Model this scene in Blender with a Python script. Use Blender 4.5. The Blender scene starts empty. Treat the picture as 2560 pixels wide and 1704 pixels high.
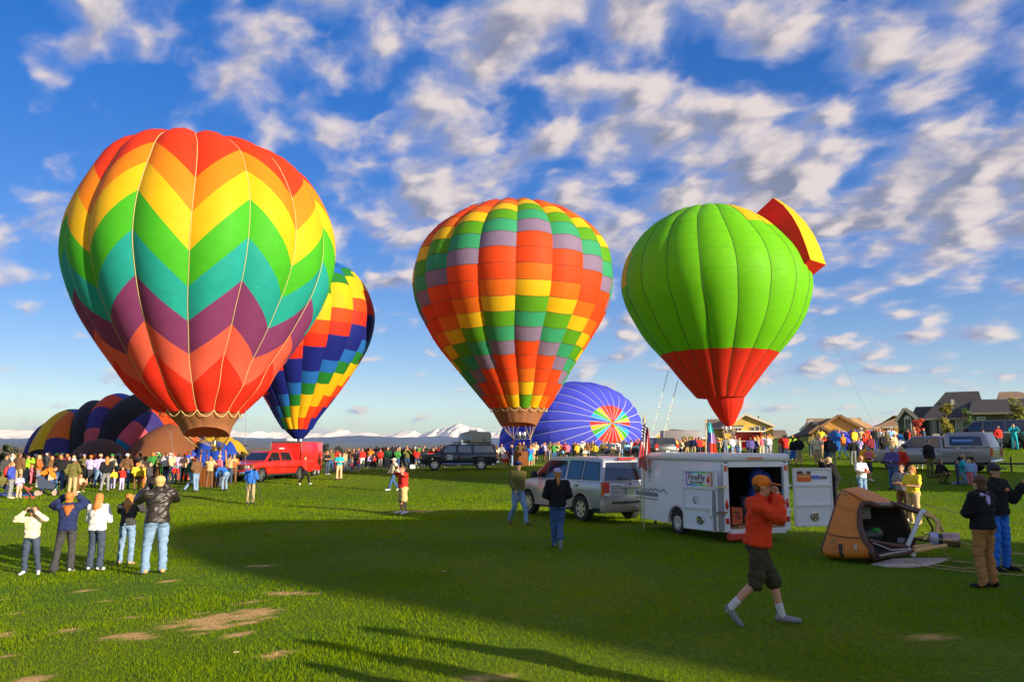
import bpy, bmesh, math, random
import numpy as np
from mathutils import Vector, Matrix, noise as mnoise

R = math.radians
sc = bpy.context.scene
COL = sc.collection
random.seed(7)
RNG = np.random.default_rng(11)

# ------------------------------------------------------------------ camera
FPX, IMG_W, IMG_H = 1900.0, 2560.0, 1704.0      # focal length in photo pixels, photo size
EYE = 2.25
HORIZON = 1115.0
PITCH = math.atan((HORIZON - IMG_H / 2) / FPX)
cam_d = bpy.data.cameras.new('camera')
cam = bpy.data.objects.new('camera', cam_d)
COL.objects.link(cam)
cam.location = (0, 0, EYE)
cam.rotation_euler = (math.pi / 2 + PITCH, 0, 0)
cam_d.sensor_width = 36
cam_d.lens = 36 * FPX / IMG_W
cam_d.clip_end = 40000
sc.camera = cam

# ------------------------------------------------------------------ light
SUN_EL = 14.0
SUN_XY = Vector((0.8, -0.6))                    # horizontal direction towards the sun
SUN_AZ = math.atan2(SUN_XY.x, SUN_XY.y)
sun_d = bpy.data.lights.new('sun', 'SUN')
sun_d.energy = 4.7
sun_d.angle = R(0.5)
sun_d.color = (1.0, 0.86, 0.66)
sun = bpy.data.objects.new('sun', sun_d)
COL.objects.link(sun)
sdir = Vector((SUN_XY.x * math.cos(R(SUN_EL)), SUN_XY.y * math.cos(R(SUN_EL)), math.sin(R(SUN_EL))))
sun.rotation_euler = sdir.to_track_quat('Z', 'Y').to_euler()

world = bpy.data.worlds.new('World')
sc.world = world
world.use_nodes = True
wn = world.node_tree
for n in list(wn.nodes):
    wn.nodes.remove(n)


class NT:
    """small helper for building node trees"""
    def __init__(self, tree):
        self.t = tree

    def n(self, typ, ins=None, **kw):
        nd = self.t.nodes.new(typ)
        for k, v in kw.items():
            setattr(nd, k, v)
        for k, v in (ins or {}).items():
            if hasattr(v, 'is_output') or isinstance(v, bpy.types.NodeSocket):
                self.t.links.new(v, nd.inputs[k])
            else:
                nd.inputs[k].default_value = v
        return nd

    def math(self, op, a, b=None, c=None, clamp=False):
        ins = {0: a}
        if b is not None: ins[1] = b
        if c is not None: ins[2] = c
        nd = self.n('ShaderNodeMath', ins, operation=op)
        nd.use_clamp = clamp
        return nd.outputs[0]

    def vmath(self, op, a, b=None):
        ins = {0: a}
        if b is not None: ins[1] = b
        return self.n('ShaderNodeVectorMath', ins, operation=op).outputs[0]

    def noise(self, vec, scale, detail=4, rough=.5, dist=0, out=0):
        return self.n('ShaderNodeTexNoise', {'Vector': vec, 'Scale': scale, 'Detail': detail, 'Roughness': rough, 'Distortion': dist}).outputs[out]

    def mix(self, fac, a, b, blend='MIX'):
        nd = self.n('ShaderNodeMix', data_type='RGBA', blend_type=blend)
        for k, v in ((0, fac), (6, a), (7, b)):
            if isinstance(v, bpy.types.NodeSocket):
                self.t.links.new(v, nd.inputs[k])
            else:
                nd.inputs[k].default_value = v
        return nd.outputs[2]

    def rng(self, v, a, b, c=0., d=1., interp='SMOOTHSTEP'):
        nd = self.n('ShaderNodeMapRange', {'Value': v, 'From Min': a, 'From Max': b, 'To Min': c, 'To Max': d}, interpolation_type=interp)
        return nd.outputs[0]


W = NT(wn)
sky = W.n('ShaderNodeTexSky', sky_type='NISHITA', sun_disc=False)
sky.sun_elevation = R(SUN_EL)
sky.sun_rotation = SUN_AZ
sky.altitude = 1500
sky.air_density = 1.0
sky.dust_density = 0.4
sky.ozone_density = 2.0
gam0 = W.n('ShaderNodeGamma', {'Color': sky.outputs[0], 'Gamma': .58})
gam = W.n('ShaderNodeHueSaturation', {'Hue': 0.527, 'Saturation': 1.95, 'Value': 1.24, 'Color': gam0.outputs[0]})
tc = W.n('ShaderNodeTexCoord')
sep = W.n('ShaderNodeSeparateXYZ', {0: tc.outputs['Generated']})
zz = W.math('ADD', W.math('MAXIMUM', sep.outputs[2], 0.0), 0.36)
uu = W.math('DIVIDE', sep.outputs[0], zz)
vv = W.math('DIVIDE', sep.outputs[1], zz)


def cloud_density(du, dv):
    u = W.math('ADD', uu, du)
    v = W.math('ADD', vv, dv)
    p = W.n('ShaderNodeCombineXYZ', {0: W.math('ADD', W.math('MULTIPLY', u, 1.05), W.math('MULTIPLY', v, .25)), 1: W.math('MULTIPLY', v, 1.0), 2: CLOUD_SEED}).outputs[0]
    warp = W.noise(p, 6.5, 3, .55, out=1)
    pw = W.vmath('ADD', p, W.vmath('MULTIPLY', W.vmath('SUBTRACT', warp, (.5, .5, .5)), (.11, .11, .11)))
    big = W.noise(p, 2.2, 1, .5)
    puff = W.n('ShaderNodeTexVoronoi', {'Vector': pw, 'Scale': 9.5, 'Smoothness': .8, 'Randomness': 1.0}, feature='SMOOTH_F1').outputs['Distance']
    mid = W.noise(pw, 9.5, 2.0, .50)
    fine = W.noise(pw, 26.0, 5.0, .60)
    s = W.math('MULTIPLY', W.math('SUBTRACT', .62, puff), .85)
    s = W.math('ADD', s, W.math('MULTIPLY', mid, .70))
    s = W.math('ADD', s, W.math('MULTIPLY', fine, .34))
    s = W.math('ADD', s, W.math('MULTIPLY', big, .70))
    return s


CLOUD_SEED = 4.37
CLOUD_LO, CLOUD_HI = .82, 1.20
d0 = cloud_density(0, 0)
d1 = cloud_density(SUN_XY.x * .035, SUN_XY.y * .035)
# more cover to the right of the view than to the left, as in the photograph
az = W.math('DIVIDE', sep.outputs[0], W.math('ADD', W.math('ABSOLUTE', sep.outputs[1]), .3))
cov = W.rng(az, -.55, .30, -.07, .06)
# the cloud deck thins out towards the horizon
hz = W.rng(sep.outputs[2], .06, .24, -.23, 0.)
d0c = W.math('ADD', W.math('ADD', d0, cov), hz)
alpha = W.rng(d0c, CLOUD_LO, CLOUD_HI)
alpha = W.math('MULTIPLY', alpha, .90)
lit = W.rng(W.math('ADD', W.math('SUBTRACT', d0, d1), W.math('MULTIPLY', W.math('SUBTRACT', W.noise(W.n('ShaderNodeCombineXYZ', {0: uu, 1: vv, 2: 8.1}).outputs[0], 11., 3, .55), .5), .55)), -.18, .27)
thick = W.rng(d0c, CLOUD_LO + .05, CLOUD_HI + .16)
shade_col = W.mix(thick, (1.30, 1.65, 3.0, 1), (.95, 1.03, 1.40, 1))
ccol = W.mix(lit, shade_col, (3.5, 3.02, 2.80, 1))
final = W.mix(alpha, gam.outputs[0], ccol)
bg = W.n('ShaderNodeBackground', {'Color': final, 'Strength': 0.125})
W.n('ShaderNodeOutputWorld', {'Surface': bg.outputs[0]})

sc.view_settings.view_transform = 'Standard'
sc.view_settings.look = 'None'
sc.view_settings.exposure = 1.0
sc.view_settings.gamma = 1.0
sc.view_settings.use_curve_mapping = False
sc.render.engine = 'CYCLES'
sc.cycles.max_bounces = 6
sc.cycles.volume_bounces = 0
sc.cycles.use_denoising = True
sc.cycles.caustics_reflective = False
sc.cycles.caustics_refractive = False


# ------------------------------------------------------------------ terrain
TP = np.array([(3, 9.6, .07), (-7, 15, -.16), (-11, 16, -.25), (7.4, 11.9, .12), (1, 16.7, .1), (.2, 22, .05), (4, 24, .0), (8, 21, .0), (12, 26, .3),
               (-12, 35, -.37), (-4.4, 29.5, -.33), (-16, 41, -.12), (-24, 43, -.02), (-30, 36, -.12), (-40, 50, .05), (-20, 47, .05), (-28, 48, .05), (-11.6, 66, .35), (-4, 56, .55),
               (-20, 60, .15), (17.3, 46, 1.15), (23, 40, .9), (11.4, 21.6, .12), (20, 30, .5), (36, 55, 2.1), (4, 75, 1.0), (5, 60, .8), (-30, 80, .2), (-5, 85, .6),
               (16, 62, 1.3), (28, 62, 2.0), (22, 95, 2.7), (45, 95, 3.7), (60, 110, 4.2), (38, 120, 3.5), (10, 110, 1.4), (80, 120, 4.5), (60, 60, 3.0), (40, 30, 1.0),
               (0, 0, .05), (-10, 0, 0), (15, 0, .1), (-30, 15, -.3), (30, 10, .3), (0, 150, -.5), (-60, 150, -1.5), (60, 160, 3.0), (-60, 60, -.4), (0, 240, -2),
               (-100, 260, -3), (100, 240, 0), (0, 400, -3), (-200, 400, -3), (200, 400, -3), (150, 100, 3), (-150, 80, -1.5), (60, -60, 0), (-60, -60, 0), (0, -150, 0)], float)


def T(x, y):
    """terrain height, vectorised"""
    x = np.asarray(x, float); y = np.asarray(y, float)
    dist = np.hypot(x, y)
    soft = 4.0 + .05 * dist
    num = np.zeros_like(x); den = np.zeros_like(x)
    for a, b, c in TP:
        w = 1.0 / ((x - a) ** 2 + (y - b) ** 2 + soft ** 2) ** 2.2
        num = num + w * c; den = den + w
    z = num / den
    far = np.clip((dist - 350) / 300, 0, 1)
    return z * (1 - far) + (-3.0) * far


def Tz(x, y):
    return float(T(np.array([x]), np.array([y]))[0])


def at(px, py, Y):
    """world point seen at photo pixel (px,py) whose distance in front of the camera is Y metres"""
    a = (px - IMG_W / 2) / FPX
    b = (IMG_H / 2 - py) / FPX
    fy = math.cos(PITCH) - b * math.sin(PITCH)
    fz = math.sin(PITCH) + b * math.cos(PITCH)
    k = Y / fy
    return Vector((a * k, Y, EYE + fz * k))


def proj(p):
    d = p[1] * math.cos(PITCH) + (p[2] - EYE) * math.sin(PITCH)
    u = -p[1] * math.sin(PITCH) + (p[2] - EYE) * math.cos(PITCH)
    return IMG_W / 2 + FPX * p[0] / d, IMG_H / 2 - FPX * u / d


def ground(px, Y):
    x = 0.
    for _ in range(4):
        z = Tz(x, Y)
        x = (px - IMG_W / 2) / FPX * (Y * math.cos(PITCH) + (z - EYE) * math.sin(PITCH))
    return Vector((x, Y, Tz(x, Y)))


# ------------------------------------------------------------------ numpy noise
def _h(ix, iy, seed):
    n = (ix * 374761393 + iy * 668265263 + seed * 974711) & 0xffffffff
    n = ((n ^ (n >> 13)) * 1274126177) & 0xffffffff
    return ((n ^ (n >> 16)) & 0xffff) / 65535.0


def vn(x, y, seed=0):
    x = np.asarray(x, float); y = np.asarray(y, float)
    ix = np.floor(x).astype(np.int64); iy = np.floor(y).astype(np.int64)
    fx = x - ix; fy = y - iy
    fx = fx * fx * (3 - 2 * fx); fy = fy * fy * (3 - 2 * fy)
    a = _h(ix, iy, seed); b = _h(ix + 1, iy, seed); c = _h(ix, iy + 1, seed); d = _h(ix + 1, iy + 1, seed)
    return (a * (1 - fx) + b * fx) * (1 - fy) + (c * (1 - fx) + d * fx) * fy


def fbm(x, y, seed=0, o=4, g=.5):
    s = 0; a = 1; t = 0
    for k in range(o):
        s = s + a * vn(x * 2 ** k, y * 2 ** k, seed + k * 17); t += a; a *= g
    return s / t


# ------------------------------------------------------------------ materials
MATS = {}


def mat(name, col, rough=.6, metal=0., spec=.5, bump=0., bscale=30., wrinkle=0., var=.0, vscale=8., trans=0., coat=0., stretch=None, tint=None):
    """procedural Principled material: base colour with a little noise, optional bump and translucency"""
    key = (name, tuple(col))
    if key in MATS:
        return MATS[key]
    m = bpy.data.materials.new(name)
    m.use_nodes = True
    t = m.node_tree
    for n in list(t.nodes):
        t.nodes.remove(n)
    N = NT(t)
    c4 = (col[0], col[1], col[2], 1)
    co = N.n('ShaderNodeTexCoord').outputs['Object']
    if stretch:
        co = N.n('ShaderNodeMapping', {'Vector': co, 'Scale': stretch}).outputs[0]
    base = c4
    if var > 0:
        f = N.noise(co, vscale, 4, .6)
        k = N.rng(f, .3, .7, 1 - var, 1 + var, 'LINEAR')
        base = N.n('ShaderNodeVectorMath', {0: c4[:3], 'Scale': k}, operation='SCALE').outputs[0]
    p = N.n('ShaderNodeBsdfPrincipled', {'Base Color': base, 'Roughness': rough, 'Metallic': metal, 'Specular IOR Level': spec, 'Coat Weight': coat})
    sh = p.outputs[0]
    if bump > 0:
        f = N.noise(co, bscale, 4, .55)
        b = N.n('ShaderNodeBump', {'Height': f, 'Strength': bump, 'Distance': .02})
        if wrinkle > 0:
            wz = N.noise(N.n('ShaderNodeMapping', {'Vector': N.n('ShaderNodeTexCoord').outputs['Object'], 'Scale': (1.1, 1.1, 6.5)}).outputs[0], 1.0, 4, .6)
            b = N.n('ShaderNodeBump', {'Height': wz, 'Strength': wrinkle, 'Distance': .12, 'Normal': b.outputs[0]})
        t.links.new(b.outputs[0], p.inputs['Normal'])
    if trans > 0:
        tr = N.n('ShaderNodeBsdfTranslucent', {'Color': base})
        sh = N.n('ShaderNodeMixShader', {0: trans, 1: sh, 2: tr.outputs[0]}).outputs[0]
    N.n('ShaderNodeOutputMaterial', {'Surface': sh})
    MATS[key] = m
    return m


# ------------------------------------------------------------------ mesh builder
class MB:
    def __init__(self):
        self.v = []; self.f = []; self.m = []; self.nrm = None

    def add(self, vs, fs, mi=0, M=None):
        o = len(self.v)
        if M is not None:
            vs = [M @ Vector(p) for p in vs]
        self.v.extend([tuple(p) for p in vs])
        self.f.extend([tuple(i + o for i in q) for q in fs])
        self.m.extend([mi] * len(fs))
        return self

    def box(self, c, s, mi=0, M=None, rz=0.):
        x, y, z = s[0] / 2, s[1] / 2, s[2] / 2
        vs = [Vector((a * x, b * y, d * z)) for d in (-1, 1) for b in (-1, 1) for a in (-1, 1)]
        if rz:
            q = Matrix.Rotation(rz, 4, 'Z'); vs = [q @ p for p in vs]
        vs = [p + Vector(c) for p in vs]
        return self.add(vs, [(0, 2, 3, 1), (4, 5, 7, 6), (0, 1, 5, 4), (2, 6, 7, 3), (0, 4, 6, 2), (1, 3, 7, 5)], mi, M)

    def tube(self, pts, r, n=8, mi=0, M=None, cap=True):
        pts = [Vector(p) for p in pts]
        rs = r if isinstance(r, (list, tuple)) else [r] * len(pts)
        vs = []; fs = []
        up = None
        for i, p in enumerate(pts):
            d = (pts[min(i + 1, len(pts) - 1)] - pts[max(i - 1, 0)])
            d = d.normalized() if d.length > 1e-9 else Vector((0, 0, 1))
            if up is None:
                up = Vector((1, 0, 0)) if abs(d.x) < .8 else Vector((0, 1, 0))
            a = (up - d * up.dot(d)).normalized(); b = d.cross(a); up = a
            for k in range(n):
                t = 2 * math.pi * k / n
                vs.append(p + (a * math.cos(t) + b * math.sin(t)) * rs[i])
        for i in range(len(pts) - 1):
            for k in range(n):
                k2 = (k + 1) % n
                fs.append((i * n + k, i * n + k2, (i + 1) * n + k2, (i + 1) * n + k))
        if cap:
            fs.append(tuple(range(n - 1, -1, -1))); fs.append(tuple(range((len(pts) - 1) * n, len(pts) * n)))
        return self.add(vs, fs, mi, M)

    def lathe(self, prof, n=16, mi=0, M=None):
        vs = []; fs = []
        for (r, z) in prof:
            for k in range(n):
                t = 2 * math.pi * k / n
                vs.append((r * math.cos(t), r * math.sin(t), z))
        for i in range(len(prof) - 1):
            for k in range(n):
                k2 = (k + 1) % n
                fs.append((i * n + k, i * n + k2, (i + 1) * n + k2, (i + 1) * n + k))
        fs.append(tuple(range(n - 1, -1, -1))); fs.append(tuple(range((len(prof) - 1) * n, len(prof) * n)))
        return self.add(vs, fs, mi, M)

    def prism(self, poly, y0, y1, mi=0, M=None):
        """polygon in x,z extruded along y"""
        n = len(poly)
        vs = [(x, y0, z) for x, z in poly] + [(x, y1, z) for x, z in poly]
        fs = [tuple(range(n)), tuple(range(2 * n - 1, n - 1, -1))]
        for i in range(n):
            j = (i + 1) % n
            fs.append((i, i + n, j + n, j))
        return self.add(vs, fs, mi, M)

    def loft(self, rings, n=16, mi=0, p=.8, M=None):
        """rings = (centre, half width along x, half depth); rounded-box sections square to the run of the centres"""
        vs = []; fs = []
        k = len(rings)
        for i, (c, w, d) in enumerate(rings):
            c = Vector(c); t = (Vector(rings[min(i + 1, k - 1)][0]) - Vector(rings[max(i - 1, 0)][0])).normalized()
            ax = Vector((1, 0, 0)); ax = (ax - t * ax.dot(t)).normalized(); ay = t.cross(ax)
            for j in range(n):
                a = 2 * math.pi * j / n; ca, sa = math.cos(a), math.sin(a)
                vs.append(c + ax * (math.copysign(abs(ca) ** p, ca) * w) + ay * (math.copysign(abs(sa) ** p, sa) * d))
        for i in range(k - 1):
            for j in range(n):
                j2 = (j + 1) % n; fs.append((i * n + j, i * n + j2, (i + 1) * n + j2, (i + 1) * n + j))
        fs.append(tuple(range(n - 1, -1, -1))); fs.append(tuple(range((k - 1) * n, k * n)))
        return self.add(vs, fs, mi, M)

    def ball(self, c, r, mi=0, nu=12, nv=8, M=None):
        r = r if isinstance(r, (tuple, list)) else (r, r, r)
        vs = []; fs = []
        for j in range(nv + 1):
            ph = math.pi * j / nv
            for i in range(nu):
                t = 2 * math.pi * i / nu
                vs.append((c[0] + r[0] * math.sin(ph) * math.cos(t), c[1] + r[1] * math.sin(ph) * math.sin(t), c[2] + r[2] * math.cos(ph)))
        for j in range(nv):
            for i in range(nu):
                i2 = (i + 1) % nu
                fs.append((j * nu + i, (j + 1) * nu + i, (j + 1) * nu + i2, j * nu + i2))
        return self.add(vs, fs, mi, M)

    def mesh(self, name, mats=(), smooth=None, bevel=0., bseg=2):
        me = bpy.data.meshes.new(name)
        bm = bmesh.new()
        bv = [bm.verts.new(p) for p in self.v]
        for q, mi in zip(self.f, self.m):
            try:
                fc = bm.faces.new([bv[i] for i in q]); fc.material_index = mi
            except ValueError:
                pass
        bmesh.ops.remove_doubles(bm, verts=bm.verts, dist=1e-5)
        bmesh.ops.recalc_face_normals(bm, faces=bm.faces)
        if bevel > 0:
            es = [e for e in bm.edges if len(e.link_faces) == 2 and e.calc_face_angle(0) > R(28)]
            bmesh.ops.bevel(bm, geom=es, offset=bevel, segments=bseg, affect='EDGES', clamp_overlap=True, profile=.5)
        bm.to_mesh(me); bm.free()
        for m in (mats if isinstance(mats, (list, tuple)) else [mats]):
            me.materials.append(m)
        if smooth:
            me.shade_smooth(); me.set_sharp_from_angle(angle=R(smooth))
        return me

    def build(self, name, mats, parent=None, smooth=None, bevel=0., bseg=2, loc=None, rz=None):
        return link(name, self.mesh(name, mats, smooth, bevel, bseg), parent, loc, rz)


def link(name, me, parent=None, loc=None, rz=None):
    o = bpy.data.objects.new(name, me)
    COL.objects.link(o)
    if parent is not None: o.parent = parent
    if loc is not None: o.location = loc
    if rz is not None: o.rotation_euler = (0, 0, rz)
    return o


LABELS = {}


def tag(o, label, cat, group=None):
    o['label'] = label; o['category'] = cat
    if group: o['group'] = group
    LABELS.setdefault(label, []).append(o)
    return o


def thing(name, label, cat, loc=(0, 0, 0), rz=0., group=None):
    o = link(name, None, None, loc, rz)
    o.empty_display_size = .3
    return tag(o, label, cat, group)


def structure(o, kind='structure'):
    o['kind'] = kind
    return o
HAZE_D = 5e-5
# ================================================================== land
DRY = []   # dry patches: (x, y, half length, half depth, angle)


def _gp(px, py):
    y = 12.
    for _ in range(12):
        p = ground(px, y)
        q = proj(p)[1]
        y = y * (1 + (q - py) / max(60., (py - HORIZON)) * .9)
    return ground(px, y)


for (x0, x1, py, hd) in [(410, 690, 1545, .55), (560, 700, 1528, .3), (470, 560, 1572, .28), (560, 650, 1588, .2), (255, 400, 1590, .22), (655, 800, 1482, .17), (655, 730, 1635, .22), (30, 150, 1695, .3),
                         (0, 30, 1585, .25), (0, 25, 1645, .2), (130, 195, 1574, .1), (225, 300, 1502, .07), (330, 360, 1492, .05), (400, 440, 1454, .07), (60, 120, 1456, .06), (610, 690, 1415, .1),
                         (0, 40, 1497, .1), (30, 70, 1534, .1), (950, 1100, 1278, .35), (575, 600, 1507, .06), (620, 650, 1502, .07), (180, 230, 1478, .04), (1120, 1300, 1700, .1),
                         (255, 290, 1411, .08), (2290, 2350, 1590, .03), (320, 350, 1540, .04), (2200, 2260, 1470, .05), (170, 200, 1405, .06)]:
    a = _gp(x0, py); b = _gp(x1, py)
    DRY.append(((a.x + b.x) / 2, (a.y + b.y) / 2, (b - a).length / 2 * 1.15, max(hd * 1.35, .13), math.atan2(b.y - a.y + .35 * hd, b.x - a.x)))


def dry_mask(x, y):
    m = np.zeros_like(x)
    for (cx, cy, rx, ry, ang) in DRY:
        dx = x - cx; dy = y - cy
        u = (dx * math.cos(ang) + dy * math.sin(ang)) / rx; v = (-dx * math.sin(ang) + dy * math.cos(ang)) / ry
        m = np.maximum(m, 1.25 - np.sqrt(u * u + v * v))
    n = fbm(x * 5, y * 9, 5, 4, .6)
    return np.clip((m - .52 + (n - .5) * 2.6 * np.clip(m * 2.2, 0, 1)) * 3.5, 0, 1)


def axis(parts):
    out = []
    for a, b, s in parts:
        out += list(np.arange(a, b, s))
    return np.array(out)


xs = axis([(-14000, -2000, 2000), (-2000, -400, 200), (-400, -100, 20), (-100, -30, 2), (-30, -9, .3), (-9, 4, .14), (4, 16, .4), (16, 100, 2), (100, 400, 20), (400, 2000, 200), (2000, 14001, 2000)])
ys = axis([(-2000, -200, 300), (-200, -20, 20), (-20, 4, 2), (4, 20, .14), (20, 40, .5), (40, 130, 2), (130, 400, 15), (400, 2000, 100), (2000, 16001, 1000)])
X, Y = np.meshgrid(xs, ys)
Z = T(X, Y) + (fbm(X * .6, Y * .6, 3, 3) - .5) * .05
nx, ny = len(xs), len(ys)
me = bpy.data.meshes.new('grass_field')
co = np.stack([X, Y, Z], -1).reshape(-1, 3)
idx = np.arange(nx * ny).reshape(ny, nx)
quads = np.stack([idx[:-1, :-1], idx[:-1, 1:], idx[1:, 1:], idx[1:, :-1]], -1).reshape(-1, 4)


def fast_mesh(me, co, faces):
    k = faces.shape[1]; nf = len(faces)
    me.vertices.add(len(co)); me.vertices.foreach_set('co', np.ascontiguousarray(co, dtype=np.float32).ravel())
    me.loops.add(nf * k); me.loops.foreach_set('vertex_index', np.ascontiguousarray(faces, dtype=np.int32).ravel())
    me.polygons.add(nf); me.polygons.foreach_set('loop_start', np.arange(0, nf * k, k, dtype=np.int32))
    me.update(calc_edges=True)
    return me


fast_mesh(me, co, quads)
me.shade_smooth()
at_dry = me.attributes.new('dry', 'FLOAT', 'POINT')
near = (Y > 3) & (Y < 42)
dm = np.zeros_like(X); dm[near] = dry_mask(X[near], Y[near])
at_dry.data.foreach_set('value', dm.ravel().astype(np.float32))

m = bpy.data.materials.new('turf'); m.use_nodes = True
N = NT(m.node_tree)
for n in list(m.node_tree.nodes): m.node_tree.nodes.remove(n)
pos = N.n('ShaderNodeNewGeometry').outputs['Position']
n1 = N.noise(pos, .12, 3, .5); n2 = N.noise(pos, 1.3, 4, .6)
stretch = N.n('ShaderNodeMapping', {'Vector': pos, 'Scale': (7., 3.2, 7.)}).outputs[0]
n3 = N.noise(stretch, 3.0, 5, .75)
g = N.mix(N.rng(n1, .35, .65), (.090, .200, .004, 1), (.230, .290, .004, 1))
g = N.mix(N.math('MULTIPLY', N.rng(n2, .45, .75), .5), g, (.14, .21, .006, 1))
g = N.mix(N.math('MULTIPLY', N.rng(n3, .35, .62), .62), g, (.030, .075, .004, 1))
dryf = N.n('ShaderNodeAttribute', attribute_name='dry').outputs['Fac']
dcol = N.mix(N.rng(N.noise(pos, 22, 4, .7), .35, .65), (.82, .52, .20, 1), (.52, .29, .10, 1))
g = N.mix(dryf, g, dcol)
# far beyond the field the land turns to dry fawn prairie
sepx = N.n('ShaderNodeSeparateXYZ', {0: pos})
g = N.mix(N.rng(N.math('ADD', sepx.outputs[1], N.math('MULTIPLY', n1, 30.)), 112., 135.), g, (.20, .135, .045, 1))
bmp = N.n('ShaderNodeBump', {'Height': n3, 'Strength': .9, 'Distance': .06})
p = N.n('ShaderNodeBsdfPrincipled', {'Base Color': g, 'Roughness': .9, 'Specular IOR Level': .15, 'Normal': bmp.outputs[0]})
N.n('ShaderNodeOutputMaterial', {'Surface': p.outputs[0]})
TURF = m
me.materials.append(m)
structure(link('grass_field', me))

# ---- real blades over the part of the field one sees from close by
def blades():
    n = 500000
    dmin, dmax = 6.4, 62.0
    d = dmin * (dmax / dmin) ** RNG.random(n)          # density falls with the square of distance
    halfw = .72 * d + 1.2
    x = (RNG.random(n) * 2 - 1) * halfw
    y = d
    clump = fbm(x * 2.2, y * 2.2, 9, 3)
    dry = dry_mask(x, y)
    keep = RNG.random(n) < np.clip(.35 + 1.25 * clump, .2, 1) * (1 - .86 * dry)
    x, y, d, clump, dry = x[keep], y[keep], d[keep], clump[keep], dry[keep]
    n = len(x)
    z = T(x, y)
    sz = np.clip(d / 9.0, .8, 5.0)
    h = .74 * (.026 + .030 * RNG.random(n) + .035 * np.clip(clump - .45, 0, 1)) * sz ** .32 * (1 - .4 * dry)
    w = .0056 * sz * (.7 + .6 * RNG.random(n))
    a = RNG.random(n) * np.pi
    lean = RNG.random(n) * 1.0; la = RNG.random(n) * 2 * np.pi
    bx, by = np.cos(a) * w, np.sin(a) * w
    tx, ty = np.cos(la) * lean * h, np.sin(la) * lean * h
    z0 = z - .03
    v = np.stack([np.stack([x - bx, y - by, z0], -1), np.stack([x + bx, y + by, z0], -1), np.stack([x + tx, y + ty, z + h], -1)], 1).reshape(-1, 3)
    f = np.arange(3 * n).reshape(n, 3)
    me = bpy.data.meshes.new('grass_blades')
    fast_mesh(me, v, f)
    big = fbm(x * .12, y * .12, 21, 2)
    t = np.clip(.5 * RNG.random(n) + .6 * (big - .2) + .35 * (clump - .4), 0, 1)
    c0 = np.array([.065, .190, .003]); c1 = np.array([.330, .430, .004]); cd = np.array([.72, .50, .20])
    col = c0 + (c1 - c0) * t[:, None]
    dd = np.clip(dry * 1.1 + (RNG.random(n) < .008) * .6, 0, 1)[:, None]
    col = col * (1 - dd) + cd * dd
    colv = np.repeat(np.concatenate([col, np.ones((n, 1))], 1), 3, 0)
    ca = me.color_attributes.new('tint', 'FLOAT_COLOR', 'POINT')
    ca.data.foreach_set('color', colv.astype(np.float32).ravel())
    m = bpy.data.materials.new('grass_blade'); m.use_nodes = True
    N = NT(m.node_tree)
    for k in list(m.node_tree.nodes): m.node_tree.nodes.remove(k)
    c = N.n('ShaderNodeAttribute', attribute_name='tint').outputs['Color']
    d_ = N.n('ShaderNodeBsdfDiffuse', {'Color': c}); t_ = N.n('ShaderNodeBsdfTranslucent', {'Color': c})
    N.n('ShaderNodeOutputMaterial', {'Surface': N.n('ShaderNodeMixShader', {0: .50, 1: d_.outputs[0], 2: t_.outputs[0]}).outputs[0]})
    me.materials.append(m)
    structure(link('grass_blades', me), 'stuff')


blades()

# ---- far hills and the snowy range
def ridge(name, prof, Yd, depth, matx, rough, seed, step=12., base=-10., freq=5.5):
    prof = sorted(prof)
    px = np.array([p[0] for p in prof], float); py = np.array([p[1] for p in prof], float)
    x = np.arange(-Yd * 1.05, Yd * 1.05, step)
    pxx = 1280 + x / Yd * FPX
    top = np.interp(pxx, px, py)
    hz = EYE + (HORIZON - top) / FPX * Yd * 1.02
    nrow = 26
    rows = []
    for j in range(nrow):
        t = j / (nrow - 1)
        yy = Yd + (t - .62) * depth
        prof_t = (t / .62) ** 1.15 if t < .62 else 1 - ((t - .62) / .38) ** 1.3
        rn = 1 - np.abs(2 * fbm(x * freq / Yd * 2 + 0 * yy + seed, np.full_like(x, yy / depth * 2.6), seed, 5, .55) - 1)
        rel = np.maximum(hz - base, 1.)
        h = base + rel * (prof_t * (1 - rough * (1 - prof_t) * 1.0) + rough * (rn - .55) * prof_t * (1 - prof_t) * 3.2 + .025 * (vn(x / step / 2.0, np.full_like(x, j * 1.), seed + 4) - .5) * prof_t)
        rows.append(np.stack([x, np.full_like(x, yy), h], -1))
    co = np.array(rows).reshape(-1, 3)
    k = len(x)
    idx = np.arange(k * nrow).reshape(nrow, k)
    q = np.stack([idx[:-1, :-1], idx[:-1, 1:], idx[1:, 1:], idx[1:, :-1]], -1).reshape(-1, 4)
    me = bpy.data.meshes.new(name); fast_mesh(me, co, q); me.materials.append(matx); me.shade_smooth()
    return structure(link(name, me))


def mountain_mat():
    m = bpy.data.materials.new('snowy_rock'); m.use_nodes = True
    N = NT(m.node_tree)
    for k in list(m.node_tree.nodes): m.node_tree.nodes.remove(k)
    geo = N.n('ShaderNodeNewGeometry'); pos = geo.outputs['Position']
    s = N.n('ShaderNodeSeparateXYZ', {0: pos})
    n1 = N.noise(N.n('ShaderNodeMapping', {'Vector': pos, 'Scale': (1., .35, .5)}).outputs[0], .020, 6, .70)
    nn = N.noise(pos, .004, 3, .5)
    line = N.math('ADD', s.outputs[2], N.math('MULTIPLY', N.math('SUBTRACT', n1, .5), 210.))
    snow = N.rng(line, 45., 68.)
    rock = N.mix(nn, (.06, .085, .13, 1), (.10, .12, .15, 1))
    c = N.mix(snow, rock, (.90, .80, .66, 1))
    p = N.n('ShaderNodeBsdfPrincipled', {'Base Color': c, 'Roughness': .85, 'Specular IOR Level': .1})
    N.n('ShaderNodeOutputMaterial', {'Surface': p.outputs[0]})
    return m


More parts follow.
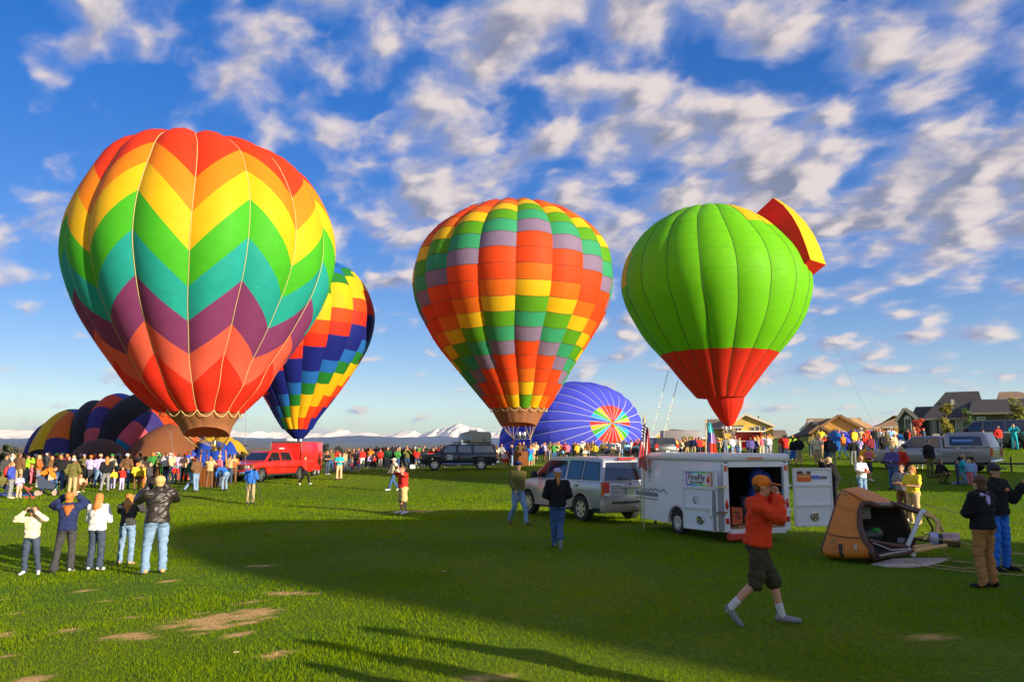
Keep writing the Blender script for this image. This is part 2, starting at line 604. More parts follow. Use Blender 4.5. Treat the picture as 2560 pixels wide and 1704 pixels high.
PEAKS = [(-900, 1085), (-300, 1076), (0, 1082), (25, 1073), (45, 1079), (74, 1074), (120, 1082), (200, 1078), (300, 1086), (420, 1079), (500, 1084), (580, 1075), (593, 1079), (621, 1081), (643, 1084), (654, 1077), (673, 1084),
         (693, 1079), (718, 1083), (767, 1081), (800, 1082), (825, 1079), (853, 1072), (868, 1075), (880, 1082), (911, 1080), (935, 1082), (952, 1088), (969, 1086), (985, 1083), (1005, 1080), (1016, 1077), (1037, 1076), (1048, 1082), (1058, 1085),
         (1075, 1079), (1096, 1071), (1105, 1075), (1117, 1067), (1124, 1070), (1137, 1062), (1150, 1057), (1160, 1062), (1175, 1067), (1190, 1069), (1200, 1070), (1211, 1076), (1228, 1080), (1243, 1082), (1275, 1081), (1330, 1086),
         (1450, 1082), (1550, 1088), (1640, 1090), (1740, 1091), (1850, 1098), (2200, 1104), (3400, 1108)]
FOOT = [(-900, 1100), (0, 1097), (200, 1094), (400, 1099), (580, 1092), (700, 1096), (830, 1092), (900, 1088), (1000, 1093), (1100, 1090), (1200, 1096), (1300, 1093), (1500, 1098), (1700, 1100), (2000, 1106), (3400, 1112)]
NEARH = [(-900, 1108), (0, 1106), (60, 1108), (200, 1105), (560, 1102), (600, 1099), (660, 1104), (720, 1102), (790, 1108), (850, 1104), (900, 1109), (1000, 1106), (1200, 1109), (1600, 1110), (3400, 1114)]
ridge('mountain_range', PEAKS, 7000., 2600., mountain_mat(), .70, 3, 8., freq=22.)
ridge('foothills', FOOT, 4800., 1500., mat('hazy_foothill_forest', (.05, .09, .17), .95, var=.35, vscale=.01), .35, 8, 14.)  # blue of the haze put into the forest colour
ridge('near_hills', NEARH, 3200., 1000., mat('near_hill_scrub', (.085, .10, .10), .95, var=.4, vscale=.02), .3, 14, 12.)
# ================================================================== balloons
def fabric(name, col, trans=.32):
    return mat('fabric_' + name, col, rough=.62, spec=.2, bump=.12, bscale=2.2, wrinkle=.18, var=.06, vscale=1.5, trans=trans)


F = dict(red=(.82, .035, .015), orange=(.90, .17, .010), amber=(.90, .26, .010), yellow=(.90, .54, .010), green=(.07, .50, .02), teal=(.02, .40, .34), purple=(.24, .05, .16),
         coral=(.84, .13, .075), lime=(.17, .58, .006), mint=(.045, .38, .17), lav=(.27, .20, .32), rorange=(.88, .075, .010), leaf=(.11, .38, .012), navy=(.012, .02, .22), sky=(.02, .16, .55),
         dgreen=(.02, .22, .03), gold=(.88, .50, .01), scarlet=(.86, .05, .01), blue=(.085, .105, .74), black=(.012, .012, .014), brown=(.30, .115, .045), pink=(.66, .10, .13), indigo=(.05, .04, .20),
         tealb=(.01, .22, .42), royal=(.03, .10, .60), white=(.8, .8, .8), umber=(.10, .05, .03), cyan=(.02, .45, .75))
FM = {k: fabric(k, v, .12 if k in ('black', 'umber') else .32) for k, v in F.items()}
TAPE = mat('load_tape_cream', (.60, .48, .20), .7)
TAPE_D = mat('load_tape_dark', (.05, .09, .02), .7)
TAPE_W = mat('load_tape_white', (.50, .48, .70), .7)
NOMEX = mat('nomex_brown', (.33, .125, .05), .75, bump=.15, bscale=3, trans=.15)
ROPE = mat('rope_tan', (.52, .36, .16), .8)
WICKER = None


def smooth_curve(pts, n=120):
    """Catmull-Rom through (z, r, ox) rows, resampled by arc length"""
    P = np.array(pts, float)
    E = np.vstack([2 * P[0] - P[1], P, 2 * P[-1] - P[-2]])
    out = []
    for i in range(1, len(E) - 2):
        for t in np.linspace(0, 1, 14, endpoint=False):
            a, b, c, d = E[i - 1], E[i], E[i + 1], E[i + 2]
            out.append(.5 * ((2 * b) + (-a + c) * t + (2 * a - 5 * b + 4 * c - d) * t * t + (-a + 3 * b - 3 * c + d) * t ** 3))
    out.append(P[-1]); out = np.array(out)
    L = np.concatenate([[0], np.cumsum(np.hypot(np.diff(out[:, 0]), np.diff(out[:, 1])))])
    s = np.linspace(0, L[-1], n)
    return np.stack([np.interp(s, L, out[:, k]) for k in range(out.shape[1])], 1)


class Envelope:
    """surface of revolution with bulging gores; built from silhouette samples (py, px left, px right) at a depth"""
    def __init__(self, Y, sil, ngore, phase, bulge, widen=1.0, fit=False):
        rows = []
        al = None
        for (py, xl, xr) in sil:
            mid = at((xl + xr) / 2, py, Y)
            if al is None: al = mid.x / Y
            depth = Y * math.cos(PITCH) + (mid.z - EYE) * math.sin(PITCH)
            r = (xr - xl) / 2 / FPX * depth * math.cos(math.atan2(mid.x, Y)) * widen
            rows.append((mid.z, max(r, 0.02), mid.x))
        if rows[0][1] < rows[1][1]:
            z0, r0, m0 = rows[0]
            rows.insert(0, (z0 + r0 * .06, .02, m0))
        self.curve = smooth_curve(rows)
        self.curve[:, 1] = np.maximum(self.curve[:, 1], .01)
        self.Y = Y; self.ng = ngore; self.phase = phase; self.bulge = bulge
        cx = rows[len(rows) // 2][2]
        a = math.atan2(cx, Y)
        self.face = Vector((-math.sin(a), -math.cos(a), 0)); self.right = Vector((math.cos(a), -math.sin(a), 0))
        self.base = Vector((rows[-1][2], Y, 0))
        self.rmax = self.curve[:, 1].max()
        if fit:
            base = [list(r_) for r_ in rows]
            n0 = len(base) - len(sil)
            for it in range(5):
                pts = []
                for g in range(ngore):
                    for u in (0, .25, .5, .75):
                        for s in np.linspace(0, 1, 60): pts.append(proj(self.P(g, u, s)))
                pts = np.array(pts)
                top = pts[:, 1].min(); tgt = sil[0][0]
                zb = base[-1][0]; zt = base[0][0]
                dz = (top - tgt) / FPX * Y
                k = 1 - dz * -1 / (zt - zb) if False else (zt - zb - (-(dz)) * -1) / (zt - zb)
                k = (zt - zb + dz) / (zt - zb)
                for r_ in base: r_[0] = zb + (r_[0] - zb) * k
                fs_ = []
                for i, (py, xl, xr) in enumerate(sil):
                    if i < 2: continue
                    band = pts[np.abs(pts[:, 1] - py) < 9]
                    if len(band) < 4: continue
                    ml, mr = band[:, 0].min(), band[:, 0].max()
                    fr = (py - sil[0][0]) / (sil[-1][0] - sil[0][0])
                    if fr < .16 or fr > .97: continue
                    fs_.append((fr, (xr - xl) / max(mr - ml, 1), ((xl + xr) - (ml + mr)) / 2 / FPX * Y))
                q = np.array(fs_)
                cf = np.polyfit(q[:, 0], q[:, 1], 2); cs = np.polyfit(q[:, 0], q[:, 2], 2)
                for i, (py, xl, xr) in enumerate(sil):
                    fr = min(max((py - sil[0][0]) / (sil[-1][0] - sil[0][0]), .14), 1.)
                    r_ = base[i + n0]
                    fade = 1. if fr < .85 else max(0., (1 - fr) / .15)
                    r_[1] *= 1 + (float(np.polyval(cf, fr)) - 1) * .9 * fade
                    r_[2] += float(np.polyval(cs, fr)) * .9 * fade
                if n0: base[0][2] = base[1][2]
                self.curve = smooth_curve([tuple(r_) for r_ in base])
                self.curve[:, 1] = np.maximum(self.curve[:, 1], .01)
                self.rmax = self.curve[:, 1].max()
            self.base = Vector((base[-1][2], Y, 0))

    def P(self, g, u, s):
        """gore index g (0 = gore starting at the phase angle), u across 0..1, s along 0..1 from crown to mouth"""
        c = self.curve
        k = min(max(s, 0), 1) * (len(c) - 1); i = min(int(k), len(c) - 2); t = k - i
        z, r, ox = c[i] * (1 - t) + c[i + 1] * t
        i0 = max(i - 1, 0); i1 = min(i + 2, len(c) - 1)
        dz, dr = c[i1][0] - c[i0][0], c[i1][1] - c[i0][1]
        ln = math.hypot(dz, dr) or 1
        nz, nr = dr / ln, -dz / ln            # outward normal of the profile
        b = self.bulge * 4 * u * (1 - u) * (r / self.rmax) ** .7 * self.rmax
        th = R(self.phase) + 2 * math.pi * (g + u) / self.ng
        rr = r + b * nr
        zz = z + b * nz
        d = self.face * math.cos(th) + self.right * math.sin(th)
        return Vector((ox, self.Y, 0)) + d * rr + Vector((0, 0, zz))

    def s_at(self, g, u, py):
        lo, hi = .08, 1.
        for _ in range(26):
            mid = (lo + hi) / 2
            if proj(self.P(g, u, mid))[1] < py: lo = mid
            else: hi = mid
        return (lo + hi) / 2

    def normal(self, g, u, s):
        e = 2e-3
        u0, u1 = max(u - .02, 0), min(u + .02, 1); s0, s1 = max(s - .01, 0.001), min(s + .01, 1)
        a = self.P(g, u1, s) - self.P(g, u0, s); b = self.P(g, u, s1) - self.P(g, u, s0)
        n = a.cross(b)
        if n.length < 1e-9: return Vector((0, 0, 1))
        n.normalize()
        return n

    def panel(self, g, f0, f1, nu=6, ns=4):
        vs = []; ns_ = []; fs = []
        for j in range(ns + 1):
            for i in range(nu + 1):
                u = i / nu
                s = f0(u) + (f1(u) - f0(u)) * j / ns
                p = self.P(g, u, s)
                vs.append(p); ns_.append(self.normal(g, u, s))
        for j in range(ns):
            for i in range(nu):
                a = j * (nu + 1) + i
                fs.append((a, a + 1, a + nu + 2, a + nu + 1))
        return vs, fs, ns_

    def frontness(self, g):
        th = R(self.phase) + 2 * math.pi * (g + .5) / self.ng
        return math.cos(th)


def mesh_panel(name, vs, fs, nrm, mi, origin, mats):
    me = bpy.data.meshes.new(name)
    me.from_pydata([tuple(p - origin) for p in vs], [], fs)
    # outward facing
    if nrm:
        k = fs[len(fs) // 2]
        n0 = (Vector(vs[k[1]]) - vs[k[0]]).cross(Vector(vs[k[2]]) - vs[k[0]])
        if n0.dot(nrm[k[0]]) < 0: me.flip_normals()
    me.shade_smooth()
    for m_ in mats: me.materials.append(m_)
    if isinstance(mi, list):
        me.polygons.foreach_set('material_index', mi)
    if nrm: me.normals_split_custom_set_from_vertices([tuple(n) for n in nrm])
    return me


def balloon_root(env, label, group=None):
    z = Tz(env.base.x, env.base.y)
    return thing('hot_air_balloon', label, 'hot air balloon', (env.base.x, env.base.y, z), 0, group)


def add_panels(env, root, spec, hide_back=-.25, ns=4, nu=6, merge=True):
    """spec: list of (gore, f0, f1, colour); far-side panels are joined into one stuff part"""
    org = Vector(root.location)
    bv, bf, bn, bm_, mats, mat_i = [], [], [], [], [], {}
    for (g, f0, f1, cname) in spec:
        vs, fs, nr = env.panel(g, f0, f1, nu, ns)
        if merge and env.frontness(g) < hide_back:
            if cname not in mat_i:
                mat_i[cname] = len(mats); mats.append(FM[cname])
            o = len(bv); bv += vs; bn += nr; bf += [tuple(i + o for i in q) for q in fs]; bm_ += [mat_i[cname]] * len(fs)
        else:
            link('panel', mesh_panel('panel', vs, fs, nr, 0, org, [FM[cname]]), root)
    if bv:
        o = link('far_side_panels', mesh_panel('far_side_panels', bv, bf, bn, bm_, org, mats), root)
        o['kind'] = 'stuff'


def add_tapes(env, root, material, r=.03, s0=.02, s1=1., n=40, out=.015):
    org = Vector(root.location)
    for g in range(env.ng):
        pts = []
        for i in range(n + 1):
            s = s0 + (s1 - s0) * i / n
            p = env.P(g, 0, s)
            pts.append(p + env.normal(g, .5, s) * 0 - org + (p - Vector((env.base.x, env.base.y, p.z))).normalized() * out)
        b = MB(); b.tube(pts, r, 5)
        b.build('load_tape', material, root, smooth=60)


def add_ring_tapes(env, root, material, svals, r=.02, n=6):
    org = Vector(root.location)
    for s in svals:
        pts = []
        for g in range(env.ng):
            for i in range(n):
                p = env.P(g, i / n, s); pts.append(p - org + (p - Vector((env.base.x, env.base.y, p.z))).normalized() * .012)
        pts.append(pts[0])
        b = MB(); b.tube(pts, r, 4, cap=False)
        b.build('seam', material, root, smooth=60)


def add_skirt(env, root, sil, scallops=True, material=None, cut=0.):
    """the fireproof skirt under the mouth"""
    org = Vector(root.location)
    e2 = Envelope(env.Y, sil, env.ng, env.phase, env.bulge * .25)
    vs, fs = [], []
    nu, ns = 4, 6
    mt = material or NOMEX
    for g in range(env.ng):
        v, f, nr = e2.panel(g, lambda u: 0., lambda u: 1. - cut * max(0., math.cos(R(env.phase) + 2 * math.pi * (g + u) / env.ng)) ** 1.2, nu, ns)
        link('skirt_panel', mesh_panel('skirt_panel', v, f, nr, 0, org, [mt]), root)
    if scallops:
        b = MB()
        for g in range(env.ng):
            a0 = env.P(g, 0, 1.) - org; a1 = env.P(g, 1, 1.) - org; mid = env.P(g, .5, 1.) - org
            pts = []
            for i in range(7):
                t = i / 6; q = a0 * (1 - t) + a1 * t
                q.z -= .42 * 4 * t * (1 - t) * .8
                c = Vector((0, 0, q.z)); d = (q - Vector((env.base.x - org.x, env.base.y - org.y, q.z))); q += d.normalized() * .05
                pts.append(q)
            b.tube(pts, .022, 4)
        b.build('skirt_cord', TAPE, root)
    return e2


def wicker_mat():
    m = bpy.data.materials.new('wicker'); m.use_nodes = True
    N = NT(m.node_tree)
    for k in list(m.node_tree.nodes): m.node_tree.nodes.remove(k)
    co = N.n('ShaderNodeTexCoord').outputs['Object']
    w1 = N.n('ShaderNodeTexWave', {'Vector': co, 'Scale': 9., 'Distortion': 1.2, 'Detail': 1.}, wave_type='BANDS', bands_direction='Z').outputs['Fac']
    w2 = N.n('ShaderNodeTexWave', {'Vector': co, 'Scale': 4.6, 'Distortion': .6, 'Detail': 1.}, wave_type='BANDS', bands_direction='DIAGONAL').outputs['Fac']
    wv = N.math('MULTIPLY', w1, w2)
    nz = N.noise(co, 6, 4, .6)
    c = N.mix(wv, (.16, .045, .008, 1), (.52, .16, .018, 1))
    c = N.mix(N.math('MULTIPLY', nz, .2), c, (.30, .09, .012, 1))
    b = N.n('ShaderNodeBump', {'Height': wv, 'Strength': .8, 'Distance': .015})
    p = N.n('ShaderNodeBsdfPrincipled', {'Base Color': c, 'Roughness': .55, 'Normal': b.outputs[0]})
    N.n('ShaderNodeOutputMaterial', {'Surface': p.outputs[0]})
    return m


WICKER = wicker_mat()
LEATHER = mat('padded_leather', (.10, .04, .02), .45, bump=.1)
STEEL = mat('stainless', (.62, .60, .58), .22, metal=1., bump=.05)
BRASS = mat('brass', (.80, .58, .20), .25, metal=1.)
BLACKR = mat('black_rubber', (.018, .018, .018), .6)
PADO = mat('padded_orange_cover', (.75, .27, .02), .6)


def rrect(w, d, r=.18, n=4):
    pts = []
    for cx, cy, a0 in ((w / 2 - r, d / 2 - r, 0), (-w / 2 + r, d / 2 - r, 90), (-w / 2 + r, -d / 2 + r, 180), (w / 2 - r, -d / 2 + r, 270)):
        for i in range(n + 1):
            a = R(a0 + 90 * i / n); pts.append((cx + r * math.cos(a), cy + r * math.sin(a)))
    return pts


def upright_basket(root, loc, w=1.25, d=1.1, h=1.12, flare=1.0, burner=True, cables_to=None, cover=None):
    """basket, rim, uprights and burner as parts of the balloon"""
    loc = Vector(loc)
    b = MB(); levels = [(0, .90), (.04, .94), (h * .5, 1.0), (h - .08, 1.02 * flare), (h, 1.03 * flare)]
    prof = rrect(w, d)
    n = len(prof); vs = []; fs = []
    for z, k in levels: vs += [(x * k, y * k, z) for x, y in prof]
    for z, k in ((h, .93 * flare), (.12, .84)): vs += [(x * k, y * k, z) for x, y in prof]
    L = len(levels) + 2
    for j in range(L - 1):
        for i in range(n):
            i2 = (i + 1) % n; fs.append((j * n + i, j * n + i2, (j + 1) * n + i2, (j + 1) * n + i))
    fs.append(tuple(range(n - 1, -1, -1))); fs.append(tuple(range((L - 1) * n, L * n)))
    b.add(vs, fs)
    b.build('basket', WICKER, root, smooth=50, loc=loc)
    b = MB(); b.tube([(x * .985 * flare, y * .985 * flare, h) for x, y in prof] + [(prof[0][0] * .985 * flare, prof[0][1] * .985 * flare, h)], .045, 6, cap=False)
    b.build('basket_rim', LEATHER, root, smooth=60, loc=loc)
    top = h + .95
    for sx in (-1, 1):
        for sy in (-1, 1):
            b = MB(); b.tube([(sx * w * .44, sy * d * .42, h), (sx * w * .40, sy * d * .36, top)], .035, 6)
            b.build('upright', cover or LEATHER, root, smooth=60, loc=loc)
    b = MB(); q = rrect(w * .8, d * .72, .12); b.tube([(x, y, top) for x, y in q] + [(q[0][0], q[0][1], top)], .028, 6, cap=False)
    b.build('burner_frame', STEEL, root, smooth=60, loc=loc)
    for sx in (((0,) if cover else (-.2, .2)) if burner else ()):
        b = MB(); b.lathe([(.13, -.05), (.15, 0), (.15, .46), (.135, .5), (.12, .5), (.12, .05)], 14)
        b.tube([(0, 0, -.18), (0, 0, 0)], .035, 6); b.tube([(-.2, 0, -.05), (.2, 0, -.05)], .02, 6)
        b.build('burner', BRASS if cover else STEEL, root, smooth=40, loc=loc + Vector((sx, 0, top + .08)))
    if cables_to is not None:
        env, r0 = cables_to
        org = Vector(root.location)
        corners = [loc + Vector((sx * w * .40, sy * d * .36, top)) for sx in (-1, 1) for sy in (-1, 1)]
        for g in range(env.ng):
            p = env.P(g, 0, 1.) - org
            c = min(corners, key=lambda q: (q.xy - p.xy).length)
            b = MB(); b.tube([c, p], .020 if cover else .014, 4); b.build('suspension_cable', r0, root)


# ---------------------------------------------------------------- big chevron balloon (left)
def d2(v): return v / .92


SA = [(318, 425, 462), (321, 395, 520), (328, 345, 585), (340, 305, 632), (360, 262, 680), (395, 224, 735), (440, 200, 770), (500, 178, 804), (565, 161, 826), (640, 156, 833), (710, 168, 822), (780, 190, 796),
      (850, 225, 762), (912, 262, 724), (965, 312, 684), (1000, 360, 640), (1028, 402, 606)]
envA = Envelope(41.5, [(a, b, c) for a, b, c in SA], 16, -7., .052, fit=True)
rootA = balloon_root(envA, 'huge chevron-striped balloon in red, yellow, green, teal and purple standing at the left', 'inflated balloons standing upright')
VAL = [445, 530, 627, 717, 803, 885, 960]
PEA = [376, 426, 497, 593, 700, 809, 885]
sv = [envA.s_at(0, 0, p_) for p_ in VAL]; sp = [envA.s_at(1, 0, p_) for p_ in PEA]
CH = ['red', 'orange', 'gold', 'green', 'teal', 'purple', 'coral', 'red']
CH = ['scarlet', 'amber', 'yellow', 'green', 'teal', 'purple', 'coral', 'red']
spec = []
for g in range(16):
    e0, e1 = (sv, sp) if g % 2 == 0 else (sp, sv)
    for b_ in range(8):
        f0 = (lambda u, b_=b_, e0=e0, e1=e1: .0 if b_ == 0 else e0[b_ - 1] * (1 - u) + e1[b_ - 1] * u)
        f1 = (lambda u, b_=b_, e0=e0, e1=e1: 1. if b_ == 7 else e0[b_] * (1 - u) + e1[b_] * u)
        spec.append((g, f0, f1, CH[b_]))
add_panels(envA, rootA, spec, nu=8, ns=8)
add_tapes(envA, rootA, TAPE, .018, .04, 1., 60, .02)
SKA = [(1022, 408, 606), (1040, 424, 600), (1065, 448, 582), (1092, 462, 574)]
skA = add_skirt(envA, rootA, SKA, cut=.32)
bx = ground(530, 44.5) - Vector(rootA.location)
upright_basket(rootA, bx, 1.35, 1.15, 1.1, 1.0, True, (skA, ROPE), PADO)

# ---------------------------------------------------------------- blue, red and yellow spiral check balloon (behind)
SB = [(640, 735, 775), (643, 705, 805), (650, 672, 840), (668, 630, 878), (700, 592, 908), (735, 574, 927), (782, 564, 937), (850, 577, 926), (920, 608, 893), (990, 650, 850), (1045, 687, 800), (1072, 708, 780)]
envB = Envelope(62., SB, 18, 1.5, .036, fit=True)
rootB = balloon_root(envB, 'balloon of yellow, red, navy and green squares half hidden behind the chevron balloon', 'inflated balloons standing upright')
SQ = ['dgreen', 'yellow', 'gold', 'rorange', 'red', 'navy', 'navy', 'sky']
NB = 18
spec = []
for g in range(18):
    gg = g if g < 9 else g - 18
    for r_ in range(NB):
        k = (r_ - (NB - 1) + 3 + gg) % 8          # bottom row under the tape at +1.5 deg is gold/red
        spec.append((g, lambda u, r_=r_: r_ / NB, lambda u, r_=r_: (r_ + 1) / NB, SQ[k]))
add_panels(envB, rootB, spec, nu=4, ns=2)
SKB = [(1072, 710, 779), (1090, 728, 764), (1100, 738, 752)]
add_skirt(envB, rootB, SKB, False, FM['navy'])
skB = Envelope(62., SKB, 18, 1.5, 0)
upright_basket(rootB, ground(742, 61.5) - Vector(rootB.location), 1.25, 1.1, 1.1, 1., True, (skB, ROPE))

# ---------------------------------------------------------------- patchwork balloon (centre)
def c5(x): return 1000 + x / 2.5696
def r5(y): return 470 + y / 2.5705


SC = [(62, 690, 780), (70, 590, 880), (85, 500, 970), (105, 435, 1035), (150, 352, 1120), (240, 228, 1238), (350, 140, 1322), (450, 100, 1358), (580, 79, 1372), (730, 100, 1352), (850, 148, 1300), (980, 212, 1230),
      (1120, 312, 1145), (1280, 450, 1045), (1412, 582, 942)]
envC = Envelope(62., [(r5(a), c5(b), c5(c)) for a, b, c in SC], 18, 1.5, .042, fit=True)
rootC = balloon_root(envC, 'patchwork balloon of orange, yellow, green and lavender blocks above the middle crowd', 'inflated balloons standing upright')
NC = 20
SQC = ['yellow', 'leaf', 'mint', 'lav', 'rorange', 'rorange', 'orange']
spec = []
for g in range(18):
    gg = g if g < 9 else g - 18
    for r_ in range(NC):
        k = (r_ - (NC - 1) + 1 - abs(gg)) % 7      # lowest centre block is green
        spec.append((g, lambda u, r_=r_: r_ / NC, lambda u, r_=r_: (r_ + 1) / NC, SQC[k]))
add_panels(envC, rootC, spec, nu=5, ns=2)
add_ring_tapes(envC, rootC, mat('seam_dark', (.10, .04, .02), .8), [k / NC for k in range(2, NC)], .016, 5)
SKC = [(r5(1412), c5(586), c5(940)), (r5(1470), c5(615), c5(905)), (r5(1530), c5(652), c5(874))]
skC = add_skirt(envC, rootC, SKC, cut=.2)
upright_basket(rootC, ground(1305, 61.5) - Vector(rootC.location), 1.7, 1.2, 1.15, 1.1, True, (skC, ROPE))

# ---------------------------------------------------------------- green balloon with a cap peak (right)
def c6(x): return 1540 + x / 2.5696


SD = [(98, 600, 690), (106, 520, 760), (125, 430, 850), (150, 370, 920), (190, 300, 990), (255, 203, 1080), (380, 102, 1185), (470, 55, 1238), (590, 29, 1268), (700, 40, 1256), (830, 95, 1215), (950, 160, 1150),
      (1100, 285, 1033), (1230, 402, 925), (1345, 520, 822)]
envD = Envelope(70., [(r5(a), c6(b), c6(c)) for a, b, c in SD], 18, -6.5, .022, fit=True)
rootD = balloon_root(envD, 'lime green balloon with a red bottom and a red and yellow peak', 'inflated balloons standing upright')
ND = 14
RB = .795
spec = []
for g in range(18):
    gg = g if g < 9 else g - 18
    for r_ in range(ND):
        if r_ < 11:
            a0, a1 = r_ / 11 * RB, (r_ + 1) / 11 * RB; cn = 'lime'
            if gg in (2, 3) and r_ < 4: cn = 'yellow'
            if gg in (-5, -4) and r_ in (5, 6): cn = 'yellow'
        else:
            a0, a1 = RB + (r_ - 11) / 3 * (1 - RB), RB + (r_ - 10) / 3 * (1 - RB); cn = 'red'
        spec.append((g, lambda u, a0=a0: a0, lambda u, a1=a1: a1, cn))
add_panels(envD, rootD, spec, nu=5, ns=3)
add_tapes(envD, rootD, TAPE_D, .03, .03, 1., 40, .01)
add_ring_tapes(envD, rootD, mat('seam_green', (.12, .40, .01), .8), [k / 11 * RB for k in range(3, 12)], .008, 5)
# hanging fabric cone below the mouth
org = Vector(rootD.location)
SKD = [(r5(1352), c6(582), c6(822)), (r5(1400), c6(606), c6(812)), (r5(1460), c6(645), c6(785)), (r5(1505), c6(680), c6(764)), (r5(1528), c6(705), c6(745))]
eD = Envelope(70., SKD, 18, -6.5, .012)
for g in range(18):
    v, f, nr = eD.panel(g, lambda u: 0., lambda u: 1., 3, 6)
    link('skirt_panel', mesh_panel('skirt_panel', v, f, nr, 0, org, [FM['red']]), rootD)
upright_basket(rootD, ground(1822, 70.) - Vector(rootD.location), 1.3, 1.1, 1.1, 1., True, (eD, ROPE))
# the peak: a curved box that stands off the shoulder
peak = [  # inner near, ridge near, ridge far (outer), inner far : photo px in the zoomed frame, depth
    ((902, 162), (1010, 62), (1060, 84), (985, 150)), ((958, 214), (1075, 110), (1140, 140), (1050, 205)), ((1016, 280), (1130, 178), (1215, 215), (1110, 275)), ((1066, 358), (1178, 262), (1272, 300), (1160, 355)),
    ((1104, 440), (1215, 355), (1315, 392), (1200, 440)), ((1140, 528), (1250, 460), (1349, 492), (1265, 560))]
dep = [(q_, q_ - 1.0, q_ + 1.1, q_ + 1.9) for q_ in (68.2, 66.9, 65.9, 65.2, 64.9, 64.8)]
vs = []
for row, dr in zip(peak, dep):
    for (x, y), dd in zip(row, dr): vs.append(at(c6(x), r5(y), dd) - org)
for nm, faces, mcol in (('peak_side', [(0, 1)], 'red'), ('peak_top', [(1, 2)], 'yellow'), ('peak_underside', [(2, 3), (3, 0)], 'red')):
    b = MB(); fs = []
    for a, c in faces:
        for j in range(5): fs.append((j * 4 + a, j * 4 + c, j * 4 + 4 + c, j * 4 + 4 + a))
    if nm == 'peak_side': fs += [(20, 21, 22, 23), (3, 2, 1, 0)]
    me_ = bpy.data.meshes.new(nm); me_.from_pydata([tuple(p_) for p_ in vs], [], fs); me_.materials.append(FM[mcol])
    me_.shade_smooth(); me_.set_sharp_from_angle(angle=R(40))
    link(nm, me_, rootD)

# ---------------------------------------------------------------- two more balloons stand outside the picture on the sunny side; their shadows cross the field
def far_balloon(x, y, cols, label, rmax=7.2, h=19.5):
    prof = [(h, .05), (h - .15, 2.), (h - .8, 3.8), (h - 2.2, 5.6), (h - 4.3, 6.9), (h - 7., rmax), (h - 9.5, 6.7), (h - 12., 5.2), (h - 14.5, 3.3), (h - 16, 1.9)]
    e = Envelope.__new__(Envelope)
    e.curve = smooth_curve([(z, r * rmax / 7.2 if r > .1 else r, x) for z, r in prof]); e.Y = y; e.ng = 16; e.phase = 0; e.bulge = .03
    e.face = Vector((0, -1, 0)); e.right = Vector((1, 0, 0)); e.base = Vector((x, y, 0)); e.rmax = rmax
    z0 = Tz(x, y)
    e.curve[:, 0] += z0
    root = thing('hot_air_balloon', label, 'hot air balloon', (x, y, z0), 0, 'balloons outside the picture')
    spec = []
    for g in range(16):
        for r_ in range(6):
            spec.append((g, lambda u, r_=r_: r_ / 6, lambda u, r_=r_: (r_ + 1) / 6, cols[(r_ + g) % len(cols)]))
    add_panels(e, root, spec, nu=4, ns=3, merge=False)
    upright_basket(root, (0, 0, 0), 1.3, 1.1, 1.1, 1., True, (e, ROPE))


TANE = math.tan(R(SUN_EL))


def shadow_site(p, t_tip, h):
    t = t_tip - h / TANE
    return -.8 * t + .6 * p, .6 * t + .8 * p


x_, y_ = shadow_site(14.2, 20.0, 19.5)
far_balloon(x_, y_, ['yellow', 'green'], 'yellow and green balloon standing outside the picture behind the photographer', 6.9)
x_, y_ = shadow_site(41.5, 46.0, 20.5)
far_balloon(x_, y_, ['gold', 'leaf', 'blue'], 'gold, green and blue balloon standing outside the picture to the right', 7.4, 20.5)
x_, y_ = ground(200, 13).x - 12, -9.
far_balloon(-22, -14, ['yellow', 'amber', 'green'], 'amber striped balloon standing outside the picture to the left', 7.0)


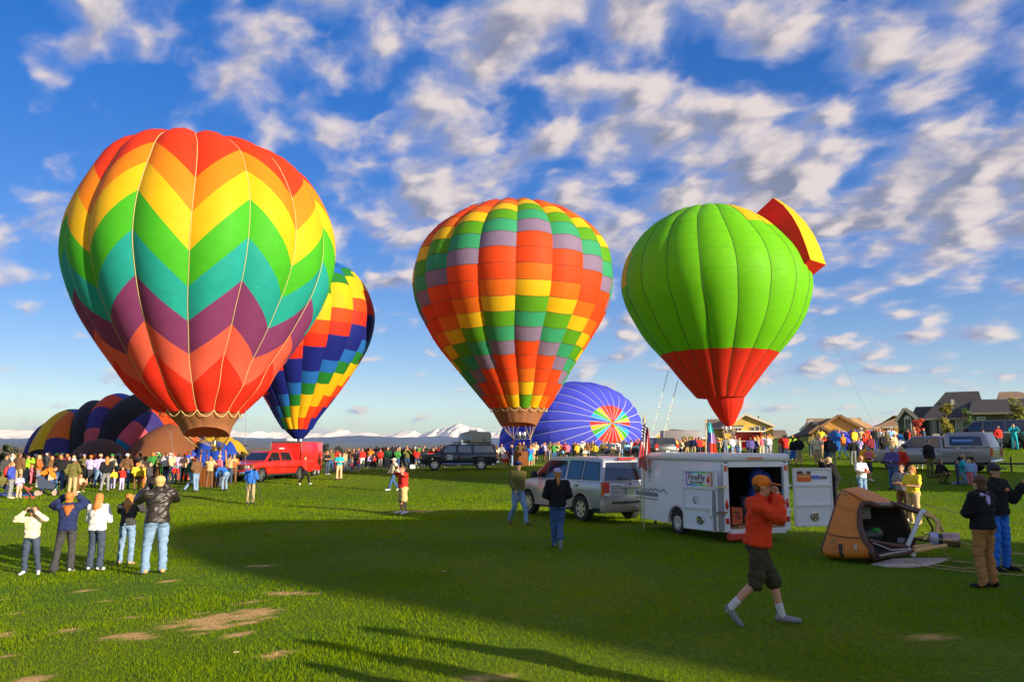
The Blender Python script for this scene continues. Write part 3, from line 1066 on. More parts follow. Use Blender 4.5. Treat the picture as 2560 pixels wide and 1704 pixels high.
# ---------------------------------------------------------------- envelopes lying on the grass
def loaf(label, ribs, cols, depth, bulge=.5, nphi=14, name='balloon_envelope', group=None, dback=9., tape=None, front=4.5, pw=1.0):
    """a half-inflated envelope: arches (top px,py ; foot px) at a depth, bulging cloth between them; cols[k] = colours from the front foot up to the crest"""
    arches = []
    for (tx, ty, fx) in ribs:
        Fp = ground(fx, depth - front)
        Tp = at(tx, ty, depth)
        B_ = Vector((Tp.x + (Tp.x - Fp.x) * .35, depth + dback, Tz(Tp.x, depth + dback)))
        C_ = (Fp + B_) / 2
        arches.append((C_, Fp, Tp, B_))
    x0 = arches[0][2]; x1 = arches[-1][2]
    root = thing(name, label, 'balloon', ((x0.x + x1.x) / 2, depth, Tz((x0.x + x1.x) / 2, depth)), 0, group)
    org = Vector(root.location)

    def PT(k, u, ph):
        a = arches[k]; b = arches[k + 1]

        def arch(q):
            C_, Fp, Tp, B_ = q
            c, s = math.cos(ph), math.sin(ph)
            c_ = math.copysign(abs(c) ** pw, c)
            base = C_ + (Fp - C_) * c_ if c > 0 else C_ + (B_ - C_) * (-c_)
            return Vector((base.x + (Tp.x - C_.x) * s, base.y, base.z + (Tp.z - C_.z) * s ** .9 if s > 0 else base.z))
        p0, p1 = arch(a), arch(b)
        p_ = p0 * (1 - u) + p1 * u
        wdt = (p1 - p0).length
        n_ = Vector((0, -math.cos(ph), math.sin(ph) + .15)).normalized()
        amt = min(bulge, wdt * .28) * 4 * u * (1 - u) * (.35 + .65 * math.sin(ph))
        wr = .05 * (mnoise.noise(Vector((p_.x * .9, ph * 7, k * 3.1))) + .6 * mnoise.noise(Vector((p_.x * .5, ph * 22, k)))) * (1.6 if ph < .7 else .4)
        return p_ + n_ * (amt + wr)
    for k in range(len(ribs) - 1):
        cl = cols[k]
        # cl: list of (colour, phi end in degrees) from the front foot; the last runs to the back
        ph0 = 0.
        for (cn, pe) in cl:
            nn = max(2, int((pe - ph0) / 180 * nphi * 1.6)); nu = 8
            vs = []; fs = []
            for j in range(nn + 1):
                ph = R(ph0 + (pe - ph0) * j / nn)
                for i in range(nu + 1): vs.append(PT(k, i / nu, ph))
            for j in range(nn):
                for i in range(nu):
                    a = j * (nu + 1) + i; fs.append((a, a + 1, a + nu + 2, a + nu + 1))
            me_ = bpy.data.meshes.new('panel'); me_.from_pydata([tuple(p_ - org) for p_ in vs], [], fs); me_.materials.append(FM[cn]); me_.shade_smooth()
            link('panel', me_, root)
            ph0 = pe
    return root


loaf('half-inflated black, blue and orange striped balloon bulging behind the left crowd', [(58, 1104, 56), (109, 1047, 66), (158, 1023, 100), (163, 1021, 178), (218, 1003, 208), (291, 992, 232), (381, 1016, 262), (438, 1052, 286), (476, 1098, 482)],
     [[('indigo', 60), ('yellow', 180)], [('black', 22), ('yellow', 75), ('dgreen', 180)], [('indigo', 30), ('orange', 66), ('royal', 180)], [('black', 180)], [('pink', 34), ('indigo', 55), ('rorange', 76), ('royal', 180)],
      [('umber', 20), ('black', 180)], [('tealb', 30), ('pink', 50), ('indigo', 66), ('rorange', 78), ('royal', 180)], [('brown', 62), ('rorange', 80), ('indigo', 180)]], 56., 1.1, 18, dback=9)
loaf('dark brown cloth mouth of the half-inflated black balloon, behind the left crowd', [(172, 1128, 172), (190, 1112, 186), (225, 1098, 222), (262, 1099, 262), (290, 1116, 290), (305, 1134, 306)],
     [[('umber', 180)]] * 5, 50., .07, 10, dback=2.5, front=1.2, name='envelope_mouth')
loaf('yellow and blue envelope swelling on the grass behind the wicker basket of the chevron balloon', [(472, 1122, 470), (492, 1102, 488), (530, 1092, 530), (566, 1099, 568), (588, 1128, 590)],
     [[('royal', 48), ('yellow', 120), ('red', 180)], [('royal', 55), ('yellow', 180)], [('royal', 55), ('gold', 180)], [('gold', 25), ('royal', 70), ('yellow', 180)]], 60., .8, 12, dback=7)
loaf('coral and teal balloon cloth heaped on the grass behind the left crowd', [(330, 1150, 332), (352, 1137, 350), (378, 1131, 378), (420, 1127, 420), (452, 1129, 452), (474, 1146, 476)],
     [[('tealb', 180)], [('teal', 180)], [('coral', 180)], [('coral', 180)], [('rorange', 180)]], 52.5, .35, 10, dback=2.5, front=1.2)
loaf('long blue and white balloon cloth spread along the grass below the tan houses', [(2078, 1100, 2076), (2085, 1082, 2084), (2105, 1079, 2106), (2128, 1084, 2128), (2160, 1079, 2160), (2200, 1086, 2200), (2240, 1086, 2240), (2275, 1098, 2275), (2345, 1112, 2345)],
     [[('sky', 180)], [('sky', 180)], [('blue', 70), ('white', 180)], [('blue', 60), ('royal', 180)], [('blue', 75), ('white', 180)], [('blue', 70), ('white', 180)], [('white', 40), ('sky', 180)], [('sky', 60), ('white', 180)]], 62., .3, 10, dback=3.0, front=1.5)


# ---------------------------------------------------------------- blue balloon lying with its rainbow crown towards us
def crown_balloon():
    KS = 95. / 70.
    P0 = at(1532, 1057, 95.)                         # centre of the crown
    ax = Vector((.50, -.86, .10)).normalized()
    zc = P0.z
    up = Vector((0, 0, 1)); side = ax.cross(up).normalized(); up = side.cross(ax).normalized()
    ng = 26
    Rm = 6.6 * KS
    prof = [(0, .02), (.12, 1.2), (.35, 2.2), (.9, 3.5), (1.9, 4.9), (3.6, 6.0), (6., 6.6), (9., 6.2), (12.5, 4.8), (15.5, 3.2)]
    cur = smooth_curve([(a * KS, r * KS, 0) for a, r in prof], 80)
    gx, gy = P0.x, P0.y
    gz = Tz(gx, gy)
    root = thing('hot_air_balloon', 'bright blue balloon lying half inflated with a rainbow star on its crown', 'hot air balloon', (gx, gy, gz))
    org = Vector(root.location)

    def PT(g, u, s):
        k = s * (len(cur) - 1); i = min(int(k), len(cur) - 2); t = k - i
        a, r, _ = cur[i] * (1 - t) + cur[i + 1] * t
        th = 2 * math.pi * (g + u) / ng
        rr = r * (1 + .035 * 4 * u * (1 - u) * min(1, r / 3))
        p = P0 - ax * a + side * rr * math.sin(th) * 1.0 + up * rr * math.cos(th) * (.74 if math.cos(th) > 0 else .8)
        p += Vector((0, 0, -.04 * a))
        gzz = Tz(p.x, p.y) + .05
        if p.z < gzz: p.z = gzz + (p.z - gzz) * .02
        return p
    SEQ = ['red', 'rorange', 'yellow', 'green', 'cyan', 'royal', 'red', 'yellow', 'green', 'cyan', 'red', 'rorange', 'red']
    for g in range(ng):
        for (s0, s1, cn) in ((.002, .112, SEQ[g % 13]), (.112, .30, 'blue'), (.30, .50, 'blue'), (.50, .74, 'blue'), (.74, 1., 'blue')):
            vs = []; fs = []; nu, ns = 4, 5
            for j in range(ns + 1):
                for i in range(nu + 1): vs.append(PT(g, i / nu, s0 + (s1 - s0) * j / ns))
            for j in range(ns):
                for i in range(nu):
                    a = j * (nu + 1) + i; fs.append((a, a + nu + 1, a + nu + 2, a + 1))
            me_ = bpy.data.meshes.new('panel'); me_.from_pydata([tuple(p_ - org) for p_ in vs], [], fs); me_.materials.append(FM[cn]); me_.shade_smooth()
            link('panel', me_, root)
        b = MB(); b.tube([PT(g, 0, s / 40) - org + (PT(g, 0, s / 40) - (P0 - ax * 5)).normalized() * .02 for s in range(1, 41)], [.018 + .028 * min(1, s / 5) for s in range(1, 41)], 4)
        b.build('load_tape', TAPE_W, root, smooth=60)


crown_balloon()
# ================================================================== people
PAL = dict(red=(.62, .03, .02), orange=(.85, .22, .02), rust=(.45, .13, .03), yellow=(.85, .62, .04), gold=(.75, .42, .03), lime=(.35, .75, .03), green=(.05, .26, .05), olive=(.14, .13, .035), teal=(.02, .42, .50),
           sky=(.25, .50, .75), blue=(.03, .16, .62), royal=(.05, .08, .45), navy=(.02, .03, .10), purple=(.11, .08, .28), pink=(.80, .16, .22), lavender=(.50, .42, .70), white=(.80, .78, .74),
           cream=(.80, .70, .46), peach=(.80, .45, .26), tan=(.50, .36, .18), khaki=(.42, .32, .17), brown=(.16, .08, .035), grey=(.24, .24, .25), charcoal=(.055, .055, .06), black=(.014, .014, .016),
           maroon=(.18, .02, .03), denim=(.05, .11, .26), paleblue=(.20, .31, .46), slate=(.05, .07, .11), darkgreen=(.02, .09, .04))
HAIRC = dict(dark=(.025, .016, .012), brown=(.11, .05, .02), ginger=(.55, .20, .04), blond=(.60, .40, .15), grey=(.42, .38, .34))
SKIN = mat('skin', (.62, .31, .19), .5, spec=.4, bump=.05)


def cloth(c):
    rgb = PAL[c]
    return mat('cloth_' + c, rgb, .85, spec=.2, bump=.75, bscale=13, var=.18, vscale=7)


def hairm(c):
    return mat('hair_' + c, HAIRC[c], .55, spec=.4, bump=.5, bscale=30, stretch=(3, 3, .6))


LEATHERJ = mat('black_leather', (.022, .016, .013), .42, spec=.45, bump=.35, bscale=7)
SOLE = mat('sole', (.06, .05, .045), .8)


def capsule(b, p, q, r0, r1, n=10):
    p = Vector(p); q = Vector(q)
    d = q - p
    L = d.length
    if L < 1e-4: b.ball(p, r0, nu=n, nv=6); return
    b.ball(p, r0, nu=n, nv=6); b.ball(q, r1, nu=n, nv=6)
    b.tube([p, q], [r0 * .985, r1 * .985], n)


BENCH = bpy.data.scenes.new('bench')     # a side scene where meshes are worked on, so the big one is not re-evaluated each time


def remeshed(name, b, vox, folds=0., seed=0, it=3):
    """one continuous surface from overlapping primitives"""
    me = bpy.data.meshes.new(name + '_src')
    me.from_pydata(b.v, [], b.f)
    o = bpy.data.objects.new(name + '_tmp', me); BENCH.collection.objects.link(o)
    m_ = o.modifiers.new('r', 'REMESH'); m_.mode = 'VOXEL'; m_.voxel_size = vox; m_.use_smooth_shade = True
    s_ = o.modifiers.new('s', 'SMOOTH'); s_.factor = .5; s_.iterations = it
    BENCH.view_layers[0].update(); dg = BENCH.view_layers[0].depsgraph
    out = bpy.data.meshes.new_from_object(o.evaluated_get(dg))
    bpy.data.objects.remove(o); bpy.data.meshes.remove(me)
    out.name = name
    if folds > 0:
        n = len(out.vertices)
        co = np.empty(n * 3, np.float32); out.vertices.foreach_get('co', co); co = co.reshape(-1, 3)
        no = np.empty(n * 3, np.float32); out.vertices.foreach_get('normal', no); no = no.reshape(-1, 3)
        x, y, z = co[:, 0], co[:, 1], co[:, 2]
        a = (1 - np.abs(2 * fbm(x * 7 + z * 6 + seed, y * 7 - z * 8, 31 + seed, 2) - 1)) ** 2 - .45
        a2 = (1 - np.abs(2 * fbm(z * 15 + x * 4, x * 5 + y * 5 + seed, 51 + seed, 2) - 1)) ** 2 - .45
        co = co + no * ((a + .7 * a2) * 2 * folds)[:, None]
        out.vertices.foreach_set('co', co.astype(np.float32).ravel()); out.update()
    out.shade_smooth()
    return out


# joints for a 1.75 m figure looking along -y; L/R are the figure's own left (+x) and right (-x)
def pose(**kw):
    J = dict(pel=(0, 0, .95), chest=(0, 0, 1.28), neck=(0, .01, 1.47), head=(0, -.015, 1.62), look=(0, -1, 0),
             shL=(.185, .01, 1.41), elL=(.235, .02, 1.13), haL=(.235, -.06, .88), shR=(-.185, .01, 1.41), elR=(-.235, .02, 1.13), haR=(-.235, -.06, .88),
             hiL=(.09, 0, .93), knL=(.11, -.02, .50), anL=(.12, .02, .09), toL=(.14, -.14, .03), hiR=(-.09, 0, .93), knR=(-.11, -.02, .50), anR=(-.12, .02, .09), toR=(-.14, -.14, .03))
    J.update(kw)
    return {k: Vector(v) for k, v in J.items()}


POSES = dict(
    stand=pose(),
    relaxed=pose(hiL=(.08, 0, .94), knL=(.13, -.07, .51), anL=(.19, -.06, .09), toL=(.24, -.21, .03), elL=(.27, .08, 1.15), haL=(.17, -.10, 1.0), haR=(-.21, -.08, .9)),
    crossed=pose(elL=(.25, -.06, 1.16), haL=(-.06, -.20, 1.18), elR=(-.25, -.06, 1.16), haR=(.06, -.22, 1.14)),
    pockets=pose(elL=(.29, .07, 1.16), haL=(.17, -.08, .96), elR=(-.29, .07, 1.16), haR=(-.17, -.08, .96)),
    camera=pose(head=(0, -.02, 1.62), elL=(.29, -.22, 1.30), haL=(.075, -.23, 1.61), elR=(-.29, -.22, 1.30), haR=(-.075, -.23, 1.61), look=(0, -1, .25), hiL=(.09, 0, .93), anL=(.15, 0, .09), toL=(.19, -.15, .03), knL=(.13, -.03, .5)),
    camhigh=pose(head=(0, .0, 1.62), elL=(.34, -.16, 1.44), haL=(.09, -.20, 1.68), elR=(-.34, -.16, 1.44), haR=(-.09, -.20, 1.68), look=(0, -1, .45), anL=(.2, .03, .09), toL=(.26, -.12, .03), knL=(.16, -.02, .5)),
    shade=pose(elR=(-.33, -.14, 1.55), haR=(-.06, -.18, 1.70), elL=(.27, .07, 1.15), haL=(.2, -.08, .95), look=(0, -1, .2)),
    lookup=pose(look=(0, -1, .5), head=(0, .015, 1.61), elL=(.26, .04, 1.14), haL=(.20, -.10, .92)),
    walk=pose(knL=(.10, -.20, .52), anL=(.09, -.30, .12), toL=(.09, -.46, .08), knR=(-.10, .02, .50), anR=(-.10, .30, .16), toR=(-.10, .22, .03), elL=(.24, .14, 1.15), haL=(.23, .16, .90), elR=(-.24, -.06, 1.15), haR=(-.22, -.24, .95)),
    point=pose(elR=(-.40, -.22, 1.38), haR=(-.56, -.40, 1.46), elL=(.27, .06, 1.15), haL=(.2, -.1, 1.0)),
    hold=pose(elL=(.25, -.05, 1.14), haL=(.09, -.28, 1.17), elR=(-.25, -.05, 1.14), haR=(-.09, -.28, 1.15), look=(0, -1, -.25)),
    squat=pose(pel=(0, .10, .38), chest=(0, .0, .68), neck=(0, -.06, .86), head=(0, -.10, 1.01), shL=(.18, -.04, .80), shR=(-.18, -.04, .80), elL=(.27, -.20, .58), haL=(.16, -.40, .50), elR=(-.27, -.20, .58), haR=(-.16, -.40, .50),
               hiL=(.10, .08, .36), knL=(.20, -.34, .52), anL=(.14, -.10, .09), toL=(.17, -.26, .03), hiR=(-.10, .08, .36), knR=(-.20, -.34, .52), anR=(-.14, -.10, .09), toR=(-.17, -.26, .03)),
    kneel=pose(pel=(0, .05, .50), chest=(0, .0, .82), neck=(0, -.04, 1.00), head=(0, -.07, 1.15), shL=(.18, -.02, .94), shR=(-.18, -.02, .94), elL=(.24, -.14, .70), haL=(.13, -.34, .66), elR=(-.24, -.12, .70), haR=(-.10, -.32, .62),
               hiL=(.10, .04, .48), knL=(.14, -.40, .50), anL=(.13, -.38, .09), toL=(.14, -.54, .03), hiR=(-.10, .04, .48), knR=(-.12, -.16, .08), anR=(-.12, .28, .09), toR=(-.12, .40, .03)),
    sit=pose(pel=(0, .05, .50), chest=(0, .10, .82), neck=(0, .10, 1.00), head=(0, .08, 1.15), shL=(.18, .10, .94), shR=(-.18, .10, .94), elL=(.24, .02, .70), haL=(.14, -.22, .62), elR=(-.24, .02, .70), haR=(-.14, -.22, .62),
             hiL=(.10, .0, .48), knL=(.12, -.42, .50), anL=(.12, -.42, .09), toL=(.13, -.57, .03), hiR=(-.10, .0, .48), knR=(-.12, -.42, .50), anR=(-.12, -.42, .09), toR=(-.13, -.57, .03)),
    bend=pose(pel=(0, .12, .90), chest=(0, -.16, 1.10), neck=(0, -.34, 1.18), head=(0, -.47, 1.18), look=(0, -1, -.6), shL=(.18, -.26, 1.13), shR=(-.18, -.26, 1.13), elL=(.22, -.40, .90), haL=(.12, -.52, .70), elR=(-.22, -.40, .90), haR=(-.12, -.52, .70), hiL=(.09, .12, .88), hiR=(-.09, .12, .88)),
    carry=pose(elL=(.26, -.06, 1.14), haL=(-.02, -.26, 1.20), elR=(-.26, -.06, 1.14), haR=(.02, -.28, 1.08)),
    # the striding man in front with a hand at the side of his head (faces -y, walks along -y)
    phone=pose(pel=(0, 0, .96), chest=(0, -.03, 1.28), neck=(0, -.05, 1.47), head=(0, -.09, 1.62), look=(0, -1, -.12), knL=(.09, -.17, .51), anL=(.08, -.26, .10), toL=(.09, -.43, .05), knR=(-.09, .05, .52), anR=(-.09, .37, .20), toR=(-.09, .26, .03),
               elL=(.26, -.24, 1.30), haL=(.11, -.22, 1.585), elR=(-.27, -.22, 1.28), haR=(-.12, -.24, 1.56)),
    wave=pose(elL=(.31, -.06, 1.16), haL=(.44, -.20, 1.44), elR=(-.25, .02, 1.14), anL=(.18, .05, .09), toL=(.23, -.1, .03)),
    aimdown=pose(pel=(0, .05, .95), chest=(0, -.05, 1.25), neck=(0, -.12, 1.42), head=(0, -.18, 1.55), look=(0, -1, -.05), elL=(.25, -.32, 1.28), haL=(.07, -.42, 1.55), elR=(-.25, -.32, 1.28), haR=(-.07, -.42, 1.55), shL=(.18, -.08, 1.36), shR=(-.18, -.08, 1.36)),
    lead=pose(knR=(-.10, -.06, .50), anR=(-.09, .0, .09), toR=(-.12, -.16, .03), knL=(.10, .03, .50), anL=(.13, .20, .12), toL=(.14, .08, .03), elL=(.26, .03, 1.15), haL=(.13, -.20, 1.02), elR=(-.24, .0, 1.13), haR=(-.23, -.08, .90)),
    stepaway=pose(knL=(.08, -.08, .50), anL=(.06, -.12, .09), toL=(.07, -.28, .04), knR=(-.06, -.02, .50), anR=(-.02, .22, .24), toR=(-.02, .24, .06), elL=(.27, -.04, 1.16), haL=(.12, -.20, 1.05), elR=(-.27, -.04, 1.16), haR=(-.12, -.20, 1.05)),
)


def head_frame(J):
    f = J['look'].normalized(); r = f.cross(Vector((0, 0, 1))).normalized(); u = r.cross(f)
    return f, r, u


def body_mesh(J, hi, child):
    b = MB(); k = 1.0
    hs = 1.18 if child else 1.0
    c = J['head']; f, r, u = head_frame(J)
    M = Matrix.Translation(c) @ Matrix(((-r.x, -f.x, u.x, 0), (-r.y, -f.y, u.y, 0), (-r.z, -f.z, u.z, 0), (0, 0, 0, 1)))   # local: -y is the face
    b.ball((0, .012 * hs, .030 * hs), (.076 * hs, .094 * hs, .092 * hs), M=M, nu=16, nv=12)
    b.ball((0, -.022 * hs, -.045 * hs), (.056 * hs, .062 * hs, .072 * hs), M=M, nu=14, nv=10)
    b.ball((0, -.094 * hs, -.008 * hs), (.013 * hs, .018 * hs, .026 * hs), M=M, nu=8, nv=6)
    b.ball((0, -.070 * hs, -.085 * hs), (.022 * hs, .018 * hs, .016 * hs), M=M, nu=8, nv=6)
    for s in (-1, 1): b.ball((s * .078 * hs, .012, -.008), (.012, .022, .032), M=M, nu=8, nv=6)
    capsule(b, J['neck'] + Vector((0, 0, -.05)), c + u * -.06, .058, .052)
    # torso
    ch, pe = J['chest'], J['pel']
    b.loft([(pe.lerp(ch, -.12), .13, .095), (pe.lerp(ch, .1), .150, .105), (pe.lerp(ch, .5), .125, .095), (pe.lerp(ch, .9), .155, .105), (ch.lerp(J['neck'], .35), .16, .10), (ch.lerp(J['neck'], .75), .11, .08), (J['neck'], .055, .055)])
    for s in 'LR':
        sh, el, ha = J['sh' + s], J['el' + s], J['ha' + s]
        capsule(b, ch.lerp(J['neck'], .55), sh, .075, .058); capsule(b, sh, el, .052, .040)
        w = el.lerp(ha, .80); capsule(b, el, w, .040, .027)
        dirh = (ha - w).normalized(); b.ball(ha - dirh * .01, (.034, .034, .036), nu=10, nv=6)
        hi_, kn, an, to = J['hi' + s], J['kn' + s], J['an' + s], J['to' + s]
        capsule(b, hi_, kn, .085, .056); capsule(b, kn, kn.lerp(an, .35), .054, .055); capsule(b, kn.lerp(an, .35), an, .055, .036)
        capsule(b, an + Vector((0, 0, -.03)), to, .036, .026)
    me = remeshed('body', b, .016 if hi else .028, it=2)
    # fingers, eyes and mouth belong to the same mesh
    bm = bmesh.new(); bm.from_mesh(me)
    x = MB()
    if hi:
        for s in 'LR':
            el, ha = J['el' + s], J['ha' + s]
            d = (ha - el).normalized()
            side = Vector((1 if s == 'L' else -1, 0, 0)); sd = (side - d * side.dot(d)).normalized(); nr = d.cross(sd)
            inward = (J['head'] - ha) if ha.z > 1.3 else Vector((0, 0, -1)) * .3 + (J['pel'] - ha)
            pn = nr if nr.dot(inward) > 0 else -nr
            for q, (off, ln) in enumerate(((-.027, .068), (-.009, .078), (.009, .072), (.027, .056))):
                p0 = ha + sd * off + d * .015
                p1 = p0 + d * ln * .5 + pn * .006; p2 = p1 + d * ln * .30 + pn * .020; p3 = p2 + d * ln * .12 + pn * .020
                x.tube([p0, p1, p2, p3], [.0105, .010, .009, .007], 6)
            t0 = ha - sd * .030 - d * .02; x.tube([t0, t0 - sd * .022 + d * .028 + pn * .012, t0 - sd * .020 + d * .055 + pn * .026], [.013, .011, .008], 6)
    eyes = MB()
    for s in (-1, 1):
        eyes.ball((s * .030 * hs, -.077 * hs, .016 * hs), (.012, .008, .007), M=M, nu=8, nv=5)
        eyes.box((s * .031 * hs, -.084 * hs, .036 * hs), (.032, .01, .007), M=M)
    eyes.ball((0, -.083 * hs, -.050 * hs), (.022, .007, .006), M=M, nu=8, nv=5)
    for src, mi in ((x, 0), (eyes, 1)):
        vv = [bm.verts.new(p) for p in src.v]
        for q in src.f:
            try:
                fc = bm.faces.new([vv[i] for i in q]); fc.material_index = mi; fc.smooth = True
            except ValueError: pass
    bm.to_mesh(me); bm.free()
    return me


def shirt_mesh(J, hi, long, bulky, child):
    b = MB(); a = .012 + .012 * bulky
    ch, pe = J['chest'], J['pel']
    t0 = -.10 if bulky > 1.2 else .0
    n3 = ch.lerp(J['neck'], .35)
    b.loft([(pe.lerp(ch, t0), .162 + a, .128 + a), (pe.lerp(ch, .12), .160 + a, .122 + a), (pe.lerp(ch, .4), .148 + a, .110 + a), (pe.lerp(ch, .7), .152 + a, .112 + a), (pe.lerp(ch, 1.), .166 + a, .116 + a), (n3, .168 + a, .108 + a), (ch.lerp(J['neck'], .72), .125 + a, .088 + a), (ch.lerp(J['neck'], .95), .070 + a, .066 + a)], n=20)
    capsule(b, ch.lerp(J['neck'], .7), J['neck'] + Vector((0, 0, -.015)), .075 + a, .062 + a)
    for s in 'LR':
        sh, el, ha = J['sh' + s], J['el' + s], J['ha' + s]
        capsule(b, ch.lerp(J['neck'], .55), sh, .08 + a, .066 + a)
        if long:
            capsule(b, sh, el, .060 + a, .052 + a); capsule(b, el, el.lerp(ha, .76), .052 + a, .038 + a)
        else:
            capsule(b, sh, sh.lerp(el, .62), .060 + a, .060 + a)
    return remeshed('shirt', b, .017 if hi else .030, .011 if hi else .005, int(J['haL'].x * 90) % 7)


def trouser_mesh(J, hi, kind, child):
    b = MB(); pe = J['pel']
    up = (J['chest'] - pe).normalized()
    hipc = (J['hiL'] + J['hiR']) / 2
    b.loft([(hipc + (hipc - pe - up * .08) * .35, .125, .10), (hipc.lerp(pe, .2), .163, .126), (pe + up * .05, .158, .120), (pe + up * .10, .150, .112)], n=18)
    if kind == 'skirt':
        for s in 'LR': capsule(b, J['hi' + s], J['hi' + s].lerp(J['kn' + s], .8), .12, .15)
        capsule(b, J['hiL'].lerp(J['knL'], .7), J['hiR'].lerp(J['knR'], .7), .13, .13)
    else:
        for s in 'LR':
            hi_, kn, an = J['hi' + s], J['kn' + s], J['an' + s]
            b.ball(hi_ + Vector((0, .02, -.02)), (.090, .108, .11), nu=10, nv=8)
            if kind == 'shorts':
                capsule(b, hi_, kn + (kn - hi_) * .06, .100, .098)
            else:
                capsule(b, hi_, kn, .098, .072); capsule(b, kn, an, .072, .066 if kind == 'long' else .085)
    return remeshed('trousers', b, .017 if hi else .030, .011 if hi else .004, 3)


def shoe_mesh(J, s, hi):
    b = MB(); an, to = J['an' + s], J['to' + s]
    d = (to - an); d = Vector((d.x, d.y, d.z)).normalized()
    heel = an - d * .045 + Vector((0, 0, -.035))
    capsule(b, heel, an + d * .02 + Vector((0, 0, -.02)), .044, .050); capsule(b, an + Vector((0, 0, -.03)), to + d * .03, .047, .036)
    me = remeshed('shoe', b, .016 if hi else .026, 0, 0, 2)
    return me


def hair_mesh(J, kind, child, hi):
    hs = 1.18 if child else 1.0
    c = J['head']; f, r, u = head_frame(J)
    M = Matrix.Translation(c) @ Matrix(((-r.x, -f.x, u.x, 0), (-r.y, -f.y, u.y, 0), (-r.z, -f.z, u.z, 0), (0, 0, 0, 1)))
    b = MB()
    if kind == 'cap':
        b.ball((0, .022 * hs, .058 * hs), (.096 * hs, .116 * hs, .090 * hs), M=M, nu=16, nv=10)
    elif kind in ('hat',):
        b.ball((0, .014 * hs, .065 * hs), (.088 * hs, .105 * hs, .082 * hs), M=M, nu=16, nv=10)
        b.tube([M @ Vector((0, .0, .045)), M @ Vector((0, 0, .058))], [.16, .155], 16)
    elif kind == 'short':
        b.ball((0, .032 * hs, .046 * hs), (.084 * hs, .094 * hs, .088 * hs), M=M, nu=16, nv=10); b.ball((0, .062 * hs, -.01), (.070 * hs, .055 * hs, .065 * hs), M=M, nu=12, nv=8)
    elif kind == 'bob':
        b.ball((0, .034 * hs, .044 * hs), (.094 * hs, .100 * hs, .095 * hs), M=M, nu=16, nv=10); b.ball((0, .066 * hs, -.04), (.088 * hs, .060 * hs, .095 * hs), M=M, nu=12, nv=8)
    elif kind in ('long', 'pony', 'capponytail'):
        b.ball((0, .034 * hs, .044 * hs), (.088 * hs, .096 * hs, .090 * hs), M=M, nu=16, nv=10); b.ball((0, .064 * hs, -.02), (.078 * hs, .058 * hs, .075 * hs), M=M, nu=12, nv=8)
        bk = -f; bk = Vector((bk.x, bk.y, 0)).normalized()
        p0 = c + bk * .07 + Vector((0, 0, -.04))
        w = .062 if kind == 'long' else .036
        p1 = p0 + bk * .045 + Vector((0, 0, -.13)); p2 = p1 + bk * (.015 if kind == 'long' else .02) + Vector((0, 0, -.16))
        capsule(b, p0, p1, w * 1.0, w * 1.1); capsule(b, p1, p2, w * 1.1, w * .55)
        if kind == 'long':
            for s in (-1, 1): capsule(b, c + r * s * .06 + bk * .03 + Vector((0, 0, -.02)), p1 + r * s * .055, .045, .045); capsule(b, p1 + r * s * .055, p2 + r * s * .03, .045, .02)
    me = remeshed('hair', b, .015 if hi else .024, .006 if hi and kind != 'cap' else 0, 2, 2)
    if kind == 'cap':     # peak
        x = MB(); pts = []
        for i in range(9):
            a = math.pi * (i / 8); pts.append((.078 * hs * math.cos(a), (-.060 - .150 * math.sin(a)) * hs))
        vs = [M @ Vector((px_, py_, .056 - .1 * max(0, -py_ - .09))) for i, (px_, py_) in enumerate(pts)]
        vs += [p + (M.to_3x3() @ Vector((0, 0, .014))) for p in vs]
        n = len(pts)
        x.add(vs, [tuple(range(n)), tuple(range(2 * n - 1, n - 1, -1))] + [(i, i + n, (i + 1) % n + n, (i + 1) % n) for i in range(n)])
        bm = bmesh.new(); bm.from_mesh(me); vv = [bm.verts.new(p) for p in x.v]
        for q in x.f: bm.faces.new([vv[i] for i in q])
        bm.to_mesh(me); bm.free()
    return me


PCACHE = {}


def pm(kind, posen, hi, child, *a):
    key = (kind, posen, hi, child) + a
    if key not in PCACHE:
        J = POSES[posen]
        PCACHE[key] = dict(body=lambda: body_mesh(J, hi, child), shirt=lambda: shirt_mesh(J, hi, a[0], a[1], child), trousers=lambda: trouser_mesh(J, hi, a[0], child),
                           shoe=lambda: shoe_mesh(J, a[0], hi), hair=lambda: hair_mesh(J, a[0], child, hi))[kind]()
        if kind == 'body':
            PCACHE[key].materials.append(SKIN); PCACHE[key].materials.append(mat('eye_and_lip', (.10, .03, .025), .4))
        elif not PCACHE[key].materials:
            PCACHE[key].materials.append(None)
    return PCACHE[key]


def setm(o, m_):
    o.material_slots[0].link = 'OBJECT'; o.material_slots[0].material = m_


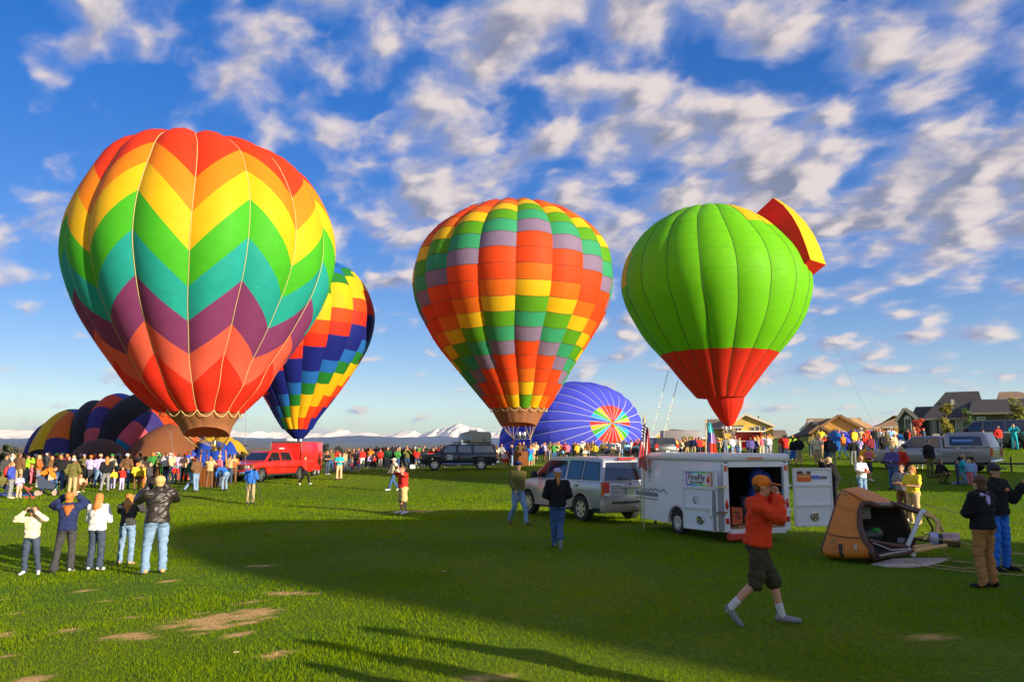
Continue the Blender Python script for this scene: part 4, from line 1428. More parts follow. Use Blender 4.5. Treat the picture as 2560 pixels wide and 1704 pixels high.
def person(loc, h, posen, face, top, bottom, head, label, hi=False, child=False, wide=1., group=None, shoes='charcoal', lift=0., leather=False, cat='person', z=None):
    """top=(colour, long sleeves?, bulk), bottom=(colour, kind), head=(kind, colour)"""
    s = h / 1.75
    loc = Vector(loc)
    root = thing('person', label, cat, (loc.x, loc.y, loc.z + lift), R(face), group)
    root.scale = (s * wide * (1.06 if child else 1), s * wide * (1.06 if child else 1), s)
    link('body', pm('body', posen, hi, child), root)
    o = link('jacket' if top[2] > 1 else 'shirt', pm('shirt', posen, hi, child, top[1], top[2]), root); setm(o, LEATHERJ if leather else cloth(top[0]))
    o = link({'shorts': 'shorts', 'skirt': 'skirt'}.get(bottom[1], 'trousers'), pm('trousers', posen, hi, child, bottom[1]), root); setm(o, cloth(bottom[0]))
    for q in 'LR':
        o = link('shoe', pm('shoe', posen, hi, child, q), root); setm(o, cloth(shoes))
    o = link({'cap': 'cap', 'hat': 'hat'}.get(head[0], 'hair'), pm('hair', posen, hi, child, head[0]), root)
    setm(o, hairm(head[1]) if head[0] not in ('cap', 'hat') else cloth(head[1]))
    if head[0] in ('cap', 'hat') and len(head) > 2:
        o = link('hair', pm('hair', posen, hi, child, head[3] if len(head) > 3 else 'short'), root); setm(o, hairm(head[2]))
    return root


def held_camera(root, posen, hi=True, big=False, label='small black camera held up by the person'):
    """a camera is a thing of its own, held where the hands meet"""
    J = POSES[posen]; f, r, u = head_frame(J)
    p = (J['haL'] + J['haR']) / 2 + Vector((0, -.02, 0))
    b = MB(); b.box((0, 0, 0), (.13, .05, .085)); b.tube([(0, -.02, 0), (0, -.10 if big else -.05, 0)], .033, 12)
    M_ = Matrix.Translation(root.location) @ Matrix.Rotation(root.rotation_euler.z, 4, 'Z') @ Matrix.Diagonal((*root.scale, 1)) @ Matrix.Translation(p)
    o = b.build('camera', mat('camera_black', (.02, .02, .022), .35), None, smooth=40, bevel=.006)
    o.matrix_world = M_
    tag(o, label, 'camera')
    return o
# ================================================================== vehicles
GLASS = mat('tinted_glass', (.012, .016, .022), .04, spec=.9, coat=.5)
GLASSL = mat('light_glass', (.16, .20, .22), .05, spec=.9, coat=.5)
CHROME = mat('chrome', (.70, .70, .72), .12, metal=1.)
DARKP = mat('dark_plastic', (.025, .025, .027), .55)
RUBBER = mat('tyre_rubber', (.020, .020, .021), .75, bump=.2, bscale=40)
RIM = mat('alloy', (.55, .55, .56), .28, metal=.9)
LAMPR = mat('red_lamp', (.62, .02, .01), .15, spec=.8, coat=.5)
LAMPW = mat('clear_lamp', (.70, .70, .66), .12, spec=.9, coat=.5)
LAMPA = mat('amber_lamp', (.80, .28, .02), .15, spec=.8)
WHITEP = mat('plate_white', (.70, .72, .66), .5)


def paint(name, c, metal=.0, rough=.28):
    return mat('paint_' + name, c, rough, metal=metal, spec=.5, coat=.6, var=.03, vscale=.8)


def wheel(parent, x, y, r, w, side, style='spoke', nsp=6, hub=None):
    M = Matrix.Translation((x, y, r)) @ Matrix.Rotation(R(90) * -side, 4, 'X')      # local +z points outwards
    b = MB(); b.lathe([(r * .60, -w / 2), (r * .93, -w / 2), (r, -w / 2 + .04), (r, w / 2 - .04), (r * .94, w / 2), (r * .64, w / 2 + .005), (r * .60, w / 2 - .02)], 28, M=M)
    t = b.build('wheel', RUBBER, parent, smooth=35)
    b = MB(); rr = r * .62
    if style == 'spoke':
        b.lathe([(rr, w / 2 - .05), (rr, w / 2 + .004), (rr * .90, w / 2 + .002), (rr * .86, w / 2 - .05)], 24, M=M)
        b.lathe([(rr * .26, w / 2 - .06), (rr * .24, w / 2 - .002), (.001, w / 2)], 14, M=M)
        for k in range(nsp):
            a = 2 * math.pi * k / nsp
            c, s = math.cos(a), math.sin(a)
            q = [(.2 * rr, -.16 * rr), (.9 * rr, -.22 * rr), (.9 * rr, .22 * rr), (.2 * rr, .16 * rr)]
            vs = [(x_ * c - y_ * s, x_ * s + y_ * c, zz_) for zz_ in (w / 2 - .05, w / 2 - .008) for x_, y_ in q]
            b.add(vs, [(3, 2, 1, 0), (4, 5, 6, 7), (0, 1, 5, 4), (1, 2, 6, 5), (2, 3, 7, 6), (3, 0, 4, 7)], 0, M)
        b.build('rim', RIM if hub is None else hub, t, smooth=35)
        b = MB(); b.lathe([(rr * .95, w / 2 - .09), (.01, w / 2 - .085)], 20, M=M); b.build('brake_disc', DARKP, t)
    else:
        b.lathe([(rr, w / 2 - .04), (rr, w / 2 + .006), (rr * .8, w / 2 + .016), (rr * .3, w / 2 - .01), (.001, w / 2 - .008)], 24, M=M)
        b.build('rim', hub or mat('hubcap', (.60, .60, .62), .3, metal=.4), t, smooth=50)
        b = MB()
        for k in range(12):
            a = 2 * math.pi * k / 12; a2 = a + .28
            vs = [(rr * .86 * math.cos(a), rr * .86 * math.sin(a), w / 2 + .018), (rr * .62 * math.cos(a2), rr * .62 * math.sin(a2), w / 2 + .012), (rr * .66 * math.cos(a2 + .12), rr * .66 * math.sin(a2 + .12), w / 2 + .014), (rr * .9 * math.cos(a + .14), rr * .9 * math.sin(a + .14), w / 2 + .018)]
            b.add(vs, [(0, 1, 2, 3)], 0, M)
        b.build('rim_slot', DARKP, t)


def arch(cx, r, zs, n=10):
    """wheel-arch points going from front (+x) to rear (-x) over the top, starting and ending on the sill"""
    a0 = math.asin(min(.95, max(-.95, (zs - r[1]) / r[0])))
    return [(cx + r[0] * math.cos(t), r[1] + r[0] * math.sin(t)) for t in np.linspace(a0, math.pi - a0, n)]


def vehicle(label, loc, heading, P):
    """x forward, y left, z up; P = dictionary of proportions"""
    root = thing(P['name'], label, P['cat'], loc, math.atan2(heading[1], heading[0]), P.get('group'))
    L, Wd, H = P['L'], P['W'], P['H']
    hw = Wd / 2
    belt, hood = P['belt'], P['hood']
    sill, rw = P['sill'], P['rw']
    xf, xr = P['xf'], P['xr']
    pm_ = P['paint']
    ra = (rw + .075, rw)
    top = P['deck']      # list of points along the top from front to rear, (x,z)
    outl = [(L / 2 - .10, sill)] + arch(xf, ra, sill) + arch(xr, ra, sill) + [(-L / 2 + .12, sill + .04), (-L / 2 + .02, .62)] + [(x, z) for x, z in reversed(top)] + [(L / 2, .62), (L / 2 - .02, sill + .12)]
    b = MB(); b.prism(outl, -hw, hw)
    # cabin: tapered prism
    cab = P['cabin']     # list (x,z) going round, first and last at the belt
    def wid(z): return hw - .03 - P['tumble'] * max(0, (z - belt)) / (H - belt)
    n = len(cab)
    vs = [(x, -wid(z), z) for x, z in cab] + [(x, wid(z), z) for x, z in cab]
    b.add(vs, [tuple(range(n)), tuple(range(2 * n - 1, n - 1, -1))] + [(i, i + n, (i + 1) % n + n, (i + 1) % n) for i in range(n)])
    b.build('body', pm_, root, smooth=32, bevel=.045, bseg=3)
    # dark underside and arches
    b = MB(); b.box((0, 0, sill + .02), (L * .86, Wd * .86, .26)); b.box((xf, 0, rw + .12), (rw * 1.9, Wd * .80, rw * 1.2)); b.box((xr, 0, rw + .12), (rw * 1.9, Wd * .80, rw * 1.2))
    b.build('chassis', DARKP, root)
    if P.get('clad'):
        for s in (-1, 1):
            for cx in (xf, xr):
                pts = arch(cx, (ra[0] + .0, rw), sill, 14); po = arch(cx, (ra[0] + .11, rw), sill, 14)
                b = MB(); b.prism(pts + po[::-1], s * (hw - .03), s * (hw + .018)); b.build('fender_flare', P['clad'], root, smooth=40)
            b = MB(); b.box(((xf + xr) / 2, s * (hw + .004), sill + .17), (xf - xr - 2 * ra[0] - .2, .03, .34)); b.build('rocker_panel', P['clad'], root, bevel=.01)
        for x_, w_ in ((-L / 2 + .05, .26), (L / 2 - .08, .26)):
            b = MB(); b.box((x_, 0, .52), (w_, Wd + .03, .36)); b.build('bumper', P['clad'], root, smooth=40, bevel=.05)
    else:
        for x_ in (-L / 2 - .02, L / 2 + .0):
            b = MB(); b.box((x_, 0, .55), (.22, Wd + .01, .24)); b.build('bumper', P.get('bumper', CHROME), root, smooth=40, bevel=.04)
    # side windows and doors
    for s in (-1, 1):
        for poly in P['windows']:
            b = MB()
            v1 = [(x, s * (wid(z) + .006), z) for x, z in poly]; v2 = [(x, s * (wid(z) - .03), z) for x, z in poly]
            k = len(poly); b.add(v1 + v2, [tuple(range(k))] + [(i, (i + 1) % k, (i + 1) % k + k, i + k) for i in range(k)])
            b.build('side_window', P.get('glass', GLASS), root)
            b = MB(); pts = [(x, s * (wid(z) + .007), z) for x, z in poly]; b.tube(pts + [pts[0]], .014, 4, cap=False); b.build('window_trim', DARKP, root)
        for (x0, x1) in P['doors']:
            z0 = sill + .10; zt = belt - .03
            poly = [(x0, z0), (x1, z0), (x1, zt), (x0, zt)]
            poly = [(min(max(x, xr + (ra[0] + .03 if z < .6 else 0)), 9), z) for x, z in poly]
            b = MB(); b.prism(poly, s * (hw - .02), s * (hw + .007)); d_ = b.build('door', pm_, root, smooth=30, bevel=.012)
            b = MB(); b.box((x0 + .14, s * (hw + .022), belt - .13), (.17, .03, .035)); b.build('door_handle', P.get('handle', DARKP), d_, bevel=.008)
        if P.get('strip') is not None:
            b = MB(); b.box((0, s * (hw + .012), P['strip']), (L * .82, .012, .045)); b.build('side_moulding', P['stripmat'], root)
        # mirror
        mx = P['mirror']
        b = MB(); b.box((mx, s * (hw + .14), belt + .13), (.12, .19, .22)); b.box((mx, s * (hw + .02), belt + .06), (.06, .12, .05)); b.build('mirror', DARKP, root, smooth=40, bevel=.03)
        # lamps
        lz = P['lampz']
        b = MB(); b.box((L / 2 - .03, s * (hw - .20), lz), (.10, .34, .19)); b.build('headlight', LAMPW, root, bevel=.02)
        tz = P['tailz']
        b = MB(); b.box((-L / 2 + P.get('tailx', .03), s * (hw - .10), tz), (.12, .235, P['tailh'])); t_ = b.build('taillight', LAMPR, root, bevel=.02)
        b = MB(); b.box((-L / 2 + P.get('tailx', .03) - .055, s * (hw - .10), tz - P['tailh'] * .36), (.03, .2, P['tailh'] * .2)); b.build('reversing_lamp', LAMPW, t_)
        wheel(root, xf, s * (hw - .12), rw, .25, s, P.get('wstyle', 'spoke'), P.get('nsp', 6)); wheel(root, xr, s * (hw - .12), rw, .25, s, P.get('wstyle', 'spoke'), P.get('nsp', 6))
        if P.get('steps'):
            b = MB(); b.tube([(xf - rw - .15, s * (hw + .06), sill), (xr + rw + .15, s * (hw + .06), sill)], .04, 8); b.build('running_board', P['steps'], root)
    # windscreen, rear window as quads on the sloping cabin faces
    for nm, (i, j), inset in (('windscreen', P['ws'], .07), ('rear_window', P['rs'], .09)):
        (x0, z0), (x1, z1) = cab[i], cab[j]
        nx_, nz_ = (z1 - z0), -(x1 - x0)
        ln = math.hypot(nx_, nz_); nx_ /= ln; nz_ /= ln
        if nm == 'rear_window' and nx_ > 0 or nm == 'windscreen' and nx_ < 0: nx_, nz_ = -nx_, -nz_
        za = .10 if nm == 'windscreen' else P.get('rear_lo', .08)
        A = Vector((x0 + (x1 - x0) * za, 0, z0 + (z1 - z0) * za)); B_ = Vector((x0 + (x1 - x0) * .90, 0, z0 + (z1 - z0) * .90))
        off = Vector((nx_, 0, nz_)) * .008
        wa, wb = wid(A.z) - inset, wid(B_.z) - inset
        vs = [A + off + Vector((0, -wa, 0)), A + off + Vector((0, wa, 0)), B_ + off + Vector((0, wb, 0)), B_ + off + Vector((0, -wb, 0))]
        vs += [p - off * 4 for p in vs]
        b = MB(); b.add(vs, [(0, 1, 2, 3), (0, 1, 5, 4), (1, 2, 6, 5), (2, 3, 7, 6), (3, 0, 4, 7)])
        b.build(nm, P.get('rglass', GLASS) if nm == 'rear_window' else GLASS, root)
    # grille and plate
    b = MB(); b.box((L / 2 - .015, 0, P['lampz']), (.08, Wd - .72, .30)); g_ = b.build('grille', DARKP, root, bevel=.01)
    for k in range(3):
        b = MB(); b.box((L / 2 + .03, 0, P['lampz'] - .10 + .10 * k), (.02, Wd - .76, .03)); b.build('grille_bar', CHROME, g_)
    b = MB(); b.box((-L / 2 - P.get('plx', .0), 0, P.get('platez', .8)), (.02, .31, .16)); b.build('number_plate', mat('plate_green_white', (.45, .60, .42), .5), root)
    for rx0, rx1 in P.get('rails', []):
        for s in (-1, 1):
            b = MB(); y_ = s * (wid(H) - .06); b.tube([(rx0, y_, H - .01), (rx0 - .08, y_, H + .055), (rx1 + .08, y_, H + .055), (rx1, y_, H - .01)], .018, 6); b.build('roof_rail', DARKP, root, smooth=50)
        for t in (.25, .75):
            x_ = rx0 + (rx1 - rx0) * t; y_ = wid(H) - .06
            b = MB(); b.tube([(x_, -y_, H + .055), (x_, y_, H + .055)], .018, 6); b.build('roof_bar', DARKP, root)
    return root


# ---- silver SUV (middle), seen from its left rear
SILV = paint('silver', (.42, .43, .46), .45, .3)
BEIGE = paint('beige_cladding', (.36, .31, .25), .1, .5)
rl = at(1520, 1298, 22.6); hd = Vector((-.50, .866)).normalized()
ctr = Vector((2.20, 25.1))
suvP = dict(name='parked_suv', cat='SUV', L=5.2, W=2.0, H=1.93, belt=1.20, hood=1.14, sill=.40, rw=.385, xf=1.58, xr=-1.46, paint=SILV, clad=BEIGE, tumble=.20,
            deck=[(2.58, .98), (2.42, 1.08), (1.25, 1.20), (-2.50, 1.20), (-2.57, 1.0)], cabin=[(1.45, 1.18), (.62, 1.80), (.30, 1.90), (-.6, 1.93), (-2.15, 1.90), (-2.34, 1.84), (-2.52, 1.18)],
            ws=(0, 1), rs=(5, 6), rear_lo=.12, windows=[[(1.15, 1.25), (.55, 1.25), (.50, 1.76), (.58, 1.76)], [(.47, 1.25), (-.52, 1.25), (-.52, 1.78), (.42, 1.78)], [(-.70, 1.25), (-1.42, 1.25), (-1.42, 1.79), (-.70, 1.79)], [(-1.52, 1.25), (-2.36, 1.25), (-2.24, 1.76), (-1.52, 1.78)]],
            doors=[(-.48, .95), (-1.40, -.55)], mirror=.98, lampz=.86, tailz=1.0, tailh=.42, platez=.93, plx=.0, wstyle='spoke', nsp=6, rails=[(.1, -1.95)], steps=BEIGE)
suv = vehicle('silver SUV with beige lower cladding and roof rails parked in front of the white trailer', (ctr.x, ctr.y, Tz(ctr.x, ctr.y)), hd, suvP)
# rear details: wiper, brake light, tailgate handle bar, tow hitch, sticker
b = MB(); b.box((-2.43, 0, 1.875), (.10, .62, .06)); b.build('brake_lamp', LAMPR, suv)
b = MB(); b.tube([(-2.56, -.05, 1.24), (-2.57, .42, 1.34)], .012, 5); b.build('rear_wiper', DARKP, suv)
b = MB(); b.box((-2.62, 0, 1.06), (.05, .82, .07)); b.build('tailgate_handle', SILV, suv, bevel=.015)
b = MB(); b.box((-2.68, 0, .62), (.05, 1.5, .05)); b.build('bumper_strip', DARKP, suv)
b = MB(); b.box((-2.72, 0, .40), (.34, .09, .09)); b.ball((-2.88, 0, .50), .045); b.build('tow_hitch', CHROME, suv)
b = MB(); b.box((-2.612, .58, .98), (.01, .42, .30)); b.build('lettered_sticker', mat('sticker_grey', (.62, .63, .66), .5), suv)
b = MB()
for i in range(4): b.box((-2.62, .58, 1.08 - .065 * i), (.006, .34 - .05 * (i % 2), .022))
b.build('sticker_lettering', mat('sticker_ink', (.06, .06, .10), .5), suv)
b = MB(); b.ball((-2.605, 0, 1.14), (.008, .06, .026)); b.build('oval_badge', mat('badge_blue', (.03, .06, .18), .3), suv)

# ---- red crew-cab pickup and its red trailer (left)
REDP = paint('red', (.62, .018, .010))
c_ = Vector((-15.7, 50.2)); hd = Vector((-.40, -.92)).normalized()
tp = dict(name='parked_pickup', cat='pickup truck', L=6.2, W=2.02, H=1.93, belt=1.25, hood=1.18, sill=.48, rw=.41, xf=1.95, xr=-1.75, paint=REDP, tumble=.22,
          deck=[(3.08, 1.02), (2.95, 1.12), (1.75, 1.25), (-3.02, 1.27), (-3.08, 1.2)], cabin=[(1.75, 1.24), (1.02, 1.84), (.70, 1.92), (-.65, 1.93), (-.95, 1.86), (-1.15, 1.24)],
          ws=(0, 1), rs=(4, 5), windows=[[(1.45, 1.30), (.30, 1.30), (.30, 1.80), (.92, 1.80)], [(.15, 1.30), (-.85, 1.30), (-.72, 1.80), (.15, 1.80)]], doors=[(.24, 1.40), (-.95, .18)], mirror=1.35, lampz=.93, tailz=1.05, tailh=.4, strip=.86, stripmat=CHROME, platez=.7, plx=.1)
vehicle('bright red crew-cab pickup with chrome bumper parked by the red box trailer', (c_.x, c_.y, Tz(c_.x, c_.y)), hd, tp)


def box_trailer(name, label, loc, heading, L, Wd, H, z0, m_, roof=None, trim=None, wheels=1, cat='trailer', rr=.36, bev=.06):
    root = thing(name, label, cat, loc, math.atan2(heading[1], heading[0]))
    b = MB(); b.box((0, 0, z0 + H / 2), (L, Wd, H)); b.build('body', m_, root, smooth=40, bevel=bev)
    b = MB(); b.box((0, 0, z0 + H + .02), (L * .985, Wd * .97, .06)); b.build('roof', roof or m_, root, bevel=.02)
    for s in (-1, 1):
        for k in range(wheels):
            x_ = -.2 - k * .85
            b = MB(); b.prism([(x_ + rr + .12, z0 - .05), (x_ + rr * .8, z0 + .32), (x_ - rr * .8, z0 + .32), (x_ - rr - .12, z0 - .05)], s * (Wd / 2 - .02), s * (Wd / 2 + .16)); b.build('mudguard', trim or DARKP, root, bevel=.02)
            wheel(root, x_, s * (Wd / 2 + .04), rr, .2, s, 'hub')
    b = MB(); b.tube([(L / 2, .5, z0), (L / 2 + 1.1, 0, z0 + .05), (L / 2, -.5, z0)], .045, 6); b.tube([(L / 2 + .9, 0, 0), (L / 2 + .9, 0, z0 + .15)], .035, 6); b.build('drawbar', DARKP, root)
    b = MB(); b.box((0, 0, z0 - .06), (L * .9, Wd * .7, .12)); b.build('chassis', DARKP, root)
    return root


c_ = ground(742, 54.2)
tr = box_trailer('enclosed_trailer', 'tall red enclosed trailer with a dark roof edge behind the red pickup', (c_.x, c_.y, c_.z), Vector((-.10, -1)), 4.2, 2.15, 1.95, .45, REDP, mat('roof_dark_grey', (.10, .10, .11), .5), REDP, 2)
b = MB()
for s_ in (-1, 1): b.box((2.115, s_ * 1.06, 1.42), (.03, .05, 1.95))
b.build('corner_trim', CHROME, tr)
b = MB(); b.box((2.09, 0, 2.36), (.06, 2.1, .09)); b.build('top_trim', mat('trim_dark', (.07, .07, .08), .4), tr)
b = MB(); b.box((2.12, -.3, 1.95), (.012, .36, .10)); b.build('small_lettering', WHITEP, tr)
b = MB(); b.box((2.12, .80, .80), (.02, .46, .70)); b.build('stone_guard', mat('guard_tan', (.72, .52, .26), .3, metal=.5), tr)
b = MB(); b.lathe([(.34, 2.46), (.34, 2.56), (.25, 2.62), (.01, 2.63)], 14, M=Matrix.Translation((1.5, 0, 0))); b.build('roof_vent', WHITEP, tr)

# ---- black-blue suburban
NAVYP = paint('midnight_blue', (.008, .014, .035), .1, .2)
c_ = ground(1146, 56.)
sp_ = dict(name='parked_suv', cat='SUV', L=5.6, W=1.98, H=1.86, belt=1.20, hood=1.14, sill=.46, rw=.40, xf=1.70, xr=-1.62, paint=NAVYP, tumble=.18,
           deck=[(2.75, .98), (2.62, 1.10), (1.60, 1.20), (-2.72, 1.22), (-2.78, 1.0)], cabin=[(1.62, 1.18), (.85, 1.78), (.50, 1.85), (-2.45, 1.86), (-2.60, 1.80), (-2.75, 1.20)], ws=(0, 1), rs=(4, 5),
           windows=[[(1.22, 1.25), (.18, 1.25), (.18, 1.76), (.78, 1.76)], [(.02, 1.25), (-.92, 1.25), (-.92, 1.76), (.02, 1.76)], [(-1.10, 1.25), (-2.60, 1.25), (-2.42, 1.76), (-1.10, 1.76)]], doors=[(.10, 1.25), (-1.0, .05)], mirror=1.15, lampz=.92, tailz=1.05, tailh=.46,
           strip=.72, stripmat=DARKP, glass=GLASSL, steps=CHROME, rails=[(.4, -2.3)], platez=.7, plx=.1)
sb = vehicle('dark blue-black long SUV with steel wheels parked in front of the middle crowd', (c_.x, c_.y, c_.z), Vector((-1, -.07)), sp_)
b = MB(); b.box((.62, .998, .92), (.42, .006, .40)); b.build('door_magnet', mat('magnet_grey', (.45, .48, .50), .6), sb)
b = MB(); b.box((2.70, .93, .92), (.14, .14, .22)); b.build('indicator', LAMPA, sb)
b = MB(); b.box((-1.0, 0, 1.985), (2.9, 1.3, .05)); b.build('roof_load', mat('load_dark', (.025, .022, .03), .7), sb, smooth=40, bevel=.04)

# ---- silver extended-cab pickup with topper (right)
PEW = paint('pewter', (.34, .32, .33), .45, .3)
c_ = Vector((22.9, 41.6)); hd = Vector((-.70, .71)).normalized()
tp2 = dict(tp, paint=PEW, L=5.9, H=1.88, belt=1.22, hood=1.16, deck=[(2.93, 1.0), (2.82, 1.1), (1.60, 1.22), (-2.88, 1.24), (-2.94, 1.18)], xf=1.90, xr=-1.72,
           cabin=[(1.62, 1.20), (.90, 1.80), (.60, 1.87), (-.42, 1.88), (-.62, 1.84), (-.72, 1.22)], windows=[[(1.30, 1.27), (.22, 1.27), (.22, 1.76), (.82, 1.76)], [(.10, 1.27), (-.56, 1.27), (-.50, 1.76), (.10, 1.76)]], doors=[(.16, 1.28), (-.62, .10)], mirror=1.22, tailz=1.02, tailh=.42, stripmat=mat('moulding_grey', (.30, .29, .29), .4))
pk = vehicle('pewter extended-cab pickup with a capped bed and open tailgate window parked at right', (c_.x, c_.y, Tz(c_.x, c_.y)), hd, tp2)
b = MB(); cab = [(-.76, 1.25), (-.70, 1.90), (-.95, 2.03), (-2.35, 2.05), (-2.62, 1.98), (-2.90, 1.25)]
n = len(cab); wd = lambda z: .98 - .14 * (z - 1.25) / .8
vs = [(x, -wd(z), z) for x, z in cab] + [(x, wd(z), z) for x, z in cab]
b.add(vs, [tuple(range(n)), tuple(range(2 * n - 1, n - 1, -1))] + [(i, i + n, (i + 1) % n + n, (i + 1) % n) for i in range(n)])
tpo = b.build('bed_topper', PEW, pk, smooth=35, bevel=.05, bseg=3)
for s in (-1, 1):
    b = MB(); poly = [(-1.0, 1.36), (-2.55, 1.36), (-2.45, 1.84), (-1.0, 1.84)]
    b.add([(x, s * (wd(z) + .012), z) for x, z in poly] + [(x, s * (wd(z) - .02), z) for x, z in poly], [(0, 1, 2, 3)] + [(i, (i + 1) % 4, (i + 1) % 4 + 4, i + 4) for i in range(4)])
    b.build('topper_window', GLASS, tpo, bevel=.02)
    b = MB(); b.box((-1.62, s * (wd(1.6) + .02), 1.62), (.95, .006, .13)); b.build('window_lettering', mat('lettering_blue', (.20, .36, .85), .5), tpo)
b = MB(); b.box((-2.80, 0, 1.62), (.04, 1.5, .58), M=Matrix.Translation((.12, 0, 0)) @ Matrix.Rotation(R(-16), 4, 'Y') @ Matrix.Translation((-.12 + .35, 0, -.72))); b.build('topper_hatch', DARKP, tpo)
b = MB(); b.tube([(-2.95, 0, .45), (-4.6, 0, .46)], .05, 6); b.tube([(-3.5, 0, 0), (-3.5, 0, .8)], .04, 6); b.build('tow_bar', DARKP, pk)

# ---- grey full-size van behind the pewter pickup
GREYP = paint('van_grey', (.13, .135, .15), .3, .3)
c_ = ground(2492, 54.)
vp = dict(name='parked_van', cat='van', L=5.5, W=2.0, H=2.02, belt=1.22, hood=1.12, sill=.42, rw=.38, xf=1.85, xr=-1.55, paint=GREYP, tumble=.16, deck=[(2.72, .98), (2.60, 1.06), (2.0, 1.22), (-2.68, 1.24), (-2.72, 1.1)],
          cabin=[(2.05, 1.20), (1.15, 1.94), (.90, 2.0), (-2.4, 2.02), (-2.55, 1.96), (-2.70, 1.22)], ws=(0, 1), rs=(4, 5), windows=[[(1.72, 1.27), (.55, 1.27), (.55, 1.88), (1.05, 1.88)], [(.35, 1.27), (-.85, 1.27), (-.85, 1.90), (.35, 1.90)], [(-1.05, 1.27), (-2.50, 1.27), (-2.40, 1.90), (-1.05, 1.90)]],
          doors=[(.45, 1.60), (-.95, .42)], mirror=1.5, lampz=.88, tailz=1.1, tailh=.5, strip=1.16, stripmat=CHROME, platez=.7, plx=.1, group=None)
vehicle('dark grey full-size van parked behind the pewter pickup below the green house', (c_.x, c_.y, c_.z), Vector((-.62, .78)).normalized(), vp)
c_ = ground(2585, 57.)
vehicle('dark grey vehicle cut off by the right edge of the picture beside the van', (c_.x, c_.y, c_.z), Vector((-.62, .78)).normalized(), dict(vp, H=1.8, paint=paint('dark_grey', (.05, .05, .06), .2, .3), cabin=[(2.05, 1.20), (1.15, 1.74), (.90, 1.80), (-2.4, 1.80), (-2.55, 1.76), (-2.70, 1.22)], windows=[[(1.3, 1.27), (-2.3, 1.27), (-2.3, 1.68), (1.1, 1.68)]]))

# ---- camper behind the middle crowd
c_ = ground(1188, 84.)
cm = thing('camper', 'boxy grey and blue-white camper parked behind the heads of the middle crowd', 'camper', (c_.x, c_.y, c_.z), R(8))
gz = at(1190, 1078, 84.).z - c_.z
b = MB(); b.prism([(-1.7, .5), (1.65, .5), (1.65, gz - .35), (1.50, gz - .05), (-.9, gz), (-1.45, gz - .2), (-1.7, gz - .8)], -1.1, 3.4); b.build('body', mat('camper_grey', (.42, .42, .38), .5), cm, smooth=35, bevel=.08)
b = MB(); b.box((-1.0, -1.115, gz - .9), (1.25, .02, 1.1)); b.build('front_panel', mat('camper_blue_white', (.42, .52, .72), .4), cm)
b = MB(); b.box((.9, -1.12, gz - .95), (.24, .02, .28)); b.build('window', mat('window_blue', (.05, .16, .42), .2), cm)
b = MB(); b.box((-1.0, -1.13, gz - 1.1), (.8, .02, .35)); b.build('windscreen', GLASS, cm)
b = MB(); b.box((-.2, .5, gz + .08), (.9, .8, .18)); b.build('roof_unit', WHITEP, cm, bevel=.03)
for s in (-1, 1):
    for k in (-.6, 2.6): wheel(cm, s * 1.5, k, .36, .25, 1, 'hub')

# ---- grey semi-trailer, dark SUV and open red trailer behind the right middle crowd
c_ = ground(1702, 84.)
zt = at(1700, 1077, 84.).z - c_.z
gt = box_trailer('box_trailer', 'long plain grey box trailer standing behind the crowd beside the flagpoles', (c_.x, c_.y, c_.z), Vector((-1, .05)), 4.1, 2.3, zt - .5, .5, mat('trailer_violet_grey', (.27, .25, .27), .5), None, None, 2)
for k in range(2):
    b = MB(); b.lathe([(.22, 0), (.22, .02), (.01, .02)], 16, M=Matrix.Translation((-.2 - .7 * k, 1.165, 1.1)) @ Matrix.Rotation(R(-90), 4, 'X')); b.build('round_emblem', mat('emblem_olive', (.22, .17, .03), .5), gt)
c_ = ground(1636, 63.)
vehicle('dark SUV seen from behind between the flags and the grey box trailer', (c_.x, c_.y, c_.z), Vector((-.25, 1)).normalized(), dict(sp_, paint=paint('graphite', (.05, .055, .06), .3, .3), L=4.9, xf=1.5, xr=-1.4, rails=[], steps=None, rglass=GLASS, deck=[(2.40, .98), (2.3, 1.10), (1.40, 1.20), (-2.38, 1.22), (-2.44, 1.0)],
        cabin=[(1.42, 1.18), (.75, 1.70), (.40, 1.78), (-2.05, 1.78), (-2.2, 1.72), (-2.4, 1.20)], windows=[[(.9, 1.25), (-1.9, 1.25), (-1.8, 1.68), (.6, 1.68)]], doors=[(.1, 1.1), (-.9, .05)]))
c_ = ground(1868, 76.)
rt = thing('open_trailer', 'red-sided open trailer with a white awning roof beneath the yellow house', 'trailer', (c_.x, c_.y, c_.z), R(-3))
zt = at(1868, 1080, 76.).z - c_.z
b = MB(); b.box((0, 1.0, .4 + (zt - .4) / 2), (2.5, .06, zt - .4)); b.box((-1.22, .1, .4 + (zt - .4) / 2), (.06, 1.8, zt - .4)); b.box((1.22, .1, .4 + (zt - .4) / 2), (.06, 1.8, zt - .4)); b.box((0, .1, .45), (2.5, 1.9, .1)); b.build('body', REDP, rt)
b = MB(); b.box((0, -.3, zt + .06), (2.75, 2.8, .12)); b.build('awning', mat('awning_white', (.75, .72, .64), .6), rt, bevel=.03)
b = MB(); b.tube([(-1.25, -1.0, 1.1), (1.25, -1.0, 1.1)], .03, 6); b.build('rail', WHITEP, rt)
for s in (-1, 1): wheel(rt, s * .9, -.75, .32, .2, -1, 'hub')

